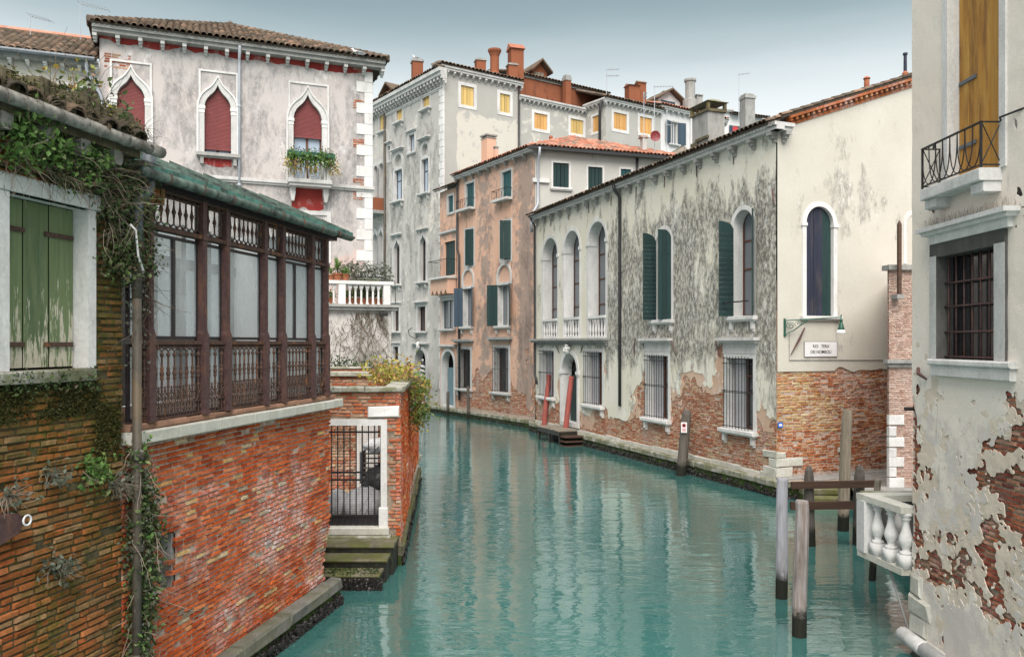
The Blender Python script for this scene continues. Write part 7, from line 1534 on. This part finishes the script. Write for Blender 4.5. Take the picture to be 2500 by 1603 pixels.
# ---------------------------------------------------------------- chimneys, dormers, aerials
def chim(label, x0, x1, yt, yb, Y, mat, cap='flat', capm='stone_grey', dp=None, rnd_=False, rot=.3, capw=1.16):
    b = ray((x0+x1)/2, yb, Y); t = ray((x0+x1)/2, yt, Y); w_ = (x1-x0)/FPX*Y; h = t.z-b.z; o = thing('chimney', label, 'chimney', (b.x, b.y, b.z-.6), rot, 'roof chimneys'); h += .6; d2 = (dp or w_*.8)/2; w2 = w_/2
    if rnd_ == 'funnel': MB().lathe(0,0,[(w2*.78,0),(w2*.78,h*.35),(w2*.66,h*.38),(w2*.66,h*.80),(w2*.8,h*.88),(w2,h*.95),(w2,h),(w2*.75,h)],14).build('shaft', M[mat], o)
    elif rnd_: MB().lathe(0,0,[(w2*1.2,0),(w2*1.2,h*.42),(w2*.82,h*.45),(w2*.82,h*.88),(w2,h*.9),(w2,h*.95),(w2*.6,h*.97),(.06,h)],12).build('shaft', M[mat], o)
    else:
        MB().box(-w2/capw, w2/capw, -d2, d2, 0, h*.9).build('shaft', M[mat], o)
        if cap == 'flat': MB().box(-w2, w2, -d2*1.2, d2*1.2, h*.9+.002, h*.96).box(-w2*.8, w2*.8, -d2*.9, d2*.9, h*.96, h).build('cap', M[capm], o)
        elif cap == 'open': MB().box(-w2*.95, w2*.95, -d2*1.1, d2*1.1, h*.9+.002, h*.92).box(-w2*.8, -w2*.55, -d2*.9, d2*.9, h*.92, h*.96).box(w2*.55, w2*.8, -d2*.9, d2*.9, h*.92, h*.96).box(-w2, w2, -d2*1.25, d2*1.25, h*.96, h).build('cap', M[capm], o)
        else: MB().raw([(-w2,-d2*1.3,h*.9),(w2,-d2*1.3,h*.9),(w2,d2*1.3,h*.9),(-w2,d2*1.3,h*.9),(-w2,0,h),(w2,0,h)],[(0,3,2,1),(0,1,5,4),(2,3,4,5),(1,2,5),(3,0,4)]).build('cap', M['tile_red'], o)
    return o
chim('square brick chimney at the left of the grey palazzo roof, gull on top', 1004,1033,146,205,58,'p_orange')
chim('small square orange chimney left of the funnel chimney', 1159,1186,145,186,58,'p_orange')
chim('round funnel topped orange chimney on the grey palazzo', 1191,1224,122,190,58,'p_orange',rnd_='funnel')
chim('tallest orange chimney with tiled gable cap', 1240,1278,108,250,59.2,'p_orange','gable',capw=1.2); chim('short orange chimney stub in front of the tallest one', 1237,1263,157,192,58.2,'p_orange')
chim('thin orange chimney on the orange roof storey', 1375,1393,185,300,61,'p_orange',rot=.55)
chim('leaning salmon chimney with flat slab cap on the salmon house', 1177,1209,331,402,51.5,'p_salmon','open',rot=-1.0); chim('small stub chimney beside the salmon chimney', 1205,1216,358,396,50,'p_salmon','open',rot=-1.0)
chim('double orange chimney with tiled cap on the grey wing, left half', 1527,1560,206,248,62.5,'p_orange','gable'); chim('double orange chimney on the grey wing, right half', 1552,1576,198,250,63,'p_orange','gable')
chim('tall round grey chimney on the white house', 1670,1700,190,268,66,'stone_grey',rnd_=True); chim('small square grey chimney beside the tall round one', 1695,1714,233,266,66.5,'stone_grey','open'); chim('tall square grey chimney on the far white house', 1809,1840,232,330,70,'stone_grey','flat'); chim('tiny chimney behind the white gable', 1616,1632,224,240,70,'stone_grey','open')
chim('thin clay pipe on the red tiled roof ridge', 1341,1349,332,354,47,'terracotta','flat','terracotta')
chim('slim chimney with little tiled gable cap on the red roof', 1561,1581,330,385,46.3,'p_greyface','gable',capw=1.9,rot=.25)
# dormers
def dormer(label, x0, x1, yt, ye, yb, Y, wm, rot=.5, wood=True):
    b = ray((x0+x1)/2, yb, Y); ww = (x1-x0)/FPX*Y; ze = ray(0, ye, Y).z-b.z; zt_ = ray(0, yt, Y).z-b.z; o = thing('roof_dormer', label, 'dormer', b, rot); h = ww/2*.78
    MB().prism([(-h,-.3),(h,-.3),(h,ze),(0,zt_-.15),(-h,ze)], 0, 2.2).build('wall', M[wm], o); MB().box(-h*.75, h*.5, -.05, .0, .1, ze*.92).build('window', M['wood_pole'] if wood else M['shut_blue'], o)
    e = ww/2*1.05; MB().raw([(-e,-.5,ze-.12),(0,-.5,zt_-.1),(0,2.4,zt_-.1),(-e,2.4,ze-.12),(-e,-.5,ze+.02),(0,-.5,zt_+.05),(0,2.4,zt_+.05),(-e,2.4,ze+.02),(e,-.5,ze-.12),(e,2.4,ze-.12),(e,-.5,ze+.02),(e,2.4,ze+.02)],[(3,2,1,0),(4,5,6,7),(0,1,5,4),(1,2,9,8),(5,10,11,6),(1,8,10,5),(8,9,11,10),(3,0,4,7)]).build('roof', M['tile_dark'], o)
dormer('wooden gabled dormer beside the tallest orange chimney', 1290,1345,148,176,198,60.5,'p_orange'); dormer('dark gabled dormer at the left end of the grey palazzo roof', 922,985,204,228,246,63,'p_orange',-.9)
dormer('white gabled attic with blue window behind the rear row', 1590,1678,219,246,268,68,'p_white',.5,False)
lp = thing('lead_roof', 'small brown lead hipped roof in front of the white house', 'roof', ray(1650,384,52), .25); MB().raw([(-1.7,-1,-.5),(1.4,-1,-.5),(1.4,1.4,-.5),(-1.7,1.4,-.5),(.6,.2,.85),(.75,.3,.85)],[(0,1,5,4),(1,2,5),(2,3,4,5),(3,0,4),(3,2,1,0)]).build('sheet', M['wood_pole'], lp)
def aerial(label, x, yt, yb, Y, arms, dish=False):
    b = ray(x, yb, Y); t = ray(x, yt, Y); h = t.z-b.z; o = thing('roof_aerial', label, 'aerial', (b.x, b.y, b.z-1), 0, 'roof aerials'); r = .0045*Y/10; MB().tube([(0,0,0),(0,0,h+1)], r, 5).build('mast', M['zinc'], o)
    for (dz, L, sl) in arms:
        a = MB(); z = h+1-dz; a.tube([(-.05,0,z),(L,0,z+sl)], r*.8, 4)
        for k in range(7): q = L*k/6; a.tube([(q,-.25,z+sl*k/6),(q,.25,z+sl*k/6)], r*.5, 3)
        a.build('boom', M['zinc'], o)
    return o
aerial('short television aerial on the cream house roof', 74,38,80,30,[(0,.75,-.2)]); aerial('tall television aerial beside the palazzo roof', 196,8,95,31,[(0,1.05,-.25)])
aerial('double boom aerial on the grey rear roof', 1481,170,240,63,[(0,.95,.02),(.5,.95,.02)]); aerial('aerial mast carrying the red dish', 1598,212,400,46,[(0,1.05,.03)]); aerial('thin aerial mast left of the red dish', 1572,225,402,45.5,[(.1,.15,0),(.3,.15,0)]); aerial('faint aerial on the far white house', 1804,182,270,70,[(0,.9,.1)]); aerial('thin aerial mast in front of the white window', 1628,268,385,47,[(.9,.4,0)])
dc = ray(1600,332,45.6); ds = thing('satellite_dish', 'dark red satellite dish on the aerial mast', 'dish', dc, 0); MB().raw(*(lambda n: ([(0,.06,0)]+[(.15*math.cos(k*6.283/n),.045,.15*math.sin(k*6.283/n)) for k in range(n)]+[(.29*math.cos(k*6.283/n),0,.31*math.sin(k*6.283/n)) for k in range(n)], [(0,1+k,1+(k+1)%n) for k in range(n)]+[(1+k,1+n+k,1+n+(k+1)%n,1+(k+1)%n) for k in range(n)]))(18)).build('bowl', M['red_dish'], ds); MB().tube([(0,.03,-.28),(0,-.3,-.02)], .012, 4).build('feed_arm', M['zinc'], ds)
def gull(label, x, y, Y, s=1.0, flip=1):
    o = thing('gull', label, 'bird', ray(x, y, Y), 0 if flip > 0 else math.pi, 'gulls on the roofs'); b = MB()
    b.tube([(.30,0,.10),(.20,0,.115),(.08,0,.15),(-.06,0,.185),(-.13,0,.22),(-.16,0,.28),(-.175,0,.31),(-.21,0,.305),(-.26,0,.295)], [.01,.04,.075,.08,.05,.036,.042,.03,.006], 8); b.build('body', M['feather'], o, smooth=True)
    for s_ in (-1,1): MB().tube([(.34,s_*.03,.12),(.15,s_*.075,.15),(-.02,s_*.078,.19)], [.006,.04,.03], 6).build('wing', M['feather_grey'], o); MB().tube([(0,s_*.025,0),(0,s_*.025,.12)], .008, 4).build('leg', M['terracotta'], o)
gull('white gull standing on the palazzo roof corner', 872,139,31.2); gull('white gull standing on the square brick chimney', 1014,146,57.8)
def striped(label, x0, y0, y1, Y):
    b = ray(x0, y1, Y); h = ray(x0, y0, Y).z; o = thing('striped_pole', label, 'pole', (b.x, b.y, 0), 0, 'striped poles'); r = .17; n = 12; m = 60; mbk, mbw = MB(), MB()
    for j in range(m):
        for i in range(n):
            z0, z1 = h*.9*j/m, h*.9*(j+1)/m; a0, a1 = 6.2832*i/n, 6.2832*(i+1)/n
            tgt = mbw if ((j/6+i/n) % 1.0) < .5 else mbk; tgt.raw([(r*math.cos(a0),r*math.sin(a0),z0),(r*math.cos(a1),r*math.sin(a1),z0),(r*math.cos(a1),r*math.sin(a1),z1),(r*math.cos(a0),r*math.sin(a0),z1)],[(0,1,2,3)])
    mbk.build('black_stripe', M['black_paint'], o); mbw.build('white_stripe', M['white_paint'], o); MB().lathe(0,0,[(r*1.08,h*.9),(r*1.08,h*.92),(r*.7,h*.95),(.07,h*.96)],12).build('cap', M['black_paint'], o); MB().lathe(0,0,[(.05,h*.96),(.08,h*.975),(.02,h)],8).build('finial', M['white_paint'], o); MB().lathe(0,0,[(r*.99,-1),(r*.99,.01)],12).build('foot', M['algae_wet'], o)
striped('black and white spiral striped mooring pole in front of the far portal', 1032,876,990,55.5); striped('black and white striped mooring pole left of the far portal', 998,879,990,57.5)

# ---------------------------------------------------------------- put wing faces directly under their houses
bpy.context.view_layer.update()
for c in (S, SD, X, V, Wb):
    par = c.parent; m = c.matrix_local.copy()
    for ch in list(c.children):
        ml = ch.matrix_local.copy(); ch.parent = par; ch.matrix_parent_inverse = Matrix.Identity(4); ch.matrix_local = m@ml
    bpy.data.objects.remove(c)
